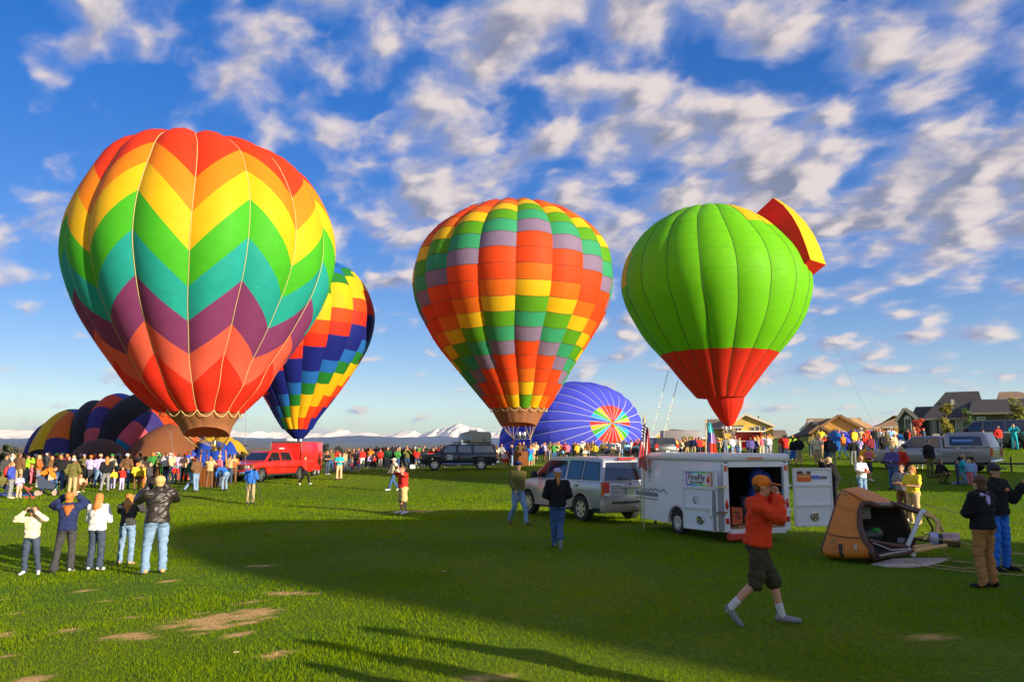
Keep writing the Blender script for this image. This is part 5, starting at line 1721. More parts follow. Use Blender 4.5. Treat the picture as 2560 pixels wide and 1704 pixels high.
# ================================================================== white balloon trailer (foreground)
TW = paint('trailer_white', (.80, .81, .84), 0, .4)
u_ = Vector((-.34, .94)).normalized(); v_ = Vector((u_.y, -u_.x))          # forward, right
RLc = at(1812, 1330, 17.8)                                               # rear left bottom corner
Lt, Wt, Ht, Z0 = 3.80, 1.85, 1.72, .26
ctr = Vector((RLc.x, RLc.y)) + u_ * Lt / 2 + v_ * Wt / 2
gzt = Tz(ctr.x, ctr.y)
wt = thing('balloon_trailer', 'white balloon trailer with both rear doors swung open and a FireFly sign', 'trailer', (ctr.x, ctr.y, gzt), math.atan2(u_.y, u_.x))
MWT = Matrix.Translation(wt.location) @ Matrix.Rotation(wt.rotation_euler.z, 4, 'Z')
hwt = Wt / 2
zt_ = Z0 + Ht
# walls as separate parts (the back is open)
xa = .09
rr_ = .29
side = [(Lt / 2, Z0)] + arch(xa, (rr_ + .10, rr_ + .02), Z0, 12) + [(-Lt / 2, Z0), (-Lt / 2, zt_ - .12), (Lt / 2, zt_ - .12)]
for s in (-1, 1):
    b = MB(); b.prism(side, s * (hwt - .05), s * hwt); b.build('side_wall', TW, wt)
    b = MB(); po = arch(xa, (rr_ + .14, rr_ + .02), Z0, 14); pi_ = arch(xa, (rr_ + .10, rr_ + .02), Z0, 14); b.prism(pi_ + po[::-1], s * (hwt - .02), s * (hwt + .015)); b.build('wheel_arch', mat('arch_pinkish', (.50, .40, .40), .5), wt, smooth=40)
    wheel(wt, xa, s * (hwt - .10), rr_, .19, s, 'hub')
b = MB(); b.box((Lt / 2 - .03, 0, Z0 + Ht / 2 - .06), (.06, Wt, Ht - .12)); b.build('front_wall', TW, wt, bevel=.02)
b = MB(); b.box((0, 0, Z0 + .04), (Lt, Wt - .1, .08)); fl = b.build('floor', mat('floor_ply', (.45, .27, .13), .6, var=.2, stretch=(1, 9, 1)), wt)
b = MB(); b.box((0, 0, zt_ - .04), (Lt + .10, Wt + .10, .20)); b.build('roof', paint('trailer_cap', (.74, .72, .70), 0, .35), wt, smooth=40, bevel=.075, bseg=4)
DKI = mat('interior_shade', (.03, .03, .035), .8)  # dark panels added to put shade into the trailer's inside
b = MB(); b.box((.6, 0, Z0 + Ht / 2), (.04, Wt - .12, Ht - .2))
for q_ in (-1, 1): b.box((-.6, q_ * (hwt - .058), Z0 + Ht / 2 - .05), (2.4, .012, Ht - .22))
b.box((-.6, 0, zt_ - .155), (2.4, Wt - .12, .012)); b.build('shade_lining', DKI, wt)
# rear frame
for s in (-1, 1):
    b = MB(); b.box((-Lt / 2 + .03, s * (hwt - .075), Z0 + Ht / 2 - .08), (.09, .15, Ht - .16)); f_ = b.build('rear_post', TW, wt, bevel=.015)
    b = MB(); b.ball((-Lt / 2 - .02, s * (hwt - .075), Z0 + .62), (.02, .045, .115), nu=14, nv=10); b.build('taillight', LAMPR, wt, smooth=60)
    for zz_ in (Z0 + .25, zt_ - .28):
        b = MB(); b.box((-Lt / 2 - .02, s * (hwt - .075), zz_), (.02, .09, .13)); b.build('side_marker', LAMPR, wt, bevel=.01)
b = MB(); b.box((-Lt / 2 + .03, 0, zt_ - .19), (.09, Wt - .3, .12)); b.build('rear_header', TW, wt)
b = MB(); b.box((-Lt / 2 + .02, 0, Z0 + .0), (.10, Wt - .3, .12)); b.build('rear_sill', TW, wt)
b = MB(); b.box((-Lt / 2 - .055, .05, zt_ - .05), (.012, .46, .045)); b.build('brake_lamp', LAMPR, wt)
# stripe and mountain line on the left side
s = 1
GS = mat('stripe_grey', (.20, .23, .28), .5)
yl = hwt + .004
for z_, h_ in ((.93, .11), (.81, .03)):
    b = MB(); b.box(((Lt / 2 + xa + .6) / 2 + .30, yl, z_), (Lt / 2 - xa - .62, .006, h_)); b.build('stripe', GS, wt)
zz = [q_ - .08 for q_ in [1.07, 1.11, 1.08, 1.12, 1.075, 1.10, 1.15, 1.09, 1.12, 1.17, 1.09, 1.13, 1.08, 1.12, 1.16, 1.10, 1.07]]
for dz in (0, .035):
    b = MB(); xs_ = np.linspace(Lt / 2 - .06, .55, len(zz)); b.tube([(x, yl, z + dz) for x, z in zip(xs_, zz)], .008, 4); b.build('mountain_line', GS, wt)
b = MB(); b.ball((1.42, hwt + .002, 1.50), (.12, .006, .17), nu=18, nv=12); em = b.build('oval_emblem', mat('emblem_pale', (.50, .58, .58), .5), wt, smooth=60)
b = MB(); b.ball((1.42, hwt + .008, 1.54), (.06, .004, .08)); b.box((1.42, hwt + .008, 1.42), (.05, .006, .04)); b.build('emblem_balloon', mat('emblem_teal', (.18, .38, .36), .5), em)
b = MB(); b.box((1.42, hwt + .004, 1.285), (.20, .006, .02)); b.build('emblem_text', mat('emblem_teal', (.18, .38, .36), .5), em)


# doors: the left one folded flat against the side, the right one swung wide
def text_mesh(s_, size, m_, parent, name, M, extrude=.002, align='CENTER'):
    cu = bpy.data.curves.new(name, 'FONT'); cu.body = s_; cu.size = size; cu.extrude = extrude; cu.align_x = align; cu.align_y = 'CENTER'; cu.offset = size * .012
    o = bpy.data.objects.new(name + '_t', cu); BENCH.collection.objects.link(o)
    BENCH.view_layers[0].update(); dg = BENCH.view_layers[0].depsgraph
    me_ = bpy.data.meshes.new_from_object(o.evaluated_get(dg)); bpy.data.objects.remove(o)
    me_.transform(M); me_.materials.clear(); me_.materials.append(m_)
    return link(name, me_, parent)


def rear_door(M, sign):
    """local x 0..1 across the door (1.0 m), z up; +y is the inner face that shows"""
    b = MB(); b.box((.51, 0, .69), (1.02, .045, 1.38), M=M); d_ = b.build('rear_door', TW, wt, bevel=.01)
    DFR = mat('door_frame_white', (.72, .72, .72), .45)
    for (c, sz) in (((.51, .03, 1.355), (1.02, .03, .05)), ((.51, .03, .025), (1.02, .03, .05)), ((.025, .03, .69), (.05, .03, 1.38)), ((.995, .03, .69), (.05, .03, 1.38))):
        b = MB(); b.box(c, sz, M=M); b.build('door_frame', DFR, d_, bevel=.008)
    for z_ in (.97, .50):
        b = MB(); b.box((.51, .035, z_), (.92, .035, .065), M=M); b.build('door_rib', DFR, d_, bevel=.01)
    b = MB(); b.lathe([(.115, 0), (.115, .02), (.09, .03), (.088, .02), (.01, .02)], 20, M=M @ Matrix.Translation((.50, .022, .24)) @ Matrix.Rotation(R(-90), 4, 'X')); v = b.build('round_vent', STEEL, d_, smooth=50)
    b = MB()
    for k in range(4):
        a0 = math.pi / 2 * k + .5; a1 = a0 + math.pi / 4
        q = M @ Matrix.Translation((.50, .046, .24))
        b.add([(0, 0, 0), (.08 * math.cos(a0), 0, .08 * math.sin(a0)), (.08 * math.cos(a1), 0, .08 * math.sin(a1))], [(0, 1, 2)], 0, q)
    b.build('vent_slot', DARKP, v)
    return d_


# folded door: lies along the left side, from the rear corner forwards; inner face looks outwards (+y in trailer space)
MI = MWT.inverted()
Ha = ground(1797, 17.75); Hb = ground(1716, 18.55)                        # hinge side and free edge of the folded door
dx_ = Vector((Hb.x - Ha.x, Hb.y - Ha.y, 0)).normalized()
Mf = MI @ Matrix(((dx_.x, dx_.y * -1, 0, Ha.x), (dx_.y, dx_.x, 0, Ha.y), (0, 0, 1, gzt + Z0 + .02), (0, 0, 0, 1)))
df = rear_door(Mf, 1)
for nm, c, sz, mm in (('sign_board', (.50, .026, 1.17), (.80, .012, .33), None),):
    b = MB(); b.box(c, sz, M=Mf)
    ms = bpy.data.materials.new('rainbow_border'); ms.use_nodes = True
    N_ = NT(ms.node_tree); p_ = [n for n in ms.node_tree.nodes if n.type == 'BSDF_PRINCIPLED'][0]
    sx_ = N_.n('ShaderNodeSeparateXYZ', {0: N_.n('ShaderNodeTexCoord').outputs['Generated']})
    hue = N_.math('MULTIPLY', sx_.outputs[0], .78)
    cc_ = N_.n('ShaderNodeCombineColor', {0: hue, 1: .8, 2: .7}, mode='HSV')
    ms.node_tree.links.new(cc_.outputs[0], p_.inputs['Base Color'])
    sg = b.build(nm, ms, df)
b = MB(); b.box((.50, .034, 1.17), (.71, .008, .25), M=Mf); b.build('sign_face', mat('sign_white', (.80, .78, .74), .5), df)
INK = mat('sign_ink', (.02, .02, .03), .5)
TM = Mf @ Matrix.Translation((.565, .042, 1.20)) @ Matrix.Rotation(R(90), 4, 'X') @ Matrix.Rotation(R(180), 4, 'Y')
text_mesh('FireFly', .19, INK, df, 'lettering', TM)
TM = Mf @ Matrix.Translation((.58, .042, 1.085)) @ Matrix.Rotation(R(90), 4, 'X') @ Matrix.Rotation(R(180), 4, 'Y')
text_mesh('BALLOONS', .075, INK, df, 'lettering', TM)
b = MB(); b.ball((.215, .042, 1.15), (.05, .006, .07), M=Mf); b.ball((.20, .042, 1.22), (.022, .005, .05), M=Mf); b.build('flame_logo', mat('flame_red', (.80, .06, .02), .5), df)
b = MB(); b.tube([(.12, .06, .82), (.10, .09, .35), (.16, .06, .30)], .014, 5, M=Mf); b.tube([(.62, .05, .78), (.62, .10, .72), (.62, .05, .60)], .02, 5, M=Mf); b.build('door_handle', STEEL, df)
b = MB(); b.box((.035, .065, .48), (.06, .04, .90), M=Mf); b.build('door_seal', mat('seal_grey', (.25, .24, .25), .7), df)
# open door on the right
Oa = ground(2086, 18.75); Ob = ground(1986, 18.55)
dx_ = Vector((Ob.x - Oa.x, Ob.y - Oa.y, 0)).normalized()
Mo = MI @ Matrix(((dx_.x, -dx_.y, 0, Oa.x), (dx_.y, dx_.x, 0, Oa.y), (0, 0, 1, gzt + Z0 + .05), (0, 0, 0, 1)))
do = rear_door(Mo, -1)
for c, sz, cl in (((.74, .03, 1.27), (.36, .012, .07), (.10, .03, .02)), ((.72, .034, 1.28), (.10, .012, .06), (.72, .62, .55)), ((.74, .03, 1.14), (.36, .012, .17), (.80, .13, .02)), ((.74, .036, 1.18), (.30, .008, .04), (.85, .45, .10)), ((.44, .03, 1.16), (.22, .012, .08), (.10, .18, .60)), ((.22, .03, 1.15), (.18, .012, .07), (.20, .16, .22))):
    b = MB(); b.box(c, sz, M=Mo); b.build('sticker', mat('sticker', cl, .5), do)
for z_ in (Z0 + .45, Z0 + 1.02):
    q0 = MI @ Vector((Ob.x, Ob.y, 0)); q0.z = z_
    b = MB(); b.tube([(-Lt / 2, -hwt + .02, z_), q0 + Vector((.03, 0, 0))], .022, 6); b.build('hinge_arm', TW, wt)
    q0 = MI @ Vector((Ha.x, Ha.y, 0)); q0.z = z_
    b = MB(); b.box(((q0.x - Lt / 2) / 2, (q0.y + hwt) / 2, z_), (.18, abs(q0.y - hwt) + .06, .05)); b.build('hinge_arm', STEEL, wt)
# front bits and cargo
b = MB(); b.tube([(Lt / 2, .6, Z0), (Lt / 2 + 1.15, 0, Z0 + .05), (Lt / 2, -.6, Z0)], .045, 6); b.tube([(Lt / 2 + .85, 0, 0), (Lt / 2 + .85, 0, Z0 + .2)], .035, 6); b.build('drawbar', DARKP, wt)
b = MB(); b.tube([(Lt / 2 + .02, hwt + .02, .05), (Lt / 2 + .02, hwt + .02, 1.25)], .014, 6); b.build('front_pole', CHROME, wt)
b = MB(); b.box((-Lt / 2 - .04, hwt - .32, Z0 - .10), (.16, .50, .14)); b.build('rear_step', mat('step_red', (.62, .05, .03), .5), wt, bevel=.02)
Mw = wt.matrix_basis.copy()
Mw = Matrix.Translation(wt.location) @ Matrix.Rotation(wt.rotation_euler.z, 4, 'Z')
b = MB(); b.ball((-1.35, -.45, 1.42), (.20, .22, .30), nu=14, nv=10); b.ball((-1.45, -.62, 1.25), (.16, .16, .36)); b.ball((-1.3, -.5, .95), (.26, .28, .40)); b.box((-1.2, -.45, .55), (.6, .5, .5))
o = b.build('blue_bag', mat('bag_blue', (.03, .08, .42), .6, bump=.6, bscale=6), None, smooth=60); o.matrix_world = Mw; tag(o, 'bulging royal blue fabric bag stuffed in the right of the white trailer', 'bag')
b = MB(); b.box((-1.45, .35, .58), (.32, .30, .40)); o = b.build('equipment_box', mat('box_orange_red', (.55, .10, .03), .6), None, bevel=.02); o.matrix_world = Mw; tag(o, 'orange-red box with a dark emblem standing on the white trailer floor', 'box')
b = MB(); b.tube([(-1.62, .28, .52), (-1.62, .36, .60), (-1.62, .31, .66), (-1.62, .42, .68)], .015, 5); o2 = b.build('box_emblem', INK, o); 
for k in range(5):
    b = MB(); b.box((-1.2, -.62 + .24 * k, Z0 + .095), (1.1, .16, .02)); o = b.build('floor_slat', mat('slat_wood', (.55, .36, .18), .6, var=.2), fl)
b = MB(); b.lathe([(.12, Z0 + .08), (.14, Z0 + .12), (.14, .95), (.10, 1.02), (.02, 1.04)], 16, M=Matrix.Translation((-1.2, -.15, 0))); o = b.build('gas_cylinder', mat('cylinder_dark', (.05, .05, .06), .4, metal=.5), None, smooth=50); o.matrix_world = Mw; tag(o, 'dark gas cylinder standing inside the open white trailer', 'gas cylinder')


# ================================================================== flags
def flag(label, px, Yd, z_top_py, foot_py, cloth_fn, z_top, drop, width, pole_m, px_top=None):
    base = at(px, foot_py, Yd)
    top = at(px_top or px + 2, z_top_py, Yd)
    gz = Tz(base.x, base.y)
    root = thing('flag', label, 'flag', (base.x, base.y, gz))
    org = Vector(root.location)
    b = MB(); b.tube([Vector((base.x, base.y, gz)) - org, top - org], .017, 6); b.build('flagpole', pole_m, root, smooth=60)
    return root, top - org


def us_flag():
    root, top = flag('limp American flag on a wooden pole at the front of the white trailer', 1609, 20.9, 1036, 1300, None, 0, 0, 0, mat('pole_wood', (.60, .42, .18), .5))
    base_top = at(1611, 1060, 24.5) - Vector(root.location)
    base_bot = at(1600, 1195, 24.4) - Vector(root.location)
    # hanging cloth: columns along the hoist (13 stripes) fold down; param a across stripes, b along the fly
    na, nb = 26, 16
    def P(a, b_):
        # a 0..1 across the stripes, b_ 0..1 along the fly (falls down)
        x = .02 + (a - .5) * .32 * (.45 + .55 * b_) - .10 * b_ + .03 * math.sin(a * 19 + b_ * 3)
        y = .05 * math.sin(a * 22 + 1.2 * b_) + .03 * math.sin(b_ * 9)
        z = top.z - .10 - 1.30 * b_ - .33 * a * (1 - b_ * .6) + .02 * math.sin(a * 15)
        return (x + base_top.x * 0 + top.x * 1.0, y - .05, z)
    cm_ = {'r': mat('flag_red', (.62, .03, .03), .8), 'w': mat('flag_white', (.78, .74, .70), .8), 'b': mat('flag_blue', (.03, .05, .22), .8)}
    for st in range(13):
        vs = []; fs = []; mi = []
        for i in range(3):
            for j in range(nb + 1): vs.append(P((st + i / 2) / 13, j / nb))
        for i in range(2):
            for j in range(nb):
                a = i * (nb + 1) + j
                if st < 7 and j < nb * .40: continue
                fs.append((a, a + 1, a + nb + 2, a + nb + 1))
        me_ = bpy.data.meshes.new('stripe'); me_.from_pydata(vs, [], fs); me_.materials.append(cm_['r' if st % 2 == 0 else 'w']); me_.shade_smooth(); link('stripe', me_, root)
    vs = []; fs = []
    for i in range(15):
        for j in range(8): vs.append(P(7 / 13 * i / 14, .40 * j / 7))
    for i in range(14):
        for j in range(7):
            a = i * 8 + j; fs.append((a, a + 1, a + 9, a + 8))
    me_ = bpy.data.meshes.new('canton'); me_.from_pydata(vs, [], fs); me_.materials.append(cm_['b']); me_.shade_smooth(); ca = link('canton', me_, root)
    for i in range(9):
        for j in range(6 if i % 2 == 0 else 5):
            p_ = Vector(P(7 / 13 * (i + .5) / 9, .40 * (j + (.5 if i % 2 == 0 else 1)) / 6))
            vs = []
            for k in range(10):
                r_ = .024 if k % 2 == 0 else .010
                vs.append((p_.x + r_ * math.sin(k * math.pi / 5), p_.y - .012, p_.z + r_ * math.cos(k * math.pi / 5)))
            me_ = bpy.data.meshes.new('star'); me_.from_pydata(vs, [], [tuple(range(10))]); me_.materials.append(cm_['w']); link('star', me_, ca)


us_flag()
root, top = flag('red, lilac and turquoise flag hanging on a wooden pole above the white trailer roof', 1764, 22.5, 1048, 1300, None, 0, 0, 0, mat('pole_wood', (.60, .42, .18), .5), 1765)
for k, (a0, a1, b0, b1, cl) in enumerate([(0, 1, 0, .22, (.08, .55, .55)), (0, .45, .22, .45, (.08, .10, .35)), (.45, 1, .22, .45, (.62, .45, .72)), (0, .18, .45, 1, (.08, .12, .30)), (.18, .7, .45, 1, (.72, .04, .02)), (.7, 1, .45, 1, (.85, .20, .03))]):
    vs = []; fs = []
    for i in range(6):
        for j in range(11):
            a = a0 + (a1 - a0) * i / 5; bb = b0 + (b1 - b0) * j / 10
            vs.append((top.x + .02 + a * (.12 + .26 * bb) + .012 * math.sin(bb * 8), top.y + .05 * math.sin(a * 9 + bb * 3) - .04, top.z - .10 - 1.28 * bb - .08 * a * bb))
    for i in range(5):
        for j in range(10): q = i * 11 + j; fs.append((q, q + 1, q + 12, q + 11))
    me_ = bpy.data.meshes.new('flag_panel'); me_.from_pydata(vs, [], fs); me_.materials.append(mat('flag2', cl, .8)); me_.shade_smooth(); link('flag_panel', me_, root)
# ================================================================== houses
SHING = lambda n, c: mat('shingle_' + n, c, .9, var=.3, vscale=3.5, bump=.4, bscale=12)
SID = lambda n, c: mat('siding_' + n, c, .8, var=.05, vscale=.6)
TRIM = mat('trim_cream', (.78, .70, .52), .6)
PANE = mat('window_pane', (.05, .07, .09), .08, spec=.9)


def gable_part(root, x0, x1, ze, zp, y0, y1, z0, wall, roof, xp=None, ov=.35, front=True, hip=0., trim=TRIM, name='wing', siding=True):
    """one wing: walls from z0 to the eaves, gable facing -y, ridge along y (front=True) or along x (front=False)"""
    b = MB()
    if front:
        xp = (x0 + x1) / 2 if xp is None else xp
        b.prism([(x0, z0), (x1, z0), (x1, ze), (xp, zp - .1), (x0, ze)], y0, y1); w_ = b.build('wall', wall, root)
        for a, c in (((x0, ze), (xp, zp)), ((xp, zp), (x1, ze))):
            d = Vector((c[0] - a[0], 0, c[1] - a[1])); L = d.length; d /= L
            nn = Vector((-d.z, 0, d.x))
            A = Vector((a[0], 0, a[1])); C_ = Vector((c[0], 0, c[1]))
            if a == (x0, ze): A = A - d * ov
            else: C_ = C_ + d * ov
            vs = [Vector((p.x, yy, p.z)) + nn * q for q in (0.02, .20) for p in (A, C_) for yy in (y0 - ov, y1 + ov)]
            b = MB(); b.add(vs, [(0, 2, 3, 1), (4, 5, 7, 6), (0, 1, 5, 4), (2, 6, 7, 3), (0, 4, 6, 2), (1, 3, 7, 5)]); b.build('roof', roof, root)
            vs = [Vector((p.x, yy, p.z)) + nn * q for q in (-.12, .215) for p in (A, C_) for yy in (y0 - ov - .06, y0 - ov - .005)]
            b = MB(); b.add(vs, [(0, 2, 3, 1), (4, 5, 7, 6), (0, 1, 5, 4), (2, 6, 7, 3), (0, 4, 6, 2), (1, 3, 7, 5)]); b.build('bargeboard', trim, root)
    else:
        b = MB(); b.box(((x0 + x1) / 2, (y0 + y1) / 2, (z0 + ze) / 2), (x1 - x0, y1 - y0, ze - z0)); w_ = b.build('wall', wall, root)
        ym = (y0 + y1) / 2; h0 = hip if isinstance(hip, tuple) else (hip, hip)
        A = [(x0 - ov, y0 - ov, ze), (x1 + ov, y0 - ov, ze), (x1 + ov, y1 + ov, ze), (x0 - ov, y1 + ov, ze)]
        r0, r1 = (x0 - ov + h0[0], ym, zp), (x1 + ov - h0[1], ym, zp)
        vs = A + [r0, r1]
        b = MB(); b.add(vs, [(0, 1, 5, 4), (1, 2, 5), (2, 3, 4, 5), (3, 0, 4), (3, 2, 1, 0)]); b.build('roof', roof, root)
        b = MB(); b.box(((x0 + x1) / 2, y0 - ov - .03, ze - .08), (x1 - x0 + 2 * ov, .06, .2)); b.build('fascia', trim, root)
    return w_


def window(w_, x, z, wd, ht, y, frame=TRIM, bars=1, pane=PANE):
    b = MB(); b.box((x, y - .04, z), (wd + .16, .06, ht + .16)); f = b.build('window', frame, w_)
    n = bars
    for k in range(n):
        b = MB(); b.box((x - wd / 2 + wd / n * (k + .5), y - .08, z), (wd / n - .06, .04, ht)); b.build('pane', pane, f)


def house(label, px0, px1, Yd, **k):
    p = ground((px0 + px1) / 2, Yd)
    return thing('house', label, 'house', (p.x, p.y, p.z - .2))


def hx(root, px, Yd): return at(px, 1090, Yd).x - root.location.x
def hz(root, py, Yd, px=1900): return at(px, py, Yd).z - root.location.z


# yellow house
Y1 = 112.
YEL = SID('yellow', (.78, .52, .10)); BR = SHING('tan_grey', (.20, .15, .10))
h = house('yellow gabled house with a row of small windows behind the red trailer', 1770, 1938, Y1)
w_ = gable_part(h, hx(h, 1822, Y1), hx(h, 1932, Y1), hz(h, 1064, Y1), hz(h, 1036, Y1), 0, 12, 0, YEL, BR, xp=hx(h, 1866, Y1))
for px in (1895, 1909): window(w_, hx(h, px, Y1), hz(h, 1074, Y1), .45, 1.0, 0)
w2 = gable_part(h, hx(h, 1766, Y1), hx(h, 1860, Y1), hz(h, 1068, Y1), hz(h, 1043, Y1), 1.5, 11, 0, YEL, BR, front=False, ov=.3)
w3 = gable_part(h, hx(h, 1818, Y1 - 2), hx(h, 1868, Y1 - 2), hz(h, 1067, Y1 - 2), hz(h, 1062, Y1 - 2), -2, 0, 0, YEL, BR, front=False, ov=.15)
for k in range(5): window(w3, hx(h, 1827 + 8.6 * k, Y1 - 2), hz(h, 1073, Y1 - 2), .28, .38, -2)
window(w_, hx(h, 1882, Y1), hz(h, 1072, Y1), .5, .5, 0)
b = MB(); b.tube([(hx(h, 1900, Y1), 5, hz(h, 1050, Y1)), (hx(h, 1900, Y1), 5, hz(h, 1036, Y1))], .08, 6); b.build('vent_pipe', DARKP, h)
h = house('small house with only its grey roof and cream gable showing above the grey box trailer', 1640, 1735, 120.)
gable_part(h, hx(h, 1640, 120.), hx(h, 1690, 120.), hz(h, 1090, 120.), hz(h, 1074, 120.), 0, 9, 0, YEL, BR, xp=hx(h, 1664, 120.))
gable_part(h, hx(h, 1660, 120.), hx(h, 1735, 120.), hz(h, 1078, 120.), hz(h, 1070, 120.), 2, 9, 0, YEL, BR, front=False, hip=(1.5, 3.5))
h = house('low house with a plain brown roof between the yellow and the tan houses', 1932, 1968, 120.)
gable_part(h, hx(h, 1930, 120.), hx(h, 1966, 120.), hz(h, 1094, 120.), hz(h, 1073, 120.), 0, 8, 0, SID('greybrown', (.30, .24, .17)), BR, front=False, hip=.5)

# tan house
Y2 = 100.
ORS = SID('orange_tan', (.66, .36, .12)); TR = SHING('tan', (.36, .21, .095)); DR = SHING('dark', (.085, .07, .06))
h = house('wide tan house with two orange gables and brown shingle roofs', 1995, 2190, Y2)
gable_part(h, hx(h, 1994, Y2 + 3), hx(h, 2130, Y2 + 3), hz(h, 1072, Y2 + 3), hz(h, 1042, Y2 + 3), 3, 12, 0, SID('violet_grey', (.42, .38, .40)), TR, front=False, hip=.2)
w_ = gable_part(h, hx(h, 2004, Y2), hx(h, 2056, Y2), hz(h, 1072, Y2), hz(h, 1050, Y2), .5, 8, 0, ORS, TR)
b = MB(); b.lathe([(.22, 0), (.22, .05), (.01, .06)], 14, M=Matrix.Translation((hx(h, 2033, Y2), .47, hz(h, 1058, Y2))) @ Matrix.Rotation(R(90), 4, 'X')); b.build('gable_vent', TRIM, h)
w_ = gable_part(h, hx(h, 2060, Y2 - 2), hx(h, 2178, Y2 - 2), hz(h, 1072, Y2 - 2), hz(h, 1038, Y2 - 2), -1.5, 10, 0, SID('gold', (.72, .42, .10)), TR, xp=hx(h, 2118, Y2 - 2), trim=TR)
w_ = gable_part(h, hx(h, 2062, Y2 - 4), hx(h, 2112, Y2 - 4), hz(h, 1080, Y2 - 4), hz(h, 1064, Y2 - 4), -4, -1, 0, SID('gold', (.72, .42, .10)), TR, xp=hx(h, 2084, Y2 - 4), trim=TR)
b = MB()
x0, x1 = hx(h, 2110, Y2 - 4), hx(h, 2222, Y2 - 4)
b.add([(x0, -4, hz(h, 1083, Y2 - 4)), (x1, -4, hz(h, 1088, Y2 - 4)), (hx(h, 2190, Y2), 4, hz(h, 1066, Y2)), (hx(h, 2140, Y2), 4, hz(h, 1040, Y2)), (x0, -4, 0), (x1, -4, 0), (x1, 4, 0), (x0, 4, 0)], [(0, 1, 2, 3), (4, 5, 1, 0), (5, 6, 2, 1), (7, 4, 0, 3), (6, 7, 3, 2), (4, 7, 6, 5)])
b.build('roof', TR, h)
b = MB(); b.add([(hx(h, 1996, Y2 - 4), -3.5, hz(h, 1093, Y2 - 4)), (hx(h, 2062, Y2 - 4), -3.5, hz(h, 1084, Y2 - 4)), (hx(h, 2112, Y2 - 4), 2, hz(h, 1042, Y2)), (hx(h, 2062, Y2), 2, hz(h, 1062, Y2)), (hx(h, 1996, Y2 - 4), -3.5, 0), (hx(h, 2062, Y2 - 4), -3.5, 0), (hx(h, 2062, Y2), 2, 0)], [(0, 1, 2, 3), (4, 5, 1, 0), (4, 0, 3, 6), (5, 6, 3, 2, 1)])
b.build('porch_roof', DR, h)
for px in (2067,):
    b = MB(); b.tube([(hx(h, px, Y2), 2.5, hz(h, 1060, Y2)), (hx(h, px, Y2), 2.5, hz(h, 1044, Y2))], .12, 6); b.build('vent_pipe', TRIM, h)
h = house('tan house with a hipped roof half hidden behind the green house', 2190, 2262, 112.)
gable_part(h, hx(h, 2180, 112.), hx(h, 2275, 112.), hz(h, 1068, 112.), hz(h, 1035, 112.), 0, 10, 0, SID('gold', (.72, .42, .10)), TR, front=False, hip=(5.2, 2.5))
gable_part(h, hx(h, 2210, 110.), hx(h, 2270, 110.), hz(h, 1066, 110.), hz(h, 1047, 110.), -2, 4, 0, SID('gold', (.72, .42, .10)), TR, front=False, hip=(3.0, 1.))

# dark green house
Y3 = 78.
GRN = SID('dark_green', (.075, .085, .06)); DSH = SHING('charcoal', (.045, .040, .038)); TSH = SHING('sunlit_tan', (.30, .18, .09))
h = house('dark green ranch house with a charcoal hip roof on the rise at far right', 2255, 2600, Y3)
w_ = gable_part(h, hx(h, 2254, Y3 - 1), hx(h, 2306, Y3 - 1), hz(h, 1045, Y3 - 1), hz(h, 1018, Y3 - 1), -1, 8, 0, GRN, DSH, xp=hx(h, 2275, Y3 - 1), trim=mat('trim_grey', (.35, .33, .28), .6))
window(w_, hx(h, 2281, Y3 - 1), hz(h, 1062, Y3 - 1), .62, 1.35, -1, WHITEP, 2)
b = MB(); x_ = hx(h, 2281, Y3 - 1); z_ = hz(h, 1062, Y3 - 1) + .72
b.prism([(x_ + .40 * math.cos(R(a)), z_ + .36 * math.sin(R(a))) for a in range(0, 181, 20)], -1.07, -1.02); b.build('arched_window', WHITEP, w_)
gable_part(h, hx(h, 2262, Y3 + 1), hx(h, 2345, Y3 + 1), hz(h, 1045, Y3 + 1), hz(h, 1012, Y3 + 4), 2.2, 9.5, 0, GRN, DSH, front=False, hip=(.6, .3), ov=.3, trim=mat('trim_tan', (.34, .27, .18), .6))
w_ = gable_part(h, hx(h, 2303, Y3 + 1), hx(h, 2446, Y3 + 1), hz(h, 1044, Y3 + 1), hz(h, 976, Y3 + 5), 1.5, 13, 0, GRN, DSH, front=False, hip=(2.6, .6), ov=.5, trim=mat('trim_tan', (.34, .27, .18), .6))
w4 = gable_part(h, hx(h, 2436, Y3), hx(h, 2640, Y3), hz(h, 1032, Y3), hz(h, 998, Y3 + 4), 0, 11, 0, SID('olive', (.10, .10, .055)), DSH, front=False, hip=(.5, .5), ov=.4, trim=mat('trim_tan', (.34, .27, .18), .6))
gable_part(h, hx(h, 2426, Y3 + 6), hx(h, 2520, Y3 + 6), hz(h, 1000, Y3 + 6), hz(h, 981, Y3 + 8), 6, 14, 3, GRN, TSH, front=False, hip=(.3, 2.4), ov=.3)
for px, wd_, ht_, nb in ((2342, .55, 1.5, 2), (2384, .55, 1.5, 2), (2400, .4, 1.3, 1)):
    window(w_, hx(h, px, Y3 + 1), hz(h, 1060, Y3 + 1), wd_, ht_, 1.5, WHITEP, nb)
b = MB(); b.box((hx(h, 2319, Y3 + 1), 1.44, hz(h, 1068, Y3 + 1)), (.75, .08, 1.9)); b.build('door', mat('door_grey', (.22, .26, .27), .5), w_)
window(w4, hx(h, 2456, Y3), hz(h, 1046, Y3), .7, .18, 0, WHITEP, 1)
for k, px in enumerate((2334, 2366)):
    b = MB(); b.box((hx(h, px, Y3), .6, hz(h, 1067, Y3)), (.18, .18, 1.5)); b.build('porch_post', mat('trim_tan', (.34, .27, .18), .6), h)
for px in (2345,):
    b = MB(); b.box((hx(h, px, Y3 + 3), 4.2, hz(h, 1003, Y3 + 3)), (.35, .35, .55)); b.build('roof_vent', TRIM, h)
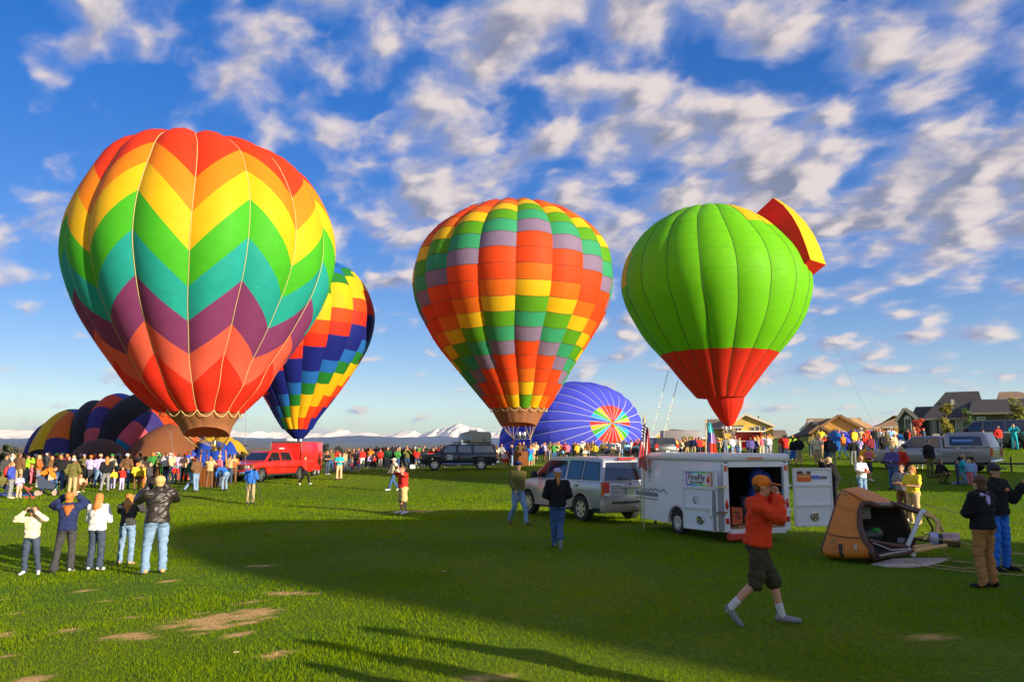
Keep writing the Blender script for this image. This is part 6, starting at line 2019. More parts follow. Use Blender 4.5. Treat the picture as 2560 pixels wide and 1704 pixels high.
for i, px in enumerate((2341, 2364)):
    p = ground(px, Y3 - 2.2); p.z = at(px, 1081, Y3 - 2.2).z - .35
    b = MB(); b.box((0, 0, .42), (.62, .55, .06)); b.box((0, .27, .72), (.62, .06, .62))
    for sx in (-1, 1): b.box((sx * .28, 0, .2), (.05, .5, .42)); b.box((sx * .30, 0, .60), (.06, .5, .05))
    o = b.build('patio_chair', mat('chair_beige', (.42, .38, .35), .7), None, loc=(p.x, p.y, Tz(p.x, p.y) + .0), rz=R(160 + 20 * i)); tag(o, ('left' if i == 0 else 'right') + ' beige patio chair on the porch of the dark green house', 'chair', 'patio chairs')


for o in list(COL.objects):      # every house squarely faces the field
    if o.get('category') == 'house':
        al = math.atan2(o.location.x, o.location.y)
        o.rotation_euler = (0, 0, -al); o.scale = (math.cos(al), 1, 1)

# ================================================================== trees and shrubs
def leafy(name, label, px, Yd, py_top, py_bot, wpx, col, trunk=True, n=900, seed=1, clumps=7, cat='tree', leaf=.13, hfrac=.45, group=None):
    base = ground(px, Yd)
    top = at(px, py_top, Yd).z - base.z
    wr = wpx / FPX * Yd / 2
    root = thing(name, label, cat, (base.x, base.y, base.z), 0, group)
    rn = random.Random(seed)
    z0 = top * (1 - hfrac) if trunk else 0.
    if trunk:
        b = MB(); b.tube([(0, 0, 0), (.05, .02, top * .35), (-.03, 0, top * .7), (0, 0, top * .95)], [.075, .06, .04, .015], 7)
        for k in range(7):
            a = rn.random() * 6.28; z = top * (.42 + .07 * k); b.tube([(0, 0, z), (wr * .7 * math.cos(a), wr * .7 * math.sin(a), z + top * .10)], [.025, .008], 5)
        b.build('trunk', mat('bark', (.22, .14, .07), .9, bump=.5), root)
    cl = [(rn.gauss(0, .33) * wr, rn.gauss(0, .33) * wr, z0 + (top - z0) * (rn.random() * .86 + .07), wr * (.32 + .38 * rn.random())) for _ in range(clumps)]
    vs = []; fs = []
    for i in range(n):
        c = cl[rn.randrange(len(cl))]
        d = Vector((rn.gauss(0, 1), rn.gauss(0, 1), rn.gauss(0, 1))).normalized() * c[3] * rn.random() ** .4
        p = Vector((c[0], c[1], c[2])) + d
        if p.z < .05: p.z = .05 + rn.random() * .2
        a = Vector((rn.gauss(0, 1), rn.gauss(0, 1), rn.gauss(0, 1))).normalized(); q = a.orthogonal().normalized()
        k = len(vs); s_ = leaf * (.6 + .8 * rn.random())
        vs += [p - a * s_, p + q * s_ * .5, p + a * s_, p - q * s_ * .5]; fs.append((k, k + 1, k + 2, k + 3))
    me_ = bpy.data.meshes.new('crown'); me_.from_pydata([tuple(v) for v in vs], [], fs); me_.materials.append(mat('leaf_' + name, col, .6, var=.45, vscale=2.2, trans=.3))
    link('crown', me_, root)
    return root


leafy('young_tree', 'slender yellow-green sapling in front of the dark green house porch', 2372, 70., 1010, 1086, 26, (.30, .27, .03), seed=3, hfrac=.70, clumps=14, leaf=.17, n=1300)
leafy('young_tree', 'thin leafy tree at the right edge in front of the dark green house', 2546, 66., 1000, 1085, 48, (.24, .24, .03), seed=9, hfrac=.75, clumps=16, n=1400, leaf=.16)
leafy('shrub', 'red-leaved shrub by the arched window of the dark green house', 2299, 73., 1038, 1088, 30, (.50, .07, .03), False, 900, 5, 6, 'shrub')
leafy('shrub', 'round dark green shrub beside the tan house wall', 2258, 76., 1066, 1092, 26, (.05, .10, .02), False, 500, 6, 6, 'shrub')
leafy('shrub', 'tall bright green shrub growing at the corner of the dark green house', 2424, 73., 1020, 1082, 40, (.07, .15, .02), True, 800, 7, 9, 'shrub', hfrac=.8)
leafy('bush', 'dark olive bush at the left edge of the picture beyond the crowd', 6, 74., 1117, 1165, 46, (.07, .085, .02), False, 900, 8, 9, 'bush', leaf=.2)
for i, (px, yd, pt, w) in enumerate([(500, 300, 1106, 9), (583, 260, 1107, 6), (612, 280, 1109, 7), (600, 330, 1110, 16), (812, 240, 1112, 20), (850, 330, 1112, 24), (30, 280, 1113, 30), (760, 300, 1111, 18)]):
    leafy('far_tree', 'dark far-off tree standing on the plain ' + ['behind the chevron balloon skirt', 'just left of the red pickup hood', 'above the red pickup hood', 'low behind the red pickup cab', 'right of the red trailer', 'behind the teal-shirted woman', 'beyond the left crowd edge', 'behind the red trailer'][i], px, yd, pt, 1125, w, (.03, .04, .025), True, 160, 20 + i, 4, leaf=.5, hfrac=.85)

# a low timber rail along the rise
for i in range(2):
    b = MB()
    a, c = ((2145, 2255), (2290, 2395))[i]
    P0, P1 = ground(a, 70.), ground(c, 66.)
    root = thing('timber_edging', ['low sunlit timber edging on the rise below the tan houses', 'low sunlit timber edging below the dark green house porch'][i], 'garden edging', P0)
    for k in range(6):
        q0 = P0.lerp(P1, k / 6) - P0; q1 = P0.lerp(P1, (k + .97) / 6) - P0
        b = MB(); b.tube([q0 + Vector((0, 0, .2)), q1 + Vector((0, 0, .2))], .22, 4); b.build('timber', mat('timber_orange', (.55, .28, .09), .8, var=.2), root)

# kite tails with little flags and a tether line
for i, (x0, y0, x1, y1) in enumerate([(1670, 925, 1630, 1082), (1694, 950, 1662, 1072)]):
    A = at(x0, y0, 70.); B_ = at(x1, y1, 69.)
    root = thing('kite_tail', ['left string of tiny coloured pennants hanging beside the green balloon', 'right string of tiny coloured pennants hanging beside the green balloon'][i], 'pennant string', B_, 0, 'pennant strings')
    root.location.z = Tz(B_.x, B_.y)
    org = Vector(root.location)
    G = Vector((B_.x - .4, B_.y, Tz(B_.x, B_.y)))
    b = MB(); b.tube([G - org, B_ - org, A - org], .008, 3); b.build('string', WHITEP, root)
    cols = [(.75, .08, .05), (.08, .40, .50), (.80, .75, .70), (.10, .35, .10), (.75, .55, .05), (.10, .15, .50)]
    nf = 34
    for k in range(nf):
        p = B_.lerp(A, (k + .5) / nf) - org
        me_ = bpy.data.meshes.new('pennant'); me_.from_pydata([tuple(p), tuple(p + Vector((.10, .03, -.03))), tuple(p + Vector((.02, .02, -.15)))], [], [(0, 1, 2)]); me_.materials.append(mat('pennant', cols[(k + i) % 6], .7)); link('pennant', me_, root)
for i, (x0, y0, dd0, x1, dd1) in enumerate([(2038, 755, 69., 2218, 72.), (420, 1030, 41., 455, 41.), (614, 1020, 41.5, 616, 41.5)]):
    A = at(x0, y0, dd0); B_ = ground(x1, dd1)
    o = thing('tether_line', ['thin rope running from the green balloon down to the grass at right', 'thin rope falling from the chevron balloon skirt on its left side', 'thin rope falling from the chevron balloon skirt beside the red pickup'][i], 'rope', B_)
    b = MB(); b.tube([Vector((0, 0, 0)), (A - B_) * .5 + Vector((0, 0, -.6)), A - B_], .010, 4); b.build('rope', mat('rope_grey', (.18, .20, .24), .8), o)


# ================================================================== wicker basket lying on its side (foreground right)
def lying_basket():
    # basket frame: local x = up axis of the basket (bottom -> rim), y, z = its section
    Yb = 15.3
    g = ground(2165, Yb)
    root = thing('wicker_basket', 'orange wicker balloon basket tipped on its side with its burner frame sticking out', 'balloon basket', (g.x, g.y, g.z), 0)
    org = Vector(root.location)
    # key corners placed in the world from the view: bottom end B* (left) and rim end R* (right)
    def W_(px, py, d): return at(px, py, d) - org
    # section polygon: 4 rounded corners: near-low, near-high, far-high, far-low
    Bn = [W_(2050, 1388, 15.0), W_(2103, 1222, 15.2), W_(2145, 1215, 16.1), W_(2098, 1350, 16.3)]
    Rn = [W_(2178, 1394, 14.3), W_(2182, 1262, 14.5), W_(2248, 1262, 15.8), W_(2290, 1372, 15.9)]
    # near wall has a dished (cut-away) rim: the rim dips towards the bottom in the middle of the near wall
    def section(t, corners_a, corners_b, rad=.17, n=5):
        q = [a.lerp(b_, t) for a, b_ in zip(corners_a, corners_b)]
        pts = []
        for i in range(4):
            p0, p1, p2 = q[i - 1], q[i], q[(i + 1) % 4]
            a = p1 + (p0 - p1).normalized() * rad; c = p1 + (p2 - p1).normalized() * rad
            for k in range(n + 1):
                s = k / n; pts.append((a * (1 - s) ** 2 + p1 * 2 * s * (1 - s) + c * s * s, i))
            for k in range(1, 6):      # straight stretch to the next corner
                a2 = p2 + (p1 - p2).normalized() * rad
                pts.append((c.lerp(a2, k / 6), i + .5))
        return pts
    nrow = 14
    S0 = section(0, Bn, Rn)
    n = len(S0)
    # depth of the rim per perimeter point: full at the corners, shorter in the middle of the near side
    def reach(i):
        lab = S0[i][1]
        ph = i / n
        return 1.0
    rows = []
    for j in range(nrow + 1):
        t = j / nrow
        row = []
        for i in range(n):
            lab = S0[i][1]
            # near wall = stretch between corner 0 and 1
            per = n // 4
            k = i - 5
            f = 0
            if 0 <= k <= per:
                f = math.sin(math.pi * min(max((k) / per, 0), 1)) ** .8
            tt = t * (1 - .34 * f)
            sec = section(tt, Bn, Rn)[i][0]
            c = sum((q.lerp(r, tt) for q, r in zip(Bn, Rn)), Vector()) / 4
            sec = c + (sec - c) * (1 + .05 * math.sin(math.pi * t) - (.08 if t == 0 else 0))
            row.append(sec)
        rows.append(row)
    vs = []; fs = []
    for row in rows: vs += row
    inner = []
    for row in rows[::-1][:nrow]:
        c = sum(row, Vector()) / n
        inner.append([c + (p - c) * .90 for p in row])
    for row in inner: vs += row
    tot = len(rows) + len(inner)
    for j in range(tot - 1):
        for i in range(n):
            i2 = (i + 1) % n; fs.append((j * n + i, j * n + i2, (j + 1) * n + i2, (j + 1) * n + i))
    fs.append(tuple(range(n))); fs.append(tuple(range((tot - 1) * n, tot * n)))
    nr_ = len(rows) * n
    b = MB(); b.add(vs, [q for q in fs if not min(q) >= nr_ - n], 0)
    o = b.build('basket_body', [WICKER], root, smooth=60)
    b = MB(); b.add([tuple(v) for v in vs], [q for q in fs if min(q) >= nr_ - n], 0)
    b.build('basket_inside_shade', mat('inside_shade', (.035, .022, .015), .8, bump=.4), root, smooth=60)  # inner faces coloured dark for the shade inside the basket
    # weave in real relief: rows of cane following the section
    cane = mat('cane', (.80, .27, .025), .5, var=.12, vscale=30)
    cane_d = mat('cane_dark', (.62, .19, .02), .6)
    bb = [MB(), MB()]
    for j in range(0, 30):
        t = .02 + .95 * j / 30
        pts = []
        for i in range(n + 1):
            a = rows[min(int(t * nrow), nrow - 1)][i % n]; c = rows[min(int(t * nrow) + 1, nrow)][i % n]
            p = a.lerp(c, t * nrow - int(t * nrow)); ce = sum(rows[min(int(t * nrow), nrow)], Vector()) / n
            pts.append(p + (p - ce).normalized() * (.002 + .010 * ((i + j) % 2)))
        bb[j % 2].tube(pts, .015 if j % 2 else .018, 5, cap=False)
    for b, m_ in zip(bb, (cane, cane_d)):
        o = b.build('cane_weave', m_, root, smooth=60); o['kind'] = 'stuff'
    # rim padding
    b = MB(); b.tube(rows[-1] + [rows[-1][0]], .055, 8, cap=False); b.build('padded_rim', LEATHER, root, smooth=70)
    b = MB(); b.tube([p for p in rows[0]] + [rows[0][0]], .04, 6, cap=False); b.build('leather_base_edge', LEATHER, root, smooth=70)
    # leather strap and rope handles on the near wall
    per = n // 4
    def near(k, t):   # k 0..1 up the near wall
        i = 5 + k * per; i0 = int(i); f = i - i0
        j = t * nrow; j0 = min(int(j), nrow - 1)
        p = (rows[j0][i0 % n] * (1 - f) + rows[j0][(i0 + 1) % n] * f).lerp(rows[j0 + 1][i0 % n] * (1 - f) + rows[j0 + 1][(i0 + 1) % n] * f, j - j0)
        return p + Vector((-.02, -.03, .012))
    b = MB(); b.tube([near(-.30, .45), near(-.12, .42), near(.05, .40)], .034, 6); b.build('leather_strap', BLACKR, root)
    for k0 in (.14, .80):
        b = MB(); b.tube([near(k0, .02 + .9 * q / 10) + Vector((0, -.012, .0)) for q in range(11)], .012, 5); b.build('sewn_rope', mat('rope_dark', (.20, .09, .03), .8), root)
        b = MB(); b.tube([near(k0 - .01, .25), near(k0 - .10, .30), near(k0 - .14, .22), near(k0 - .10, .14), near(k0 - .01, .28)], .010, 5); b.build('rope_handle', ROPE, root)
    for k_, t_ in ((.02, .72), (1.02, .62)):
        p = near(k_, t_); b = MB(); b.box(tuple(p), (.05, .02, .09)); b.build('rim_tag', mat('tag_pale', (.55, .50, .42), .6), root)
    # inside: instrument, cylinder
    c1 = sum(inner[-1], Vector()) / n
    b = MB(); cc = sum((q.lerp(r, .55) for q, r in zip(Bn, Rn)), Vector()) / 4
    b.box(tuple(cc + Vector((.08, .25, .20))), (.20, .06, .24)); b.build('document_pouch', mat('pouch_pale', (.42, .38, .36), .6), root)
    b = MB(); b.ball(tuple(cc + Vector((.15, .0, -.12))), (.10, .08, .045)); b.build('green_cushion', mat('bright_green', (.03, .42, .05), .6), root)
    b = MB(); b.lathe([(.15, -.5), (.17, -.45), (.17, .35), (.10, .45), (.02, .46)], 16, M=Matrix.Translation(cc + Vector((-.02, .35, -.28))) @ Matrix.Rotation(R(80), 4, 'Y')); b.build('fuel_cylinder', mat('cyl_grey', (.10, .10, .11), .4, metal=.5), root, smooth=50)
    b = MB(); b.box(tuple(W_(2252, 1350, 15.0)), (.17, .10, .11)); b.build('instrument_box', mat('instrument_dark', (.06, .06, .06), .5), root, bevel=.01)
    b = MB(); b.box(tuple(W_(2252, 1350, 14.94)), (.12, .005, .075)); b.build('instrument_screen', mat('screen_grey', (.20, .26, .30), .2), root)
    # uprights: leather-covered poles from the rim to the burner frame
    j = [W_(2300, 1278, 15.0), W_(2296, 1272, 15.6), W_(2284, 1370, 14.6), W_(2288, 1388, 14.4)]
    for a, c, r_, nm, mm in ((W_(2226, 1255, 15.4), W_(2312, 1284, 15.2), .042, 'upright', LEATHER), (W_(2243, 1253, 15.7), W_(2300, 1275, 15.6), .034, 'upright', LEATHER), (W_(2172, 1350, 14.4), W_(2272, 1366, 14.6), .034, 'upright', LEATHER), (W_(2194, 1390, 14.3), W_(2282, 1377, 14.6), .036, 'upright', LEATHER),
                          (W_(2248, 1335, 15.9), W_(2330, 1352, 15.7), .03, 'upright', LEATHER)):
        b = MB(); b.tube([a, a.lerp(c, .5) + Vector((0, 0, -.02)), c], r_, 8); b.build(nm, mm, root, smooth=60)
    # pale bent load frame
    fr = mat('frame_pale', (.60, .62, .62), .4)
    b = MB(); b.tube([W_(2310, 1276, 15.1), W_(2302, 1282, 15.0), W_(2287, 1322, 14.8), W_(2268, 1364, 14.6), W_(2272, 1374, 14.6), W_(2286, 1388, 14.6)], .042, 8); b.build('load_frame', fr, root, smooth=60)
    tan = mat('padded_tan', (.72, .46, .16), .6)
    b = MB(); b.tube([W_(2308, 1284, 15.1), W_(2334, 1294, 15.1), W_(2345, 1310, 15.0), W_(2338, 1345, 14.9), W_(2325, 1362, 14.8), W_(2283, 1367, 14.7)], .038, 8); b.build('flex_corner', tan, root, smooth=60)
    b = MB(); b.tube([W_(2316, 1280, 15.3), W_(2345, 1300, 15.3), W_(2357, 1328, 15.3)], .034, 8); b.build('flex_corner', tan, root, smooth=60)
    b = MB(); b.tube([W_(2286, 1376, 14.5), W_(2330, 1368, 14.5), W_(2365, 1363, 14.6)], .038, 8); b.build('flex_corner', tan, root, smooth=60)
    b = MB(); b.tube([W_(2316, 1292, 15.5), W_(2332, 1320, 15.4), W_(2328, 1340, 15.2)], .022, 6); b.build('gas_hose', BLACKR, root, smooth=60)
    b = MB(); b.tube([W_(2182, 1356, 14.3), W_(2230, 1374, 14.3), W_(2268, 1371, 14.5)], .012, 5); b.build('gas_hose', mat('hose_pale', (.45, .40, .36), .5), root, smooth=60)
    b = MB(); b.tube([W_(2200, 1388, 14.2), W_(2240, 1380, 14.3), W_(2268, 1376, 14.5)], .014, 5); b.build('gas_hose', mat('hose_pale', (.45, .40, .36), .5), root, smooth=60)
    # burner can
    A = W_(2322, 1346, 14.9); B_ = W_(2398, 1350, 14.7)
    d = (B_ - A); L = d.length
    M = Matrix.Translation(A) @ d.to_track_quat('Z', 'Y').to_matrix().to_4x4()
    b = MB(); b.lathe([(.10, 0), (.125, .02), (.125, L * .30), (.118, L * .31)], 22, M=M); b.build('burner_base', mat('enamel_blue_white', (.42, .48, .68), .35, metal=.4), root, smooth=40)
    b = MB(); b.lathe([(.112, L * .31), (.112, L * .45)], 22, M=M); b.build('burner_vents', mat('vent_dark', (.02, .03, .03), .5), root, smooth=40)
    b = MB(); b.lathe([(.125, L * .45), (.130, L * .47), (.140, L * .98), (.150, L), (.130, L), (.120, L * .5)], 26, M=M); b.build('burner_can', mat('heat_tinted_steel', (.42, .30, .25), .28, metal=.9, var=.4, vscale=5), root, smooth=40)
    b = MB(); b.tube([W_(2318, 1336, 14.9), W_(2306, 1330, 14.9)], .02, 6); b.tube([W_(2320, 1344, 14.9), W_(2308, 1348, 14.9)], .016, 6); b.build('burner_valve', BRASS, root)
    return root


lying_basket()
# pale fabric strip on the grass under the burner
g0 = [ground(px, y) for px, y in ((2178, 14.35), (2235, 14.8), (2310, 15.1), (2372, 14.9), (2320, 14.1), (2262, 13.95), (2215, 14.05))]
b = MB(); c0 = sum(g0, Vector()) / 7
vs = [p - c0 + Vector((0, 0, .03 + .03 * (i % 2))) for i, p in enumerate(g0)] + [p - c0 + Vector((0, 0, .008)) for p in g0]
n = 7
b.add(vs, [tuple(range(n)), tuple(range(2 * n - 1, n - 1, -1))] + [(i, (i + 1) % n, (i + 1) % n + n, i + n) for i in range(n)])
o = b.build('fabric_strip', mat('fabric_pale', (.62, .50, .44), .8, bump=.5, bscale=4, var=.12, vscale=2), None, loc=c0, bevel=.006); tag(o, 'pale crumpled cloth strip lying on the grass under the burner', 'cloth')
# ropes over the grass
for i, pts in enumerate([[(2300, 14.6, .5), (2420, 14.9, .32), (2500, 15.1, .12), (2600, 15.4, .05)], [(2290, 14.4, .06), (2310, 14.0, .03), (2420, 13.4, .03), (2560, 13.0, .03), (2640, 12.8, .03)], [(2350, 15.0, .3), (2380, 14.5, .06), (2450, 14.3, .03), (2560, 14.0, .03), (2640, 13.9, .03)],
                          [(2400, 15.1, .35), (2450, 14.8, .15), (2530, 14.2, .04), (2640, 13.6, .03)], [(2262, 14.5, .04), (2330, 14.2, .03), (2400, 13.8, .03), (2480, 13.7, .03), (2600, 13.6, .03)], [(2315, 15.4, 1.02), (2420, 15.8, .80), (2500, 16.3, .62), (2640, 17., .4)]]):
    P_ = []
    for (px, y, hgt) in pts:
        q = ground(px, y); P_.append(q + Vector((0, 0, hgt)))
    dense = []
    for a, c in zip(P_, P_[1:]):
        for k in range(8):
            q = a.lerp(c, k / 8); q += Vector((0, .05 * math.sin(k * 1.3 + i), 0)); gz = Tz(q.x, q.y) + .03; q.z = max(q.z, gz); dense.append(q)
    dense.append(P_[-1])
    o0 = dense[0]
    b = MB(); b.tube([p - o0 for p in dense], .010, 4)
    o = b.build('ground_rope', ROPE, None, loc=o0); tag(o, 'pale rope ' + ['stretched taut from the burner frame past the couple', 'lying on the grass, nearest the camera of the ropes', 'sagging from the burner frame to the grass', 'running from the burner mouth to the right edge', 'trailing from the cloth strip across the grass', 'running high behind the couple from the top of the frame'][i], 'rope', 'ropes from the tipped basket')

# ================================================================== haze
HX0, HX1, HY0, HY1 = -14600., 14600., -2600., 16600.
b = MB(); b.box(((HX0 + HX1) / 2, (HY0 + HY1) / 2, (330 - 14) / 2), (HX1 - HX0, HY1 - HY0, 344))
hz_o = b.build('haze', [], None)
hm = bpy.data.materials.new('haze_air'); hm.use_nodes = True
for k in list(hm.node_tree.nodes): hm.node_tree.nodes.remove(k)
Nh = NT(hm.node_tree)
pv = Nh.n('ShaderNodeVolumePrincipled', {'Color': (.70, .82, 1.0, 1), 'Density': HAZE_D, 'Anisotropy': .2})
Nh.n('ShaderNodeOutputMaterial', {'Volume': pv.outputs[0]})
hz_o.data.materials.append(hm)
hz_o['kind'] = 'stuff'
# ================================================================== foreground people
PAL['flame'] = (.78, .055, .012); PAL['sand'] = (.60, .42, .17); PAL['caramel'] = (.40, .19, .06); PAL['darkolive'] = (.06, .052, .025)


def P_(px, d, h, pose_, face, top, bottom, head, label, **k):
    g = ground(px, d)
    lvl = {'J': (True, 1.5), 'L': (True, .6), 'S': (False, .4)}[top[1]]
    return person(g, h, pose_, face, (top[0], lvl[0], lvl[1]), bottom, head, label, **k)


a = P_(1903, 9.75, 1.80, 'phone', 82, ('flame', 'J'), ('darkolive', 'shorts'), ('cap', 'orange', 'brown'), 'striding person in orange sweatshirt, orange cap and dark shorts with hands at the face', hi=True, shoes='grey')
for s_ in 'LR':
    J = POSES['phone']
    an = J['an' + s_]; kn = J['kn' + s_]
    b = MB(); capsule(b, an + (kn - an).normalized() * -.02, an + (kn - an).normalized() * .13, .046, .052); o = link('sock', remeshed('sock', b, .014), a); o.data.materials.append(mat('sock_white', (.62, .60, .58), .9))
a = P_(1395, 16.9, 1.70, 'stepaway', 186, ('black', 'J'), ('denim', 'long'), ('cap', 'lavender', 'ginger', 'pony'), 'person from behind with a long ponytail, black jacket and blue jeans beside the silver SUV', hi=True, shoes='grey')
a = P_(1295, 22.0, 1.80, 'walk', 30, ('olive', 'L'), ('paleblue', 'long'), ('cap', 'navy', 'brown'), 'person in an olive shirt and faded jeans walking at the front of the silver SUV', hi=True, shoes='brown')
a = P_(2470, 12.0, 1.70, 'crossed', 200, ('black', 'J'), ('caramel', 'long'), ('bob', 'brown'), 'person from behind in a black hooded jacket and tan trousers by the tipped basket', hi=True, shoes='black')
b = MB(); J = POSES['crossed']; capsule(b, J['neck'] + Vector((-.10, .05, -.03)), J['neck'] + Vector((.10, .05, -.03)), .045, .045); capsule(b, J['neck'] + Vector((0, .09, -.08)), J['neck'] + Vector((0, .12, -.16)), .06, .03); o = link('hood_lining', remeshed('hood_lining', b, .016), a); o.data.materials.append(cloth('lavender'))
a = P_(2506, 13.6, 1.84, 'wave', 20, ('black', 'J'), ('blue', 'long'), ('cap', 'charcoal', 'brown'), 'person in black shirt, cap and blue jeans waving a hand at the right edge', hi=True, shoes='black')
b = MB(); b.ball((.07, -.155, 1.33), (.045, .02, .03)); b.build('shirt_logo', mat('logo_orange', (.75, .20, .06), .6), a, smooth=60)
# the group of five on the left
a = P_(72, 15.2, 1.27, 'camhigh', 10, ('cream', 'L'), ('slate', 'long'), ('long', 'brown'), 'small child in cream shirt and dark jeans taking a photo, leftmost of the foreground group', hi=True, child=True, shoes='white')
held_camera(a, 'camhigh', label='silver-black camera held up by the child in the cream shirt')
a = P_(160, 15.35, 1.55, 'camhigh', 200, ('navy', 'J'), ('charcoal', 'flare'), ('bob', 'ginger'), 'fair-haired youth from behind in a navy jacket with an orange hood and dark flared jeans', hi=True, child=False, shoes='white')
b = MB(); J = POSES['camhigh']; capsule(b, J['neck'] + Vector((-.07, .06, -.06)), J['neck'] + Vector((.07, .06, -.06)), .06, .06); capsule(b, J['neck'] + Vector((0, .10, -.10)), J['neck'] + Vector((0, .14, -.21)), .09, .04); o = link('hood', remeshed('hood', b, .016), a); o.data.materials.append(cloth('rust'))
a = P_(236, 15.5, 1.50, 'hold', 176, ('white', 'J'), ('slate', 'flare'), ('long', 'ginger'), 'girl from behind in a white hooded sweatshirt with long auburn hair and dark flared jeans', hi=True, shoes='white')
a = P_(313, 16.2, 1.46, 'camera', 186, ('charcoal', 'L'), ('paleblue', 'long'), ('long', 'ginger'), 'girl from behind in a grey top and pale jeans with long ginger hair, arms raised', hi=True, child=False, shoes='tan')
a = P_(385, 14.9, 1.86, 'camera', 212, ('black', 'J'), ('paleblue', 'long'), ('short', 'blond'), 'tall grey-blond man from behind in a black leather jacket and light jeans aiming a camera', hi=True, leather=True, shoes='tan', wide=1.08)
held_camera(a, 'camera', label='dark camera held up by the man in the leather jacket')
a = P_(178, 36.3, 1.80, 'pockets', 195, ('olive', 'J'), ('tan', 'long'), ('cap', 'white', 'brown'), 'person in olive jacket, white cap and tan trousers just behind the fair-haired youth', leather=False, shoes='brown', hi=True)
a = P_(625, 34.8, 1.76, 'hold', 185, ('blue', 'J'), ('khaki', 'long'), ('short', 'brown'), 'person in bright blue jacket and khaki trousers standing at a tripod before the red pickup', hi=True)
g = ground(632, 34.3); b = MB()
for k in range(3):
    an = 2.1 * k + .4; b.tube([(0, 0, 1.35), (.42 * math.cos(an), .42 * math.sin(an), 0)], .016, 5)
b.tube([(0, 0, 1.3), (0, 0, 1.5)], .02, 6); t_ = b.build('tripod', DARKP, None, loc=g); tag(t_, 'thin dark camera tripod before the red pickup, in front of the person in blue', 'tripod')
b = MB(); b.box((0, 0, 0), (.16, .10, .11)); b.tube([(0, 0, 0), (0, .14, 0)], .04, 8); o = b.build('camera', mat('camera_black', (.02, .02, .022), .35), None, loc=g + Vector((0, 0, 1.55))); tag(o, 'camera on top of the tripod in front of the red pickup', 'camera')
a = P_(1006, 29.5, 1.80, 'camhigh', 300, ('red', 'S'), ('sand', 'shorts'), ('short', 'dark'), 'heavy-set person in a red T-shirt and khaki shorts photographing in the open grass', hi=True, wide=1.25, shoes='white')
held_camera(a, 'camhigh', label='camera held to the face of the person in the red T-shirt and khaki shorts')
a = P_(984, 41.5, 1.74, 'walk', 300, ('cream', 'J'), ('denim', 'long'), ('cap', 'cream', 'brown'), 'person in a cream and black jacket and jeans walking behind the red-shirted photographer', hi=True, shoes='white')
a = P_(760, 46., 1.68, 'walk', 70, ('red', 'J'), ('black', 'long'), ('short', 'brown'), 'person in a loose red top and black leggings striding in front of the red trailer', shoes='white')
# by the basket and the pewter pickup
a = P_(2288, 21.5, 1.60, 'hold', 292, ('yellow', 'S'), ('tan', 'long'), ('bob', 'ginger'), 'woman with red hair, pale yellow top and tan trousers behind the tipped basket', hi=True, wide=1.12, shoes='cream')
a = P_(2262, 22.4, 1.60, 'crossed', 310, ('grey', 'S'), ('brown', 'long'), ('short', 'brown'), 'person in a grey shirt and brown trousers standing beside the woman in pale yellow', hi=True, shoes='cream')
a = P_(2158, 27.5, 1.66, 'hold', 20, ('white', 'S'), ('paleblue', 'long'), ('bob', 'ginger'), 'woman in a bright white top with ginger hair holding a cup above the tipped basket', hi=True)
b = MB(); b.tube([(0, 0, 0), (0, 0, .12)], [.04, .05], 10); q = a.location + Vector((.02, -.31, 1.10)); o = b.build('cup', mat('cup_red', (.62, .04, .04), .4), None, loc=q); tag(o, 'red cup held by the woman in the bright white top', 'cup')
a = P_(2090, 26., 1.74, 'aimdown', 265, ('black', 'J'), ('black', 'long'), ('cap', 'tan', 'grey'), 'person in black aiming a camera to the left behind the open trailer door', hi=True)
held_camera(a, 'aimdown', big=True, label='camera with a long lens aimed left by the person in black behind the trailer door')
a = P_(2170, 36., 1.70, 'carry', 8, ('gold', 'J'), ('charcoal', 'shorts'), ('bob', 'brown'), 'person in an orange-yellow jacket and dark shorts carrying a child in pink', hi=True, wide=1.2, shoes='white')
c_ = a.location
a = person(Vector((c_.x - .05, c_.y - .34, c_.z)), 1.0, 'sit', 160, ('pink', True, 1.5), ('navy', 'long'), ('cap', 'sky', 'brown'), 'small child in a pink top and pale blue cap carried by the person in orange-yellow', child=True, lift=.78, shoes='white')
a = P_(2236, 32.3, 1.80, 'crossed', 300, ('purple', 'J'), ('denim', 'long'), ('cap', 'cream', 'brown'), 'person in purple-grey jacket, cream cap and blue jeans at the pewter pickup bonnet', hi=True)
a = P_(2258, 34., 1.70, 'relaxed', 290, ('red', 'J'), ('slate', 'long'), ('long', 'blond'), 'blond woman in a red jacket standing at the front wing of the pewter pickup', hi=True)
a = P_(2327, 36.6, 1.78, 'stand', 15, ('black', 'J'), ('olive', 'long'), ('short', 'dark'), 'person in a black jacket and olive trousers standing at the door of the pewter pickup', hi=True)
a = P_(2352, 34.4, 1.68, 'squat', 20, ('black', 'L'), ('olive', 'long'), ('long', 'brown'), 'woman with brown hair in a dark vest squatting beside the pewter pickup', hi=True, shoes='black')
a = P_(2396, 33.6, 1.10, 'stand', 60, ('slate', 'L'), ('navy', 'long'), ('short', 'brown'), 'small child in a dark top at the knee of the person in a tan cap', child=True)
a = P_(2410, 34.0, 1.78, 'kneel', 50, ('teal', 'S'), ('paleblue', 'long'), ('cap', 'khaki', 'brown'), 'kneeling person in a tan cap and grey-teal shirt among children beside the pewter pickup', hi=True, shoes='lavender')
a = P_(2427, 33.4, 1.12, 'stand', 300, ('sky', 'L'), ('pink', 'long'), ('bob', 'blond'), 'blond child in a pale blue top and pink trousers behind the kneeling person', child=True)
a = P_(2440, 33.9, 1.05, 'stand', 250, ('lavender', 'J'), ('pink', 'long'), ('short', 'brown'), 'little child in lavender at the rear wheel of the pewter pickup', child=True)
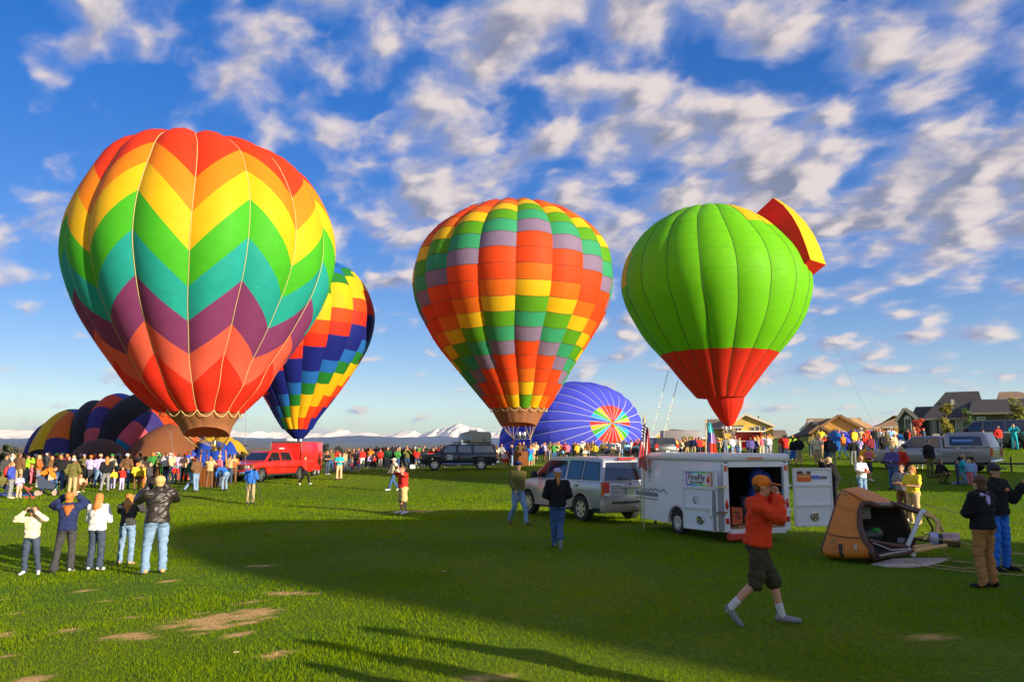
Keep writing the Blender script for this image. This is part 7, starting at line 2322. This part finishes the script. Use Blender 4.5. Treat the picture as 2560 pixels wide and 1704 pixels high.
a = P_(2500, 50., 1.76, 'pockets', 10, ('red', 'L'), ('slate', 'long'), ('short', 'brown'), 'person in a red shirt standing against the side of the dark grey van', hi=False)
a = P_(2538, 51.5, 1.76, 'camera', 330, ('teal', 'L'), ('teal', 'long'), ('short', 'ginger'), 'person dressed all in teal with a camera by the rear of the dark van')
a = P_(2462, 49.5, 1.60, 'stand', 0, ('slate', 'L'), ('black', 'long'), ('long', 'dark'), 'dark-haired woman half hidden behind the capped bed of the pewter pickup')
# left front of the crowd
a = P_(24, 35.2, 1.64, 'pockets', 110, ('royal', 'J'), ('grey', 'long'), ('bob', 'ginger'), 'woman in long blue jacket and grey leggings with a red backpack at the left edge', hi=True, shoes='cream')
b = MB(); b.ball((0, .20, 1.18), (.20, .15, .26), nu=14, nv=10); o = b.build('backpack', mat('backpack_red', (.70, .035, .02), .6, bump=.4), None, smooth=60)
o.matrix_world = Matrix.Translation(a.location) @ Matrix.Rotation(a.rotation_euler.z, 4, 'Z'); tag(o, 'round red backpack worn by the woman in the long blue jacket', 'backpack')
a = P_(46, 35.4, 1.06, 'hold', 60, ('lavender', 'J'), ('peach', 'long'), ('bob', 'brown'), 'toddler in a lilac hooded jacket and peach trousers pushing a toy pushchair', hi=True, child=True, shoes='cream')
g = ground(66, 35.2); b = MB()
b.tube([(-.25, 0, .62), (.30, 0, .05)], .012, 5); b.tube([(-.10, 0, .50), (.10, 0, .40), (.22, 0, .50)], .05, 5)
for sx in (-.02, .30): b.tube([(sx, -.10, .05), (sx, -.06, .05)], .05, 8); b.tube([(sx, .06, .05), (sx, .10, .05)], .05, 8)
o = b.build('toy_pushchair', mat('toy_red', (.55, .10, .08), .6), None, loc=g); tag(o, 'red toy pushchair on the grass in front of the toddler in lilac', 'toy pushchair')
g = ground(116, 37.); pr = thing('pushchair', 'dark pushchair with four wheels in front of the left crowd', 'pushchair', g, R(20))
b = MB(); b.prism([(-.35, .35), (.30, .30), (.42, .55), (.10, .60), (-.30, .95), (-.42, .90)], -.22, .22); b.build('seat', cloth('slate'), pr, bevel=.03)
b = MB(); b.tube([(-.62, 0, 1.05), (-.30, 0, .60), (.35, 0, .12)], .02, 6); b.tube([(.35, 0, .55), (-.35, 0, .12)], .02, 6); b.build('frame', DARKP, pr)
for sx in (-.35, .38):
    for sy in (-.24, .24):
        b = MB(); b.lathe([(.12, -.03), (.13, 0), (.12, .03)], 14, M=Matrix.Translation((sx, sy, .13)) @ Matrix.Rotation(R(90), 4, 'X')); b.build('wheel', mat('wheel_pale', (.45, .30, .24), .6), pr)
g = ground(8, 37.5); b = MB(); b.add([(-1.6, -.6, 0), (1.6, -.6, 0), (1.6, .6, 0), (-1.6, .6, 0), (-1.6, -.6, .03), (1.6, -.5, .04), (1.5, .6, .03), (-1.6, .6, .05)], [(0, 1, 2, 3), (4, 5, 6, 7), (0, 1, 5, 4), (1, 2, 6, 5), (2, 3, 7, 6), (3, 0, 4, 7)]); o = b.build('picnic_blanket', cloth('royal'), None, loc=g); tag(o, 'blue picnic blanket on the grass at the left edge', 'blanket')
# person outside the picture casting a shadow; two more unseen, added to widen it
P_b = person((3.55, 4.75, Tz(3.55, 4.75)), 1.84, 'pockets', 140, ('slate', True, 1.5), ('denim', 'long'), ('short', 'brown'), 'person standing just outside the picture beside the photographer', hi=False)

person((3.98, 5.45, Tz(3.98, 5.45)), 1.78, 'hold', 130, ('grey', True, .6), ('khaki', 'long'), ('cap', 'navy', 'brown'), 'unseen person in a grey top and navy cap, added to widen the foreground shadow')
person((3.35, 4.15, Tz(3.35, 4.15)), 1.70, 'relaxed', 150, ('green', True, 1.5), ('slate', 'long'), ('long', 'brown'), 'unseen long-haired person in a green jacket, added to widen the foreground shadow')

# ================================================================== the crowd
# px depth height pose facing top/cut bottom/kind head/colour[/hair] [c]
CROWD = {
 'left crowd': """
43 43 1.82 stand 175 brown/J khaki/long short/brown
30 44.5 1.70 stand 20 maroon/L black/long short/brown
64 46 1.62 camera 140 lime/L grey/long short/brown
76 45.5 1.1 hold 120 pink/L pink/long bob/ginger c
85 47 1.66 relaxed 150 yellow/J red/long cap/white/ginger
93 43 1.70 crossed 100 rust/J grey/long bob/blond
106 38.5 1.66 bend 110 orange/L lavender/long short/brown
115 46 1.78 pockets 160 charcoal/J slate/long cap/peach/brown
127 40 1.0 stand 40 peach/L denim/long short/ginger c
125 44.5 1.62 relaxed 90 brown/L olive/long bob/ginger
137 48 1.70 camera 170 red/L slate/long cap/lime/brown
146 40 1.76 crossed 190 black/J denim/long short/ginger
150 46.5 1.74 lookup 185 tan/L black/long cap/cream/brown
163 45 1.75 lookup 200 maroon/J slate/long short/ginger
167 42 1.66 stand 20 black/J black/long long/dark
180 44 1.66 relaxed 170 brown/L denim/long bob/blond
189 39 1.38 pockets 150 rust/L brown/long bob/ginger c
197 39.5 1.30 squat 60 peach/S brown/long short/brown c
196 48 1.72 lookup 10 charcoal/J khaki/long short/ginger
206 45 1.72 crossed 10 olive/L khaki/long hat/lavender/brown
216 49 1.76 camera 180 black/J slate/long short/dark
222 44 1.66 hold 190 lavender/S charcoal/skirt cap/orange/brown
232 46 1.74 pockets 170 red/J denim/long short/ginger
238 50 1.70 shade 180 rust/L slate/long cap/cream/brown
246 42.5 1.76 relaxed 200 lavender/L paleblue/long cap/peach/brown
262 39.5 1.72 relaxed 215 black/J grey/long long/ginger
268 46 1.72 camera 180 orange/L black/long short/brown
275 43 1.75 hold 170 cream/L sky/shorts cap/green/brown
281 41.5 1.02 lookup 30 yellow/L lavender/long short/ginger c
291 47 1.74 lookup 190 black/J black/long cap/grey/dark
297 45.5 1.70 crossed 20 slate/J black/long cap/grey/brown
303 40.5 1.16 point 60 red/L lavender/long short/brown c
313 42 1.80 pockets 185 brown/J denim/long cap/white/brown
322 48 1.70 camera 200 green/L slate/long short/ginger
333 47 1.62 stand 160 maroon/L olive/long cap/pink/brown
340 41 1.36 hold 210 yellow/J brown/long bob/ginger c
348 49 1.74 lookup 170 tan/J denim/long short/dark
353 41.3 1.28 stand 40 gold/J rust/long short/ginger c
360 46 1.55 hold 150 peach/L cream/shorts bob/brown c
371 40.5 1.42 relaxed 90 charcoal/J black/long short/dark c
382 50 1.72 camera 140 slate/J khaki/long short/brown
390 50 1.74 camera 300 olive/L khaki/long cap/white/brown
404 51 1.68 stand 150 rust/L green/shorts bob/brown
417 47 1.20 bend 80 slate/L denim/long short/brown c
428 48 1.72 walk 60 peach/L olive/long short/blond
434 46 1.18 stand 30 sky/L paleblue/long short/ginger c
436 45.6 1.10 crossed 20 red/L slate/long bob/ginger c
445 48.5 1.72 lookup 200 lavender/S slate/long short/brown
458 46.5 1.72 pockets 180 peach/S black/long short/ginger
475 40.6 1.74 walk 130 darkgreen/L paleblue/long short/blond
488 40.3 1.76 lead 230 brown/J paleblue/long cap/navy/brown
468 51 1.80 shade 190 royal/J slate/long short/brown
545 43.6 1.74 relaxed 150 pink/L slate/long cap/tan/brown
560 41.4 1.70 bend 240 blue/L paleblue/long short/brown
571 46 1.72 camera 170 tan/L slate/long short/dark
582 47 1.70 crossed 20 rust/L brown/long cap/grey/brown
596 56 1.72 lookup 60 black/J slate/long short/dark
10 43 1.66 stand 60 charcoal/J slate/long bob/brown
3 38 1.60 squat 40 olive/L slate/long cap/green/brown
15 46 1.74 lookup 170 olive/J khaki/long short/dark
19 40 1.32 crossed 20 slate/L brown/long short/ginger c
54 48 1.76 camera 170 black/J grey/long short/dark
102 49 1.74 camera 185 green/L slate/long short/dark
172 49 1.72 lookup 190 navy/L khaki/long short/brown
256 50 1.70 stand 160 maroon/J black/long long/dark
283 50 1.74 camera 180 slate/L denim/long short/brown
330 50 1.68 stand 190 pink/L slate/long bob/dark
412 52 1.72 pockets 170 grey/L slate/long short/dark
24 51.7 1.77 shade 200 yellow/J black/long short/ginger
63 52.5 1.62 crossed 30 navy/L brown/long short/brown
99 48.1 1.65 stand 350 peach/J denim/long short/ginger
139 50.2 1.63 shade 10 navy/J slate/long short/ginger
167 52.8 1.72 relaxed 200 navy/J slate/long short/dark
206 49.8 1.64 lookup 170 orange/L khaki/long cap/white/brown
253 51.0 1.76 camera 170 green/L black/long cap/red/brown
283 50.4 1.76 camera 170 red/L black/long short/brown
329 50.1 1.68 shade 10 maroon/J slate/long cap/white/brown
379 49.0 1.77 shade 180 green/L brown/long bob/ginger
412 48.5 1.76 shade 170 white/J black/long short/brown
433 50.6 1.68 lookup 170 white/J khaki/long cap/red/brown
""",
 'crowd by the red trailer': """
817 55 1.66 crossed 60 black/S slate/long long/ginger
826 60 1.72 relaxed 20 olive/L denim/long short/brown
840 62 1.72 camera 170 red/L maroon/long bob/brown
847 49.5 1.68 crossed 20 teal/S peach/flare long/ginger
837 63 1.30 stand 60 brown/L black/long short/brown c
862 57 1.68 hold 250 tan/J grey/long long/brown
871 64 1.74 lookup 180 black/L slate/long short/ginger
879 57 .78 stand 30 pink/L denim/long bob/brown c
883 60 1.76 pockets 20 brown/L khaki/long short/dark
889 57.5 1.62 relaxed 200 black/S denim/shorts short/dark
896 57.2 1.05 stand 150 pink/S sky/shorts bob/brown c
886 70 1.70 camera 150 tan/L slate/long cap/white/brown
895 69 1.74 crossed 190 purple/L denim/long bob/ginger
905 66 1.70 lookup 20 red/L white/long short/ginger
911 71 1.70 shade 180 black/J slate/long short/brown
""",
 'middle crowd': """
924 68 1.72 camera 170 orange/L slate/long short/ginger
920 73 1.74 lookup 190 green/J grey/long bob/dark
933 70 1.70 relaxed 20 grey/L black/long short/brown
941 72 1.88 camera 180 navy/J black/long short/dark
925 63 1.26 stand 200 lavender/L black/long short/blond c
935 64 1.12 stand 30 red/J black/long short/dark c
949 69 1.72 pockets 170 white/L rust/long short/brown
950 62.5 1.66 hold 0 red/J grey/long short/dark
958 72 1.76 camera 190 rust/L slate/long cap/red/brown
964 74 1.80 lookup 170 red/L denim/long short/dark
968 60 1.80 stand 5 darkgreen/L grey/long short/brown
975 70 1.72 camera 160 grey/L black/long short/ginger
980 74 1.80 camera 180 black/J slate/long cap/grey/dark
986 73 1.74 lookup 10 maroon/L denim/long short/dark
993 63.5 1.70 hold 10 green/J denim/long short/blond
990 72 1.76 crossed 200 peach/L slate/long short/ginger
996 75 1.86 lookup 170 brown/J black/long short/dark
1004 69 1.72 camera 30 black/L slate/long bob/ginger
1011 73 1.70 stand 190 maroon/L khaki/long short/brown
1017 62 1.72 camera 15 olive/J denim/long short/brown
1023 72 1.70 relaxed 180 charcoal/L slate/long short/brown
1030 68 1.72 point 40 black/J black/long short/brown
1034 75 1.80 camera 170 teal/J slate/long cap/navy/brown
1041 65.5 1.70 hold 200 red/J slate/long long/dark
1048 73 1.82 pockets 190 green/J black/long short/dark
1060 72 1.82 relaxed 10 black/J grey/long short/brown
1057 66 1.64 crossed 30 black/L slate/long long/blond
1067 70 1.66 camera 180 tan/L denim/long short/dark
1072 69 1.60 lookup 20 white/L slate/long short/dark
1077 66.5 1.66 pockets 200 red/L khaki/long short/brown
1084 73 1.74 camera 160 peach/L slate/long bob/brown
1088 67 1.62 stand 190 black/J black/long short/ginger
1096 72 1.78 lookup 185 maroon/J slate/long short/dark
1102 73 1.80 shade 180 charcoal/L denim/long short/dark
1101 66.5 1.62 hold 10 orange/L tan/long bob/ginger
1112 74 1.84 crossed 190 black/L slate/long short/dark
1114 66 1.58 stand 30 rust/L black/long bob/blond
1120 71 1.66 camera 170 red/L slate/long long/ginger
1126 68 1.58 lookup 20 lavender/L denim/long short/ginger
1135 72 1.68 relaxed 190 royal/L slate/long short/ginger
1144 68 1.54 stand 0 red/J black/long bob/brown
1153 71 1.62 camera 200 brown/L denim/long cap/grey/brown
1162 69 1.56 hold 10 grey/L slate/long bob/brown
1168 73 1.70 lookup 180 peach/S black/long short/dark
1176 68 1.54 crossed 30 peach/L tan/long cap/cream/ginger
1184 74 1.64 pockets 180 charcoal/L slate/long short/ginger
1190 73 1.74 relaxed 0 red/J black/long short/ginger
1199 70 1.56 camera 20 black/J slate/long bob/dark
1209 68 1.60 point 300 white/L denim/long short/dark
1216 72 1.52 stand 90 tan/L black/long bob/brown
1229 64 1.66 relaxed 20 black/L khaki/long short/brown
1236 66 1.70 camera 180 cream/L denim/long short/brown
1241 64 1.66 hold 220 cream/J slate/long long/brown
1254 64.5 1.76 crossed 30 grey/L black/long short/ginger
917 71.2 1.62 lookup 200 white/L slate/long cap/red/brown
925 76.9 1.72 crossed 10 navy/L khaki/long short/dark
939 71.0 1.82 relaxed 10 maroon/L slate/long short/ginger
951 73.9 1.63 shade 180 orange/J black/long bob/ginger
955 75.9 1.66 crossed 190 tan/L black/long cap/red/brown
969 73.4 1.66 crossed 350 orange/L brown/long short/ginger
978 73.5 1.67 camera 180 white/L denim/long bob/ginger
988 74.6 1.77 stand 190 yellow/L black/long bob/ginger
998 74.8 1.66 stand 200 tan/J black/long cap/white/brown
1008 72.3 1.66 stand 30 sky/L khaki/long bob/ginger
1016 75.2 1.78 stand 30 tan/L khaki/long bob/ginger
1025 73.7 1.64 shade 170 maroon/L denim/long cap/red/brown
1036 72.9 1.74 pockets 190 yellow/L khaki/long cap/white/brown
1045 76.1 1.66 camera 350 tan/L brown/long cap/red/brown
""",
 'crowd by the blue balloon': """
1279 60.5 1.70 relaxed 100 navy/J paleblue/long short/ginger
1326 60 1.62 crossed 200 blue/S teal/shorts long/ginger
1331 63 1.66 stand 190 peach/L tan/long short/brown
1340 72 1.72 shade 0 peach/S black/shorts short/ginger
1362 70 1.68 camera 300 lavender/L brown/long bob/ginger
1368 73 1.74 lookup 180 slate/L denim/long short/dark
1376 70 1.78 lookup 20 olive/S grey/long short/ginger
1385 64 1.72 camera 30 green/L denim/long bob/ginger
1392 68 1.74 pockets 200 tan/L slate/long short/ginger
1397 71 1.72 stand 0 orange/L brown/long long/ginger
1402 65 1.50 bend 60 sky/S brown/long bob/brown c
1413 67 1.76 relaxed 20 red/L paleblue/long short/ginger
1419 65 1.74 camera 200 pink/L black/long cap/blue/brown
1443 66 1.66 hold 210 gold/J brown/long bob/ginger
1437 70 1.70 crossed 20 black/L slate/long short/dark
1455 71 1.74 shade 180 cream/L slate/long cap/white/brown
1462 64 1.22 stand 200 cream/L yellow/skirt bob/ginger c
1470 69 1.70 lookup 20 brown/L grey/long short/ginger
1482 70 1.76 relaxed 0 olive/J khaki/long cap/peach/brown
1488 66 1.60 pockets 160 yellow/L grey/long short/brown
1475 73 1.74 camera 180 maroon/L slate/long short/dark
1508 67 1.70 hold 350 olive/L grey/long bob/brown
1515 71 1.68 stand 180 white/L slate/long bob/blond
1517 64 1.30 walk 250 navy/J royal/long short/ginger c
1523 69 1.72 pockets 180 slate/L black/long short/dark
1530 72 1.70 camera 10 sky/L brown/long short/ginger
1540 66 1.62 bend 300 cream/L olive/long bob/blond
1545 68 1.74 relaxed 190 white/L peach/shorts short/ginger
1552 70 1.84 lookup 10 charcoal/J paleblue/long short/dark
1561 72 1.74 camera 180 olive/J slate/long short/brown
1568 65.5 1.56 stand 190 sky/J brown/long bob/dark
1579 67 1.74 relaxed 240 cream/L maroon/shorts short/brown
1590 66 1.78 crossed 190 red/L yellow/long short/ginger
1597 68 1.82 lookup 180 scarlet/L khaki/shorts cap/orange/brown
1602 71 1.74 camera 170 rust/L slate/long short/dark
""",
 'crowd behind the white trailer': """
1640 62 1.60 stand 170 grey/L slate/long short/ginger
1662 66 1.74 pockets 190 brown/J slate/long bob/brown
1670 68 1.70 relaxed 200 tan/L denim/long short/dark
1684 72 1.76 lookup 10 black/J black/long short/dark
1690 69 1.76 crossed 30 gold/L khaki/long short/ginger
1703 65 1.56 hold 110 cream/J slate/long short/ginger
1712 68 1.60 stand 10 peach/L brown/skirt long/blond
1718 67 1.66 relaxed 200 black/L tan/long short/ginger
1734 64 1.76 pockets 160 navy/L khaki/long short/ginger
1748 65 1.74 stand 190 red/J slate/long short/brown
1741 70 1.72 camera 170 maroon/L tan/long cap/red/brown
1757 67 1.68 lookup 20 rust/J black/long bob/ginger
1789 66 1.40 point 250 scarlet/L khaki/shorts short/brown c
1797 61 1.58 stand 200 tan/J green/long hat/cream/brown
1795 70 1.74 camera 180 red/L slate/long cap/cream/brown
1815 60.5 1.74 pockets 170 grey/L paleblue/long short/blond
1823 66 1.30 lookup 30 lime/L slate/long cap/lime/brown c
1832 63 1.72 lead 200 white/J paleblue/long short/ginger
1839 67 1.70 relaxed 170 grey/L denim/long cap/peach/brown
1850 62 1.60 crossed 260 cream/L sky/long short/blond
1877 54 1.70 stand 185 purple/J slate/long bob/brown
1889 55 1.62 hold 120 navy/J black/long bob/blond
1895 60 1.72 relaxed 190 tan/L olive/long long/ginger
1905 60 1.66 stand 170 pink/L cream/long short/ginger
1914 62 1.70 crossed 20 sky/L grey/long short/ginger
1921 59 1.72 lookup 340 white/L paleblue/long short/brown
1924 64 1.72 camera 180 orange/L peach/shorts short/ginger
1908 70 1.74 lookup 10 yellow/L slate/long cap/red/brown
1902 72 1.74 camera 190 rust/J khaki/long short/brown
""",
 'right crowd': """
1952 48.5 1.30 stand 60 grey/J black/long long/ginger c
1966 51 1.86 camera 190 red/J slate/long short/dark
1961 56 1.76 lookup 170 maroon/L black/long short/brown
1967 47 .98 stand 200 sky/L sky/long bob/blond c
1975 47.5 1.02 walk 160 cream/L paleblue/long short/ginger c
1985 46.5 1.66 relaxed 200 black/L blue/shorts short/brown
1984 54 1.76 pockets 170 lime/L slate/long short/ginger
1999 45.3 1.76 pockets 185 black/J khaki/shorts cap/maroon/brown
2046 46 1.76 camera 330 cream/L khaki/shorts short/ginger
2055 47.5 1.76 walk 300 peach/L khaki/shorts short/ginger
2067 52 1.76 lookup 20 red/L slate/long cap/cream/brown
2073 46 1.72 stand 190 black/J denim/long bob/brown
2083 45.5 1.58 relaxed 170 charcoal/J grey/long bob/dark
2110 53 1.74 walk 210 orange/J sky/long short/blond
2134 46.5 1.62 pockets 175 black/L grey/long short/brown
2139 57 1.74 lookup 20 yellow/J khaki/long short/blond
2150 49 1.70 hold 140 lavender/L royal/long short/ginger
2155 58 1.76 camera 190 tan/L slate/long cap/white/brown
2168 55 1.76 shade 180 scarlet/L black/long cap/orange/brown
2179 50 1.76 relaxed 195 maroon/J black/long bob/ginger
2166 52 1.66 stand 20 red/J denim/long short/brown
2189 60 1.74 lookup 10 black/J slate/long cap/white/ginger
2211 51 1.78 relaxed 200 black/J black/long short/grey
2219 52.5 1.72 camera 160 olive/L green/long short/brown
2231 50 1.60 crossed 150 tan/L green/long cap/white/brown
2238 51 1.70 lookup 200 peach/J slate/long short/ginger
2229 60 1.80 stand 170 white/L slate/long short/grey
2237 61 1.72 pockets 200 peach/L khaki/long short/brown
2268 68 1.76 relaxed 10 orange/J grey/long short/dark
2299 44 1.76 crossed 330 yellow/J grey/long cap/tan/brown
2312 60 1.70 lookup 60 slate/J slate/long cap/red/brown
2030 56 1.72 lookup 190 olive/L slate/long short/dark
2098 62 1.72 camera 20 pink/L slate/long short/brown
""",
}
PAL['scarlet'] = (.80, .06, .015)
KIND = {'long': 'trousers', 'flare': 'flared trousers', 'shorts': 'shorts', 'skirt': 'skirt'}
NAMEC = {'denim': 'blue denim', 'paleblue': 'pale blue', 'slate': 'dark slate', 'gold': 'mustard', 'royal': 'deep blue', 'sky': 'light blue', 'darkgreen': 'dark green'}
nmc = lambda c: NAMEC.get(c, c)
WHERE = {'left crowd': 'in the left crowd', 'crowd by the red trailer': 'right of the red trailer', 'middle crowd': 'in the middle crowd', 'crowd by the blue balloon': 'below the blue balloon', 'crowd behind the white trailer': 'behind the white trailer',
         'right crowd': 'in the right crowd'}
rows = []
for grp, txt in CROWD.items():
    for line in txt.strip().splitlines():
        q = line.split()
        rows.append([grp] + q)
base_labels = {}
for r in rows:
    grp, px, d, h_, po, fa, tp_, bo, he = r[:9]
    ch = len(r) > 9
    tc_, cut = tp_.split('/'); bc, bk = bo.split('/'); hh = he.split('/')
    garment = {'J': 'jacket', 'L': 'long-sleeved top', 'S': 'T-shirt'}[cut]
    who = 'child' if ch else 'person'
    lab = f"{who} in {nmc(tc_)} {garment} and {nmc(bc)} {KIND[bk]} {WHERE[grp]}"
    r.append(lab); base_labels.setdefault(lab, []).append(r)
used = set()
for lab, rs in list(base_labels.items()):
    if len(rs) > 1:
        rs.sort(key=lambda r: float(r[1]))
        seen = {}
        for i, r in enumerate(rs):
            hh = r[8].split('/')
            hd_ = (nmc(hh[1]) + ' ' + hh[0]) if hh[0] in ('cap', 'hat') else hh[-1] + ' hair'
            r[-1] = lab.replace(' and ', ', ' + hd_ + ' and ')
            seen.setdefault(r[-1], []).append(r)
        for l2, rr in seen.items():
            if len(rr) > 1:
                for i, r in enumerate(rr): r[-1] = l2 + ', ' + (['leftmost such', 'next such', 'third such'][i] if i < len(rr) - 1 or len(rr) == 1 else 'rightmost such')
for r in rows:
    grp, px, d, h_, po, fa, tp_, bo, he = r[:9]; lab = r[-1]
    ch = 'c' in r[9:-1]
    tc_, cut = tp_.split('/'); bc, bk = bo.split('/'); hh = he.split('/')
    P_(float(px), float(d), float(h_) * (1.05 if grp == 'left crowd' else 1.), po, float(fa), (tc_, cut), (bc, bk), tuple(hh), lab, child=ch, group='people in the ' + grp if 'crowd' == grp.split()[-1] else 'people in the ' + grp, shoes=random.choice(['charcoal', 'white', 'brown', 'black', 'cream']), wide=random.uniform(.95, 1.12))
# the farthest, smallest figures: one mass of people (the 300 largest are things of their own)
def mass(n, spans):
    rn = random.Random(3)
    V, Fq, MI, mats_, off = [], [], [], [], 0
    mi_of = {}
    for q in range(n):
        x0, x1, d0_, d1_ = spans[q % len(spans)]
        px, d = rn.uniform(x0, x1), rn.uniform(d0_, d1_)
        g = ground(px, d); po = rn.choice(['camera', 'lookup', 'stand', 'crossed', 'pockets', 'relaxed']); h_ = rn.uniform(1.58, 1.84)
        top_ = rn.choice(['red', 'orange', 'tan', 'navy', 'white', 'green', 'peach', 'maroon', 'sky', 'rust', 'yellow', 'black', 'grey']); bo = rn.choice(['denim', 'slate', 'khaki', 'black'])
        M = Matrix.Translation(g) @ Matrix.Rotation(R(rn.choice([0, 20, 170, 190, 90, 270])), 4, 'Z') @ Matrix.Scale(h_ / 1.75, 4)
        for kind, a, m_ in (('body', (), SKIN), ('shirt', (True, .6), cloth(top_)), ('trousers', ('long',), cloth(bo)), ('hair', ('short',), hairm(rn.choice(['brown', 'ginger', 'dark'])))):
            me_ = pm(kind, po, False, False, *a)
            co = np.empty(len(me_.vertices) * 3, np.float32); me_.vertices.foreach_get('co', co); co = co.reshape(-1, 3)
            A = np.array(M); V.append(co @ A[:3, :3].T + A[:3, 3])
            if m_.name not in mi_of: mi_of[m_.name] = len(mats_); mats_.append(m_)
            for p_ in me_.polygons: Fq.append(tuple(v + off for v in p_.vertices)); MI.append(mi_of[m_.name])
            off += len(co)
    me_ = bpy.data.meshes.new('distant_crowd'); me_.from_pydata(np.concatenate(V).tolist(), [], Fq)
    for m_ in mats_: me_.materials.append(m_)
    me_.polygons.foreach_set('material_index', MI); me_.shade_smooth()
    structure(link('distant_crowd', me_), 'stuff')


mass(44, [(1640, 1930, 68, 76), (1950, 2300, 56, 66), (1650, 1930, 72, 80), (2020, 2300, 60, 68), (1430, 1600, 74, 80)])
# children on shoulders
for (px, d, z_, top_, cap_, lab) in [(27, 44.4, 1.42, 'white', 'white', 'little child in white riding on shoulders at the far left of the crowd'), (113, 45.9, 1.42, 'charcoal', 'white', 'little child in a grey top and white cap riding on shoulders in the left crowd')]:
    g = ground(px, d); person(g, .98, 'sit', 170, (top_, True, .6), ('slate', 'long'), ('cap', cap_, 'ginger'), lab, child=True, lift=z_ - .33)
# people in the two baskets and on the seats
for (px, d, h_, pose__, fa, c1, c2, hh, lab) in [(522, 41.1, 1.72, 'camera', 200, 'tan', 'brown', ('short', 'ginger'), 'person in a tan shirt standing inside the basket of the chevron balloon'),
                                                (1300, 61.4, 1.72, 'camera', 180, 'brown', 'brown', ('short', 'ginger'), 'person in a brown shirt standing inside the basket of the patchwork balloon'),
                                                (1297, 61.6, 1.70, 'relaxed', 10, 'lime', 'brown', ('short', 'brown'), 'person in a lime green top inside the basket of the patchwork balloon'),
                                                (1309, 61.7, 1.76, 'crossed', 350, 'charcoal', 'black', ('short', 'ginger'), 'person in a dark top inside the basket of the patchwork balloon')]:
    g = ground(px, d); person(g, h_, pose__, fa, (c1, True, .6), (c2, 'long'), hh, lab, lift=.12)
for i, (px, d, c1) in enumerate([(1262, 62., 'white'), (1270, 62.2, 'red')]):
    g = ground(px, d); person(g, 1.70, 'sit', 20, (c1, True, .6), ('red', 'long') if i == 0 else ('white', 'long'), ('cap', 'cream', 'brown') if i == 0 else ('bob', 'brown'), ['person in white sitting on a red folding chair left of the patchwork balloon basket', 'person in red sitting beside the one in white left of the patchwork balloon basket'][i])
    b = MB(); b.box((0, 0, .40), (.5, .48, .04)); b.box((0, .26, .68), (.5, .04, .5))
    for sx in (-1, 1): b.tube([(sx * .22, -.2, 0), (sx * .22, .2, .42)], .012, 5); b.tube([(sx * .22, .2, 0), (sx * .22, -.2, .42)], .012, 5)
    o = b.build('folding_chair', cloth('red'), None, loc=g, rz=R(20)); tag(o, ['left red folding chair beside the patchwork balloon basket', 'right red folding chair beside the patchwork balloon basket'][i], 'chair', 'red folding chairs')
# a few loose things
for (px, d, sz, c_, nm, lab) in [(1031, 64.5, (.40, .30, .30), 'white', 'cool_box', 'white box on the grass by the black SUV'), (1433, 66, (.5, .3, .34), 'red', 'cool_box', 'red box on the grass below the blue balloon'), (1452, 65, (.28, .25, .5), 'red', 'bag', 'red bag standing by the mustard jacket person'),
                               (1855, 57, (.9, .5, .35), 'grey', 'bag', 'grey bag lying behind the roof of the white trailer'), (1700, 66.5, (.9, .7, .45), 'rust', 'crate', 'orange-brown wicker box behind the white trailer')]:
    g = ground(px, d); b = MB(); b.box((0, 0, sz[2] / 2), sz); b.box((0, 0, sz[2] + .02), (sz[0] * .9, sz[1] * .3, .04)); o = b.build(nm, cloth(c_), None, bevel=.03, loc=g); tag(o, lab, nm.replace('_', ' '))
for i, (px, py_, ln) in enumerate([(1110, 1428, .10), (1115, 1345, .06), (590, 1630, .07)]):
    g = _gp(px, py_ + 0); b = MB(); b.box((0, 0, .008), (ln * .9, ln * .6, .012), rz=.5); o = b.build('litter_scrap', mat('scrap', (.60, .42, .25), .8), None, loc=g, bevel=.005); tag(o, ['small pale scrap on the grass in the middle foreground shade', 'small pale scrap behind the ponytailed woman\'s feet', 'small brown scrap on the grass near the dry patch'][i], 'scrap')
bpy.data.scenes.remove(BENCH)
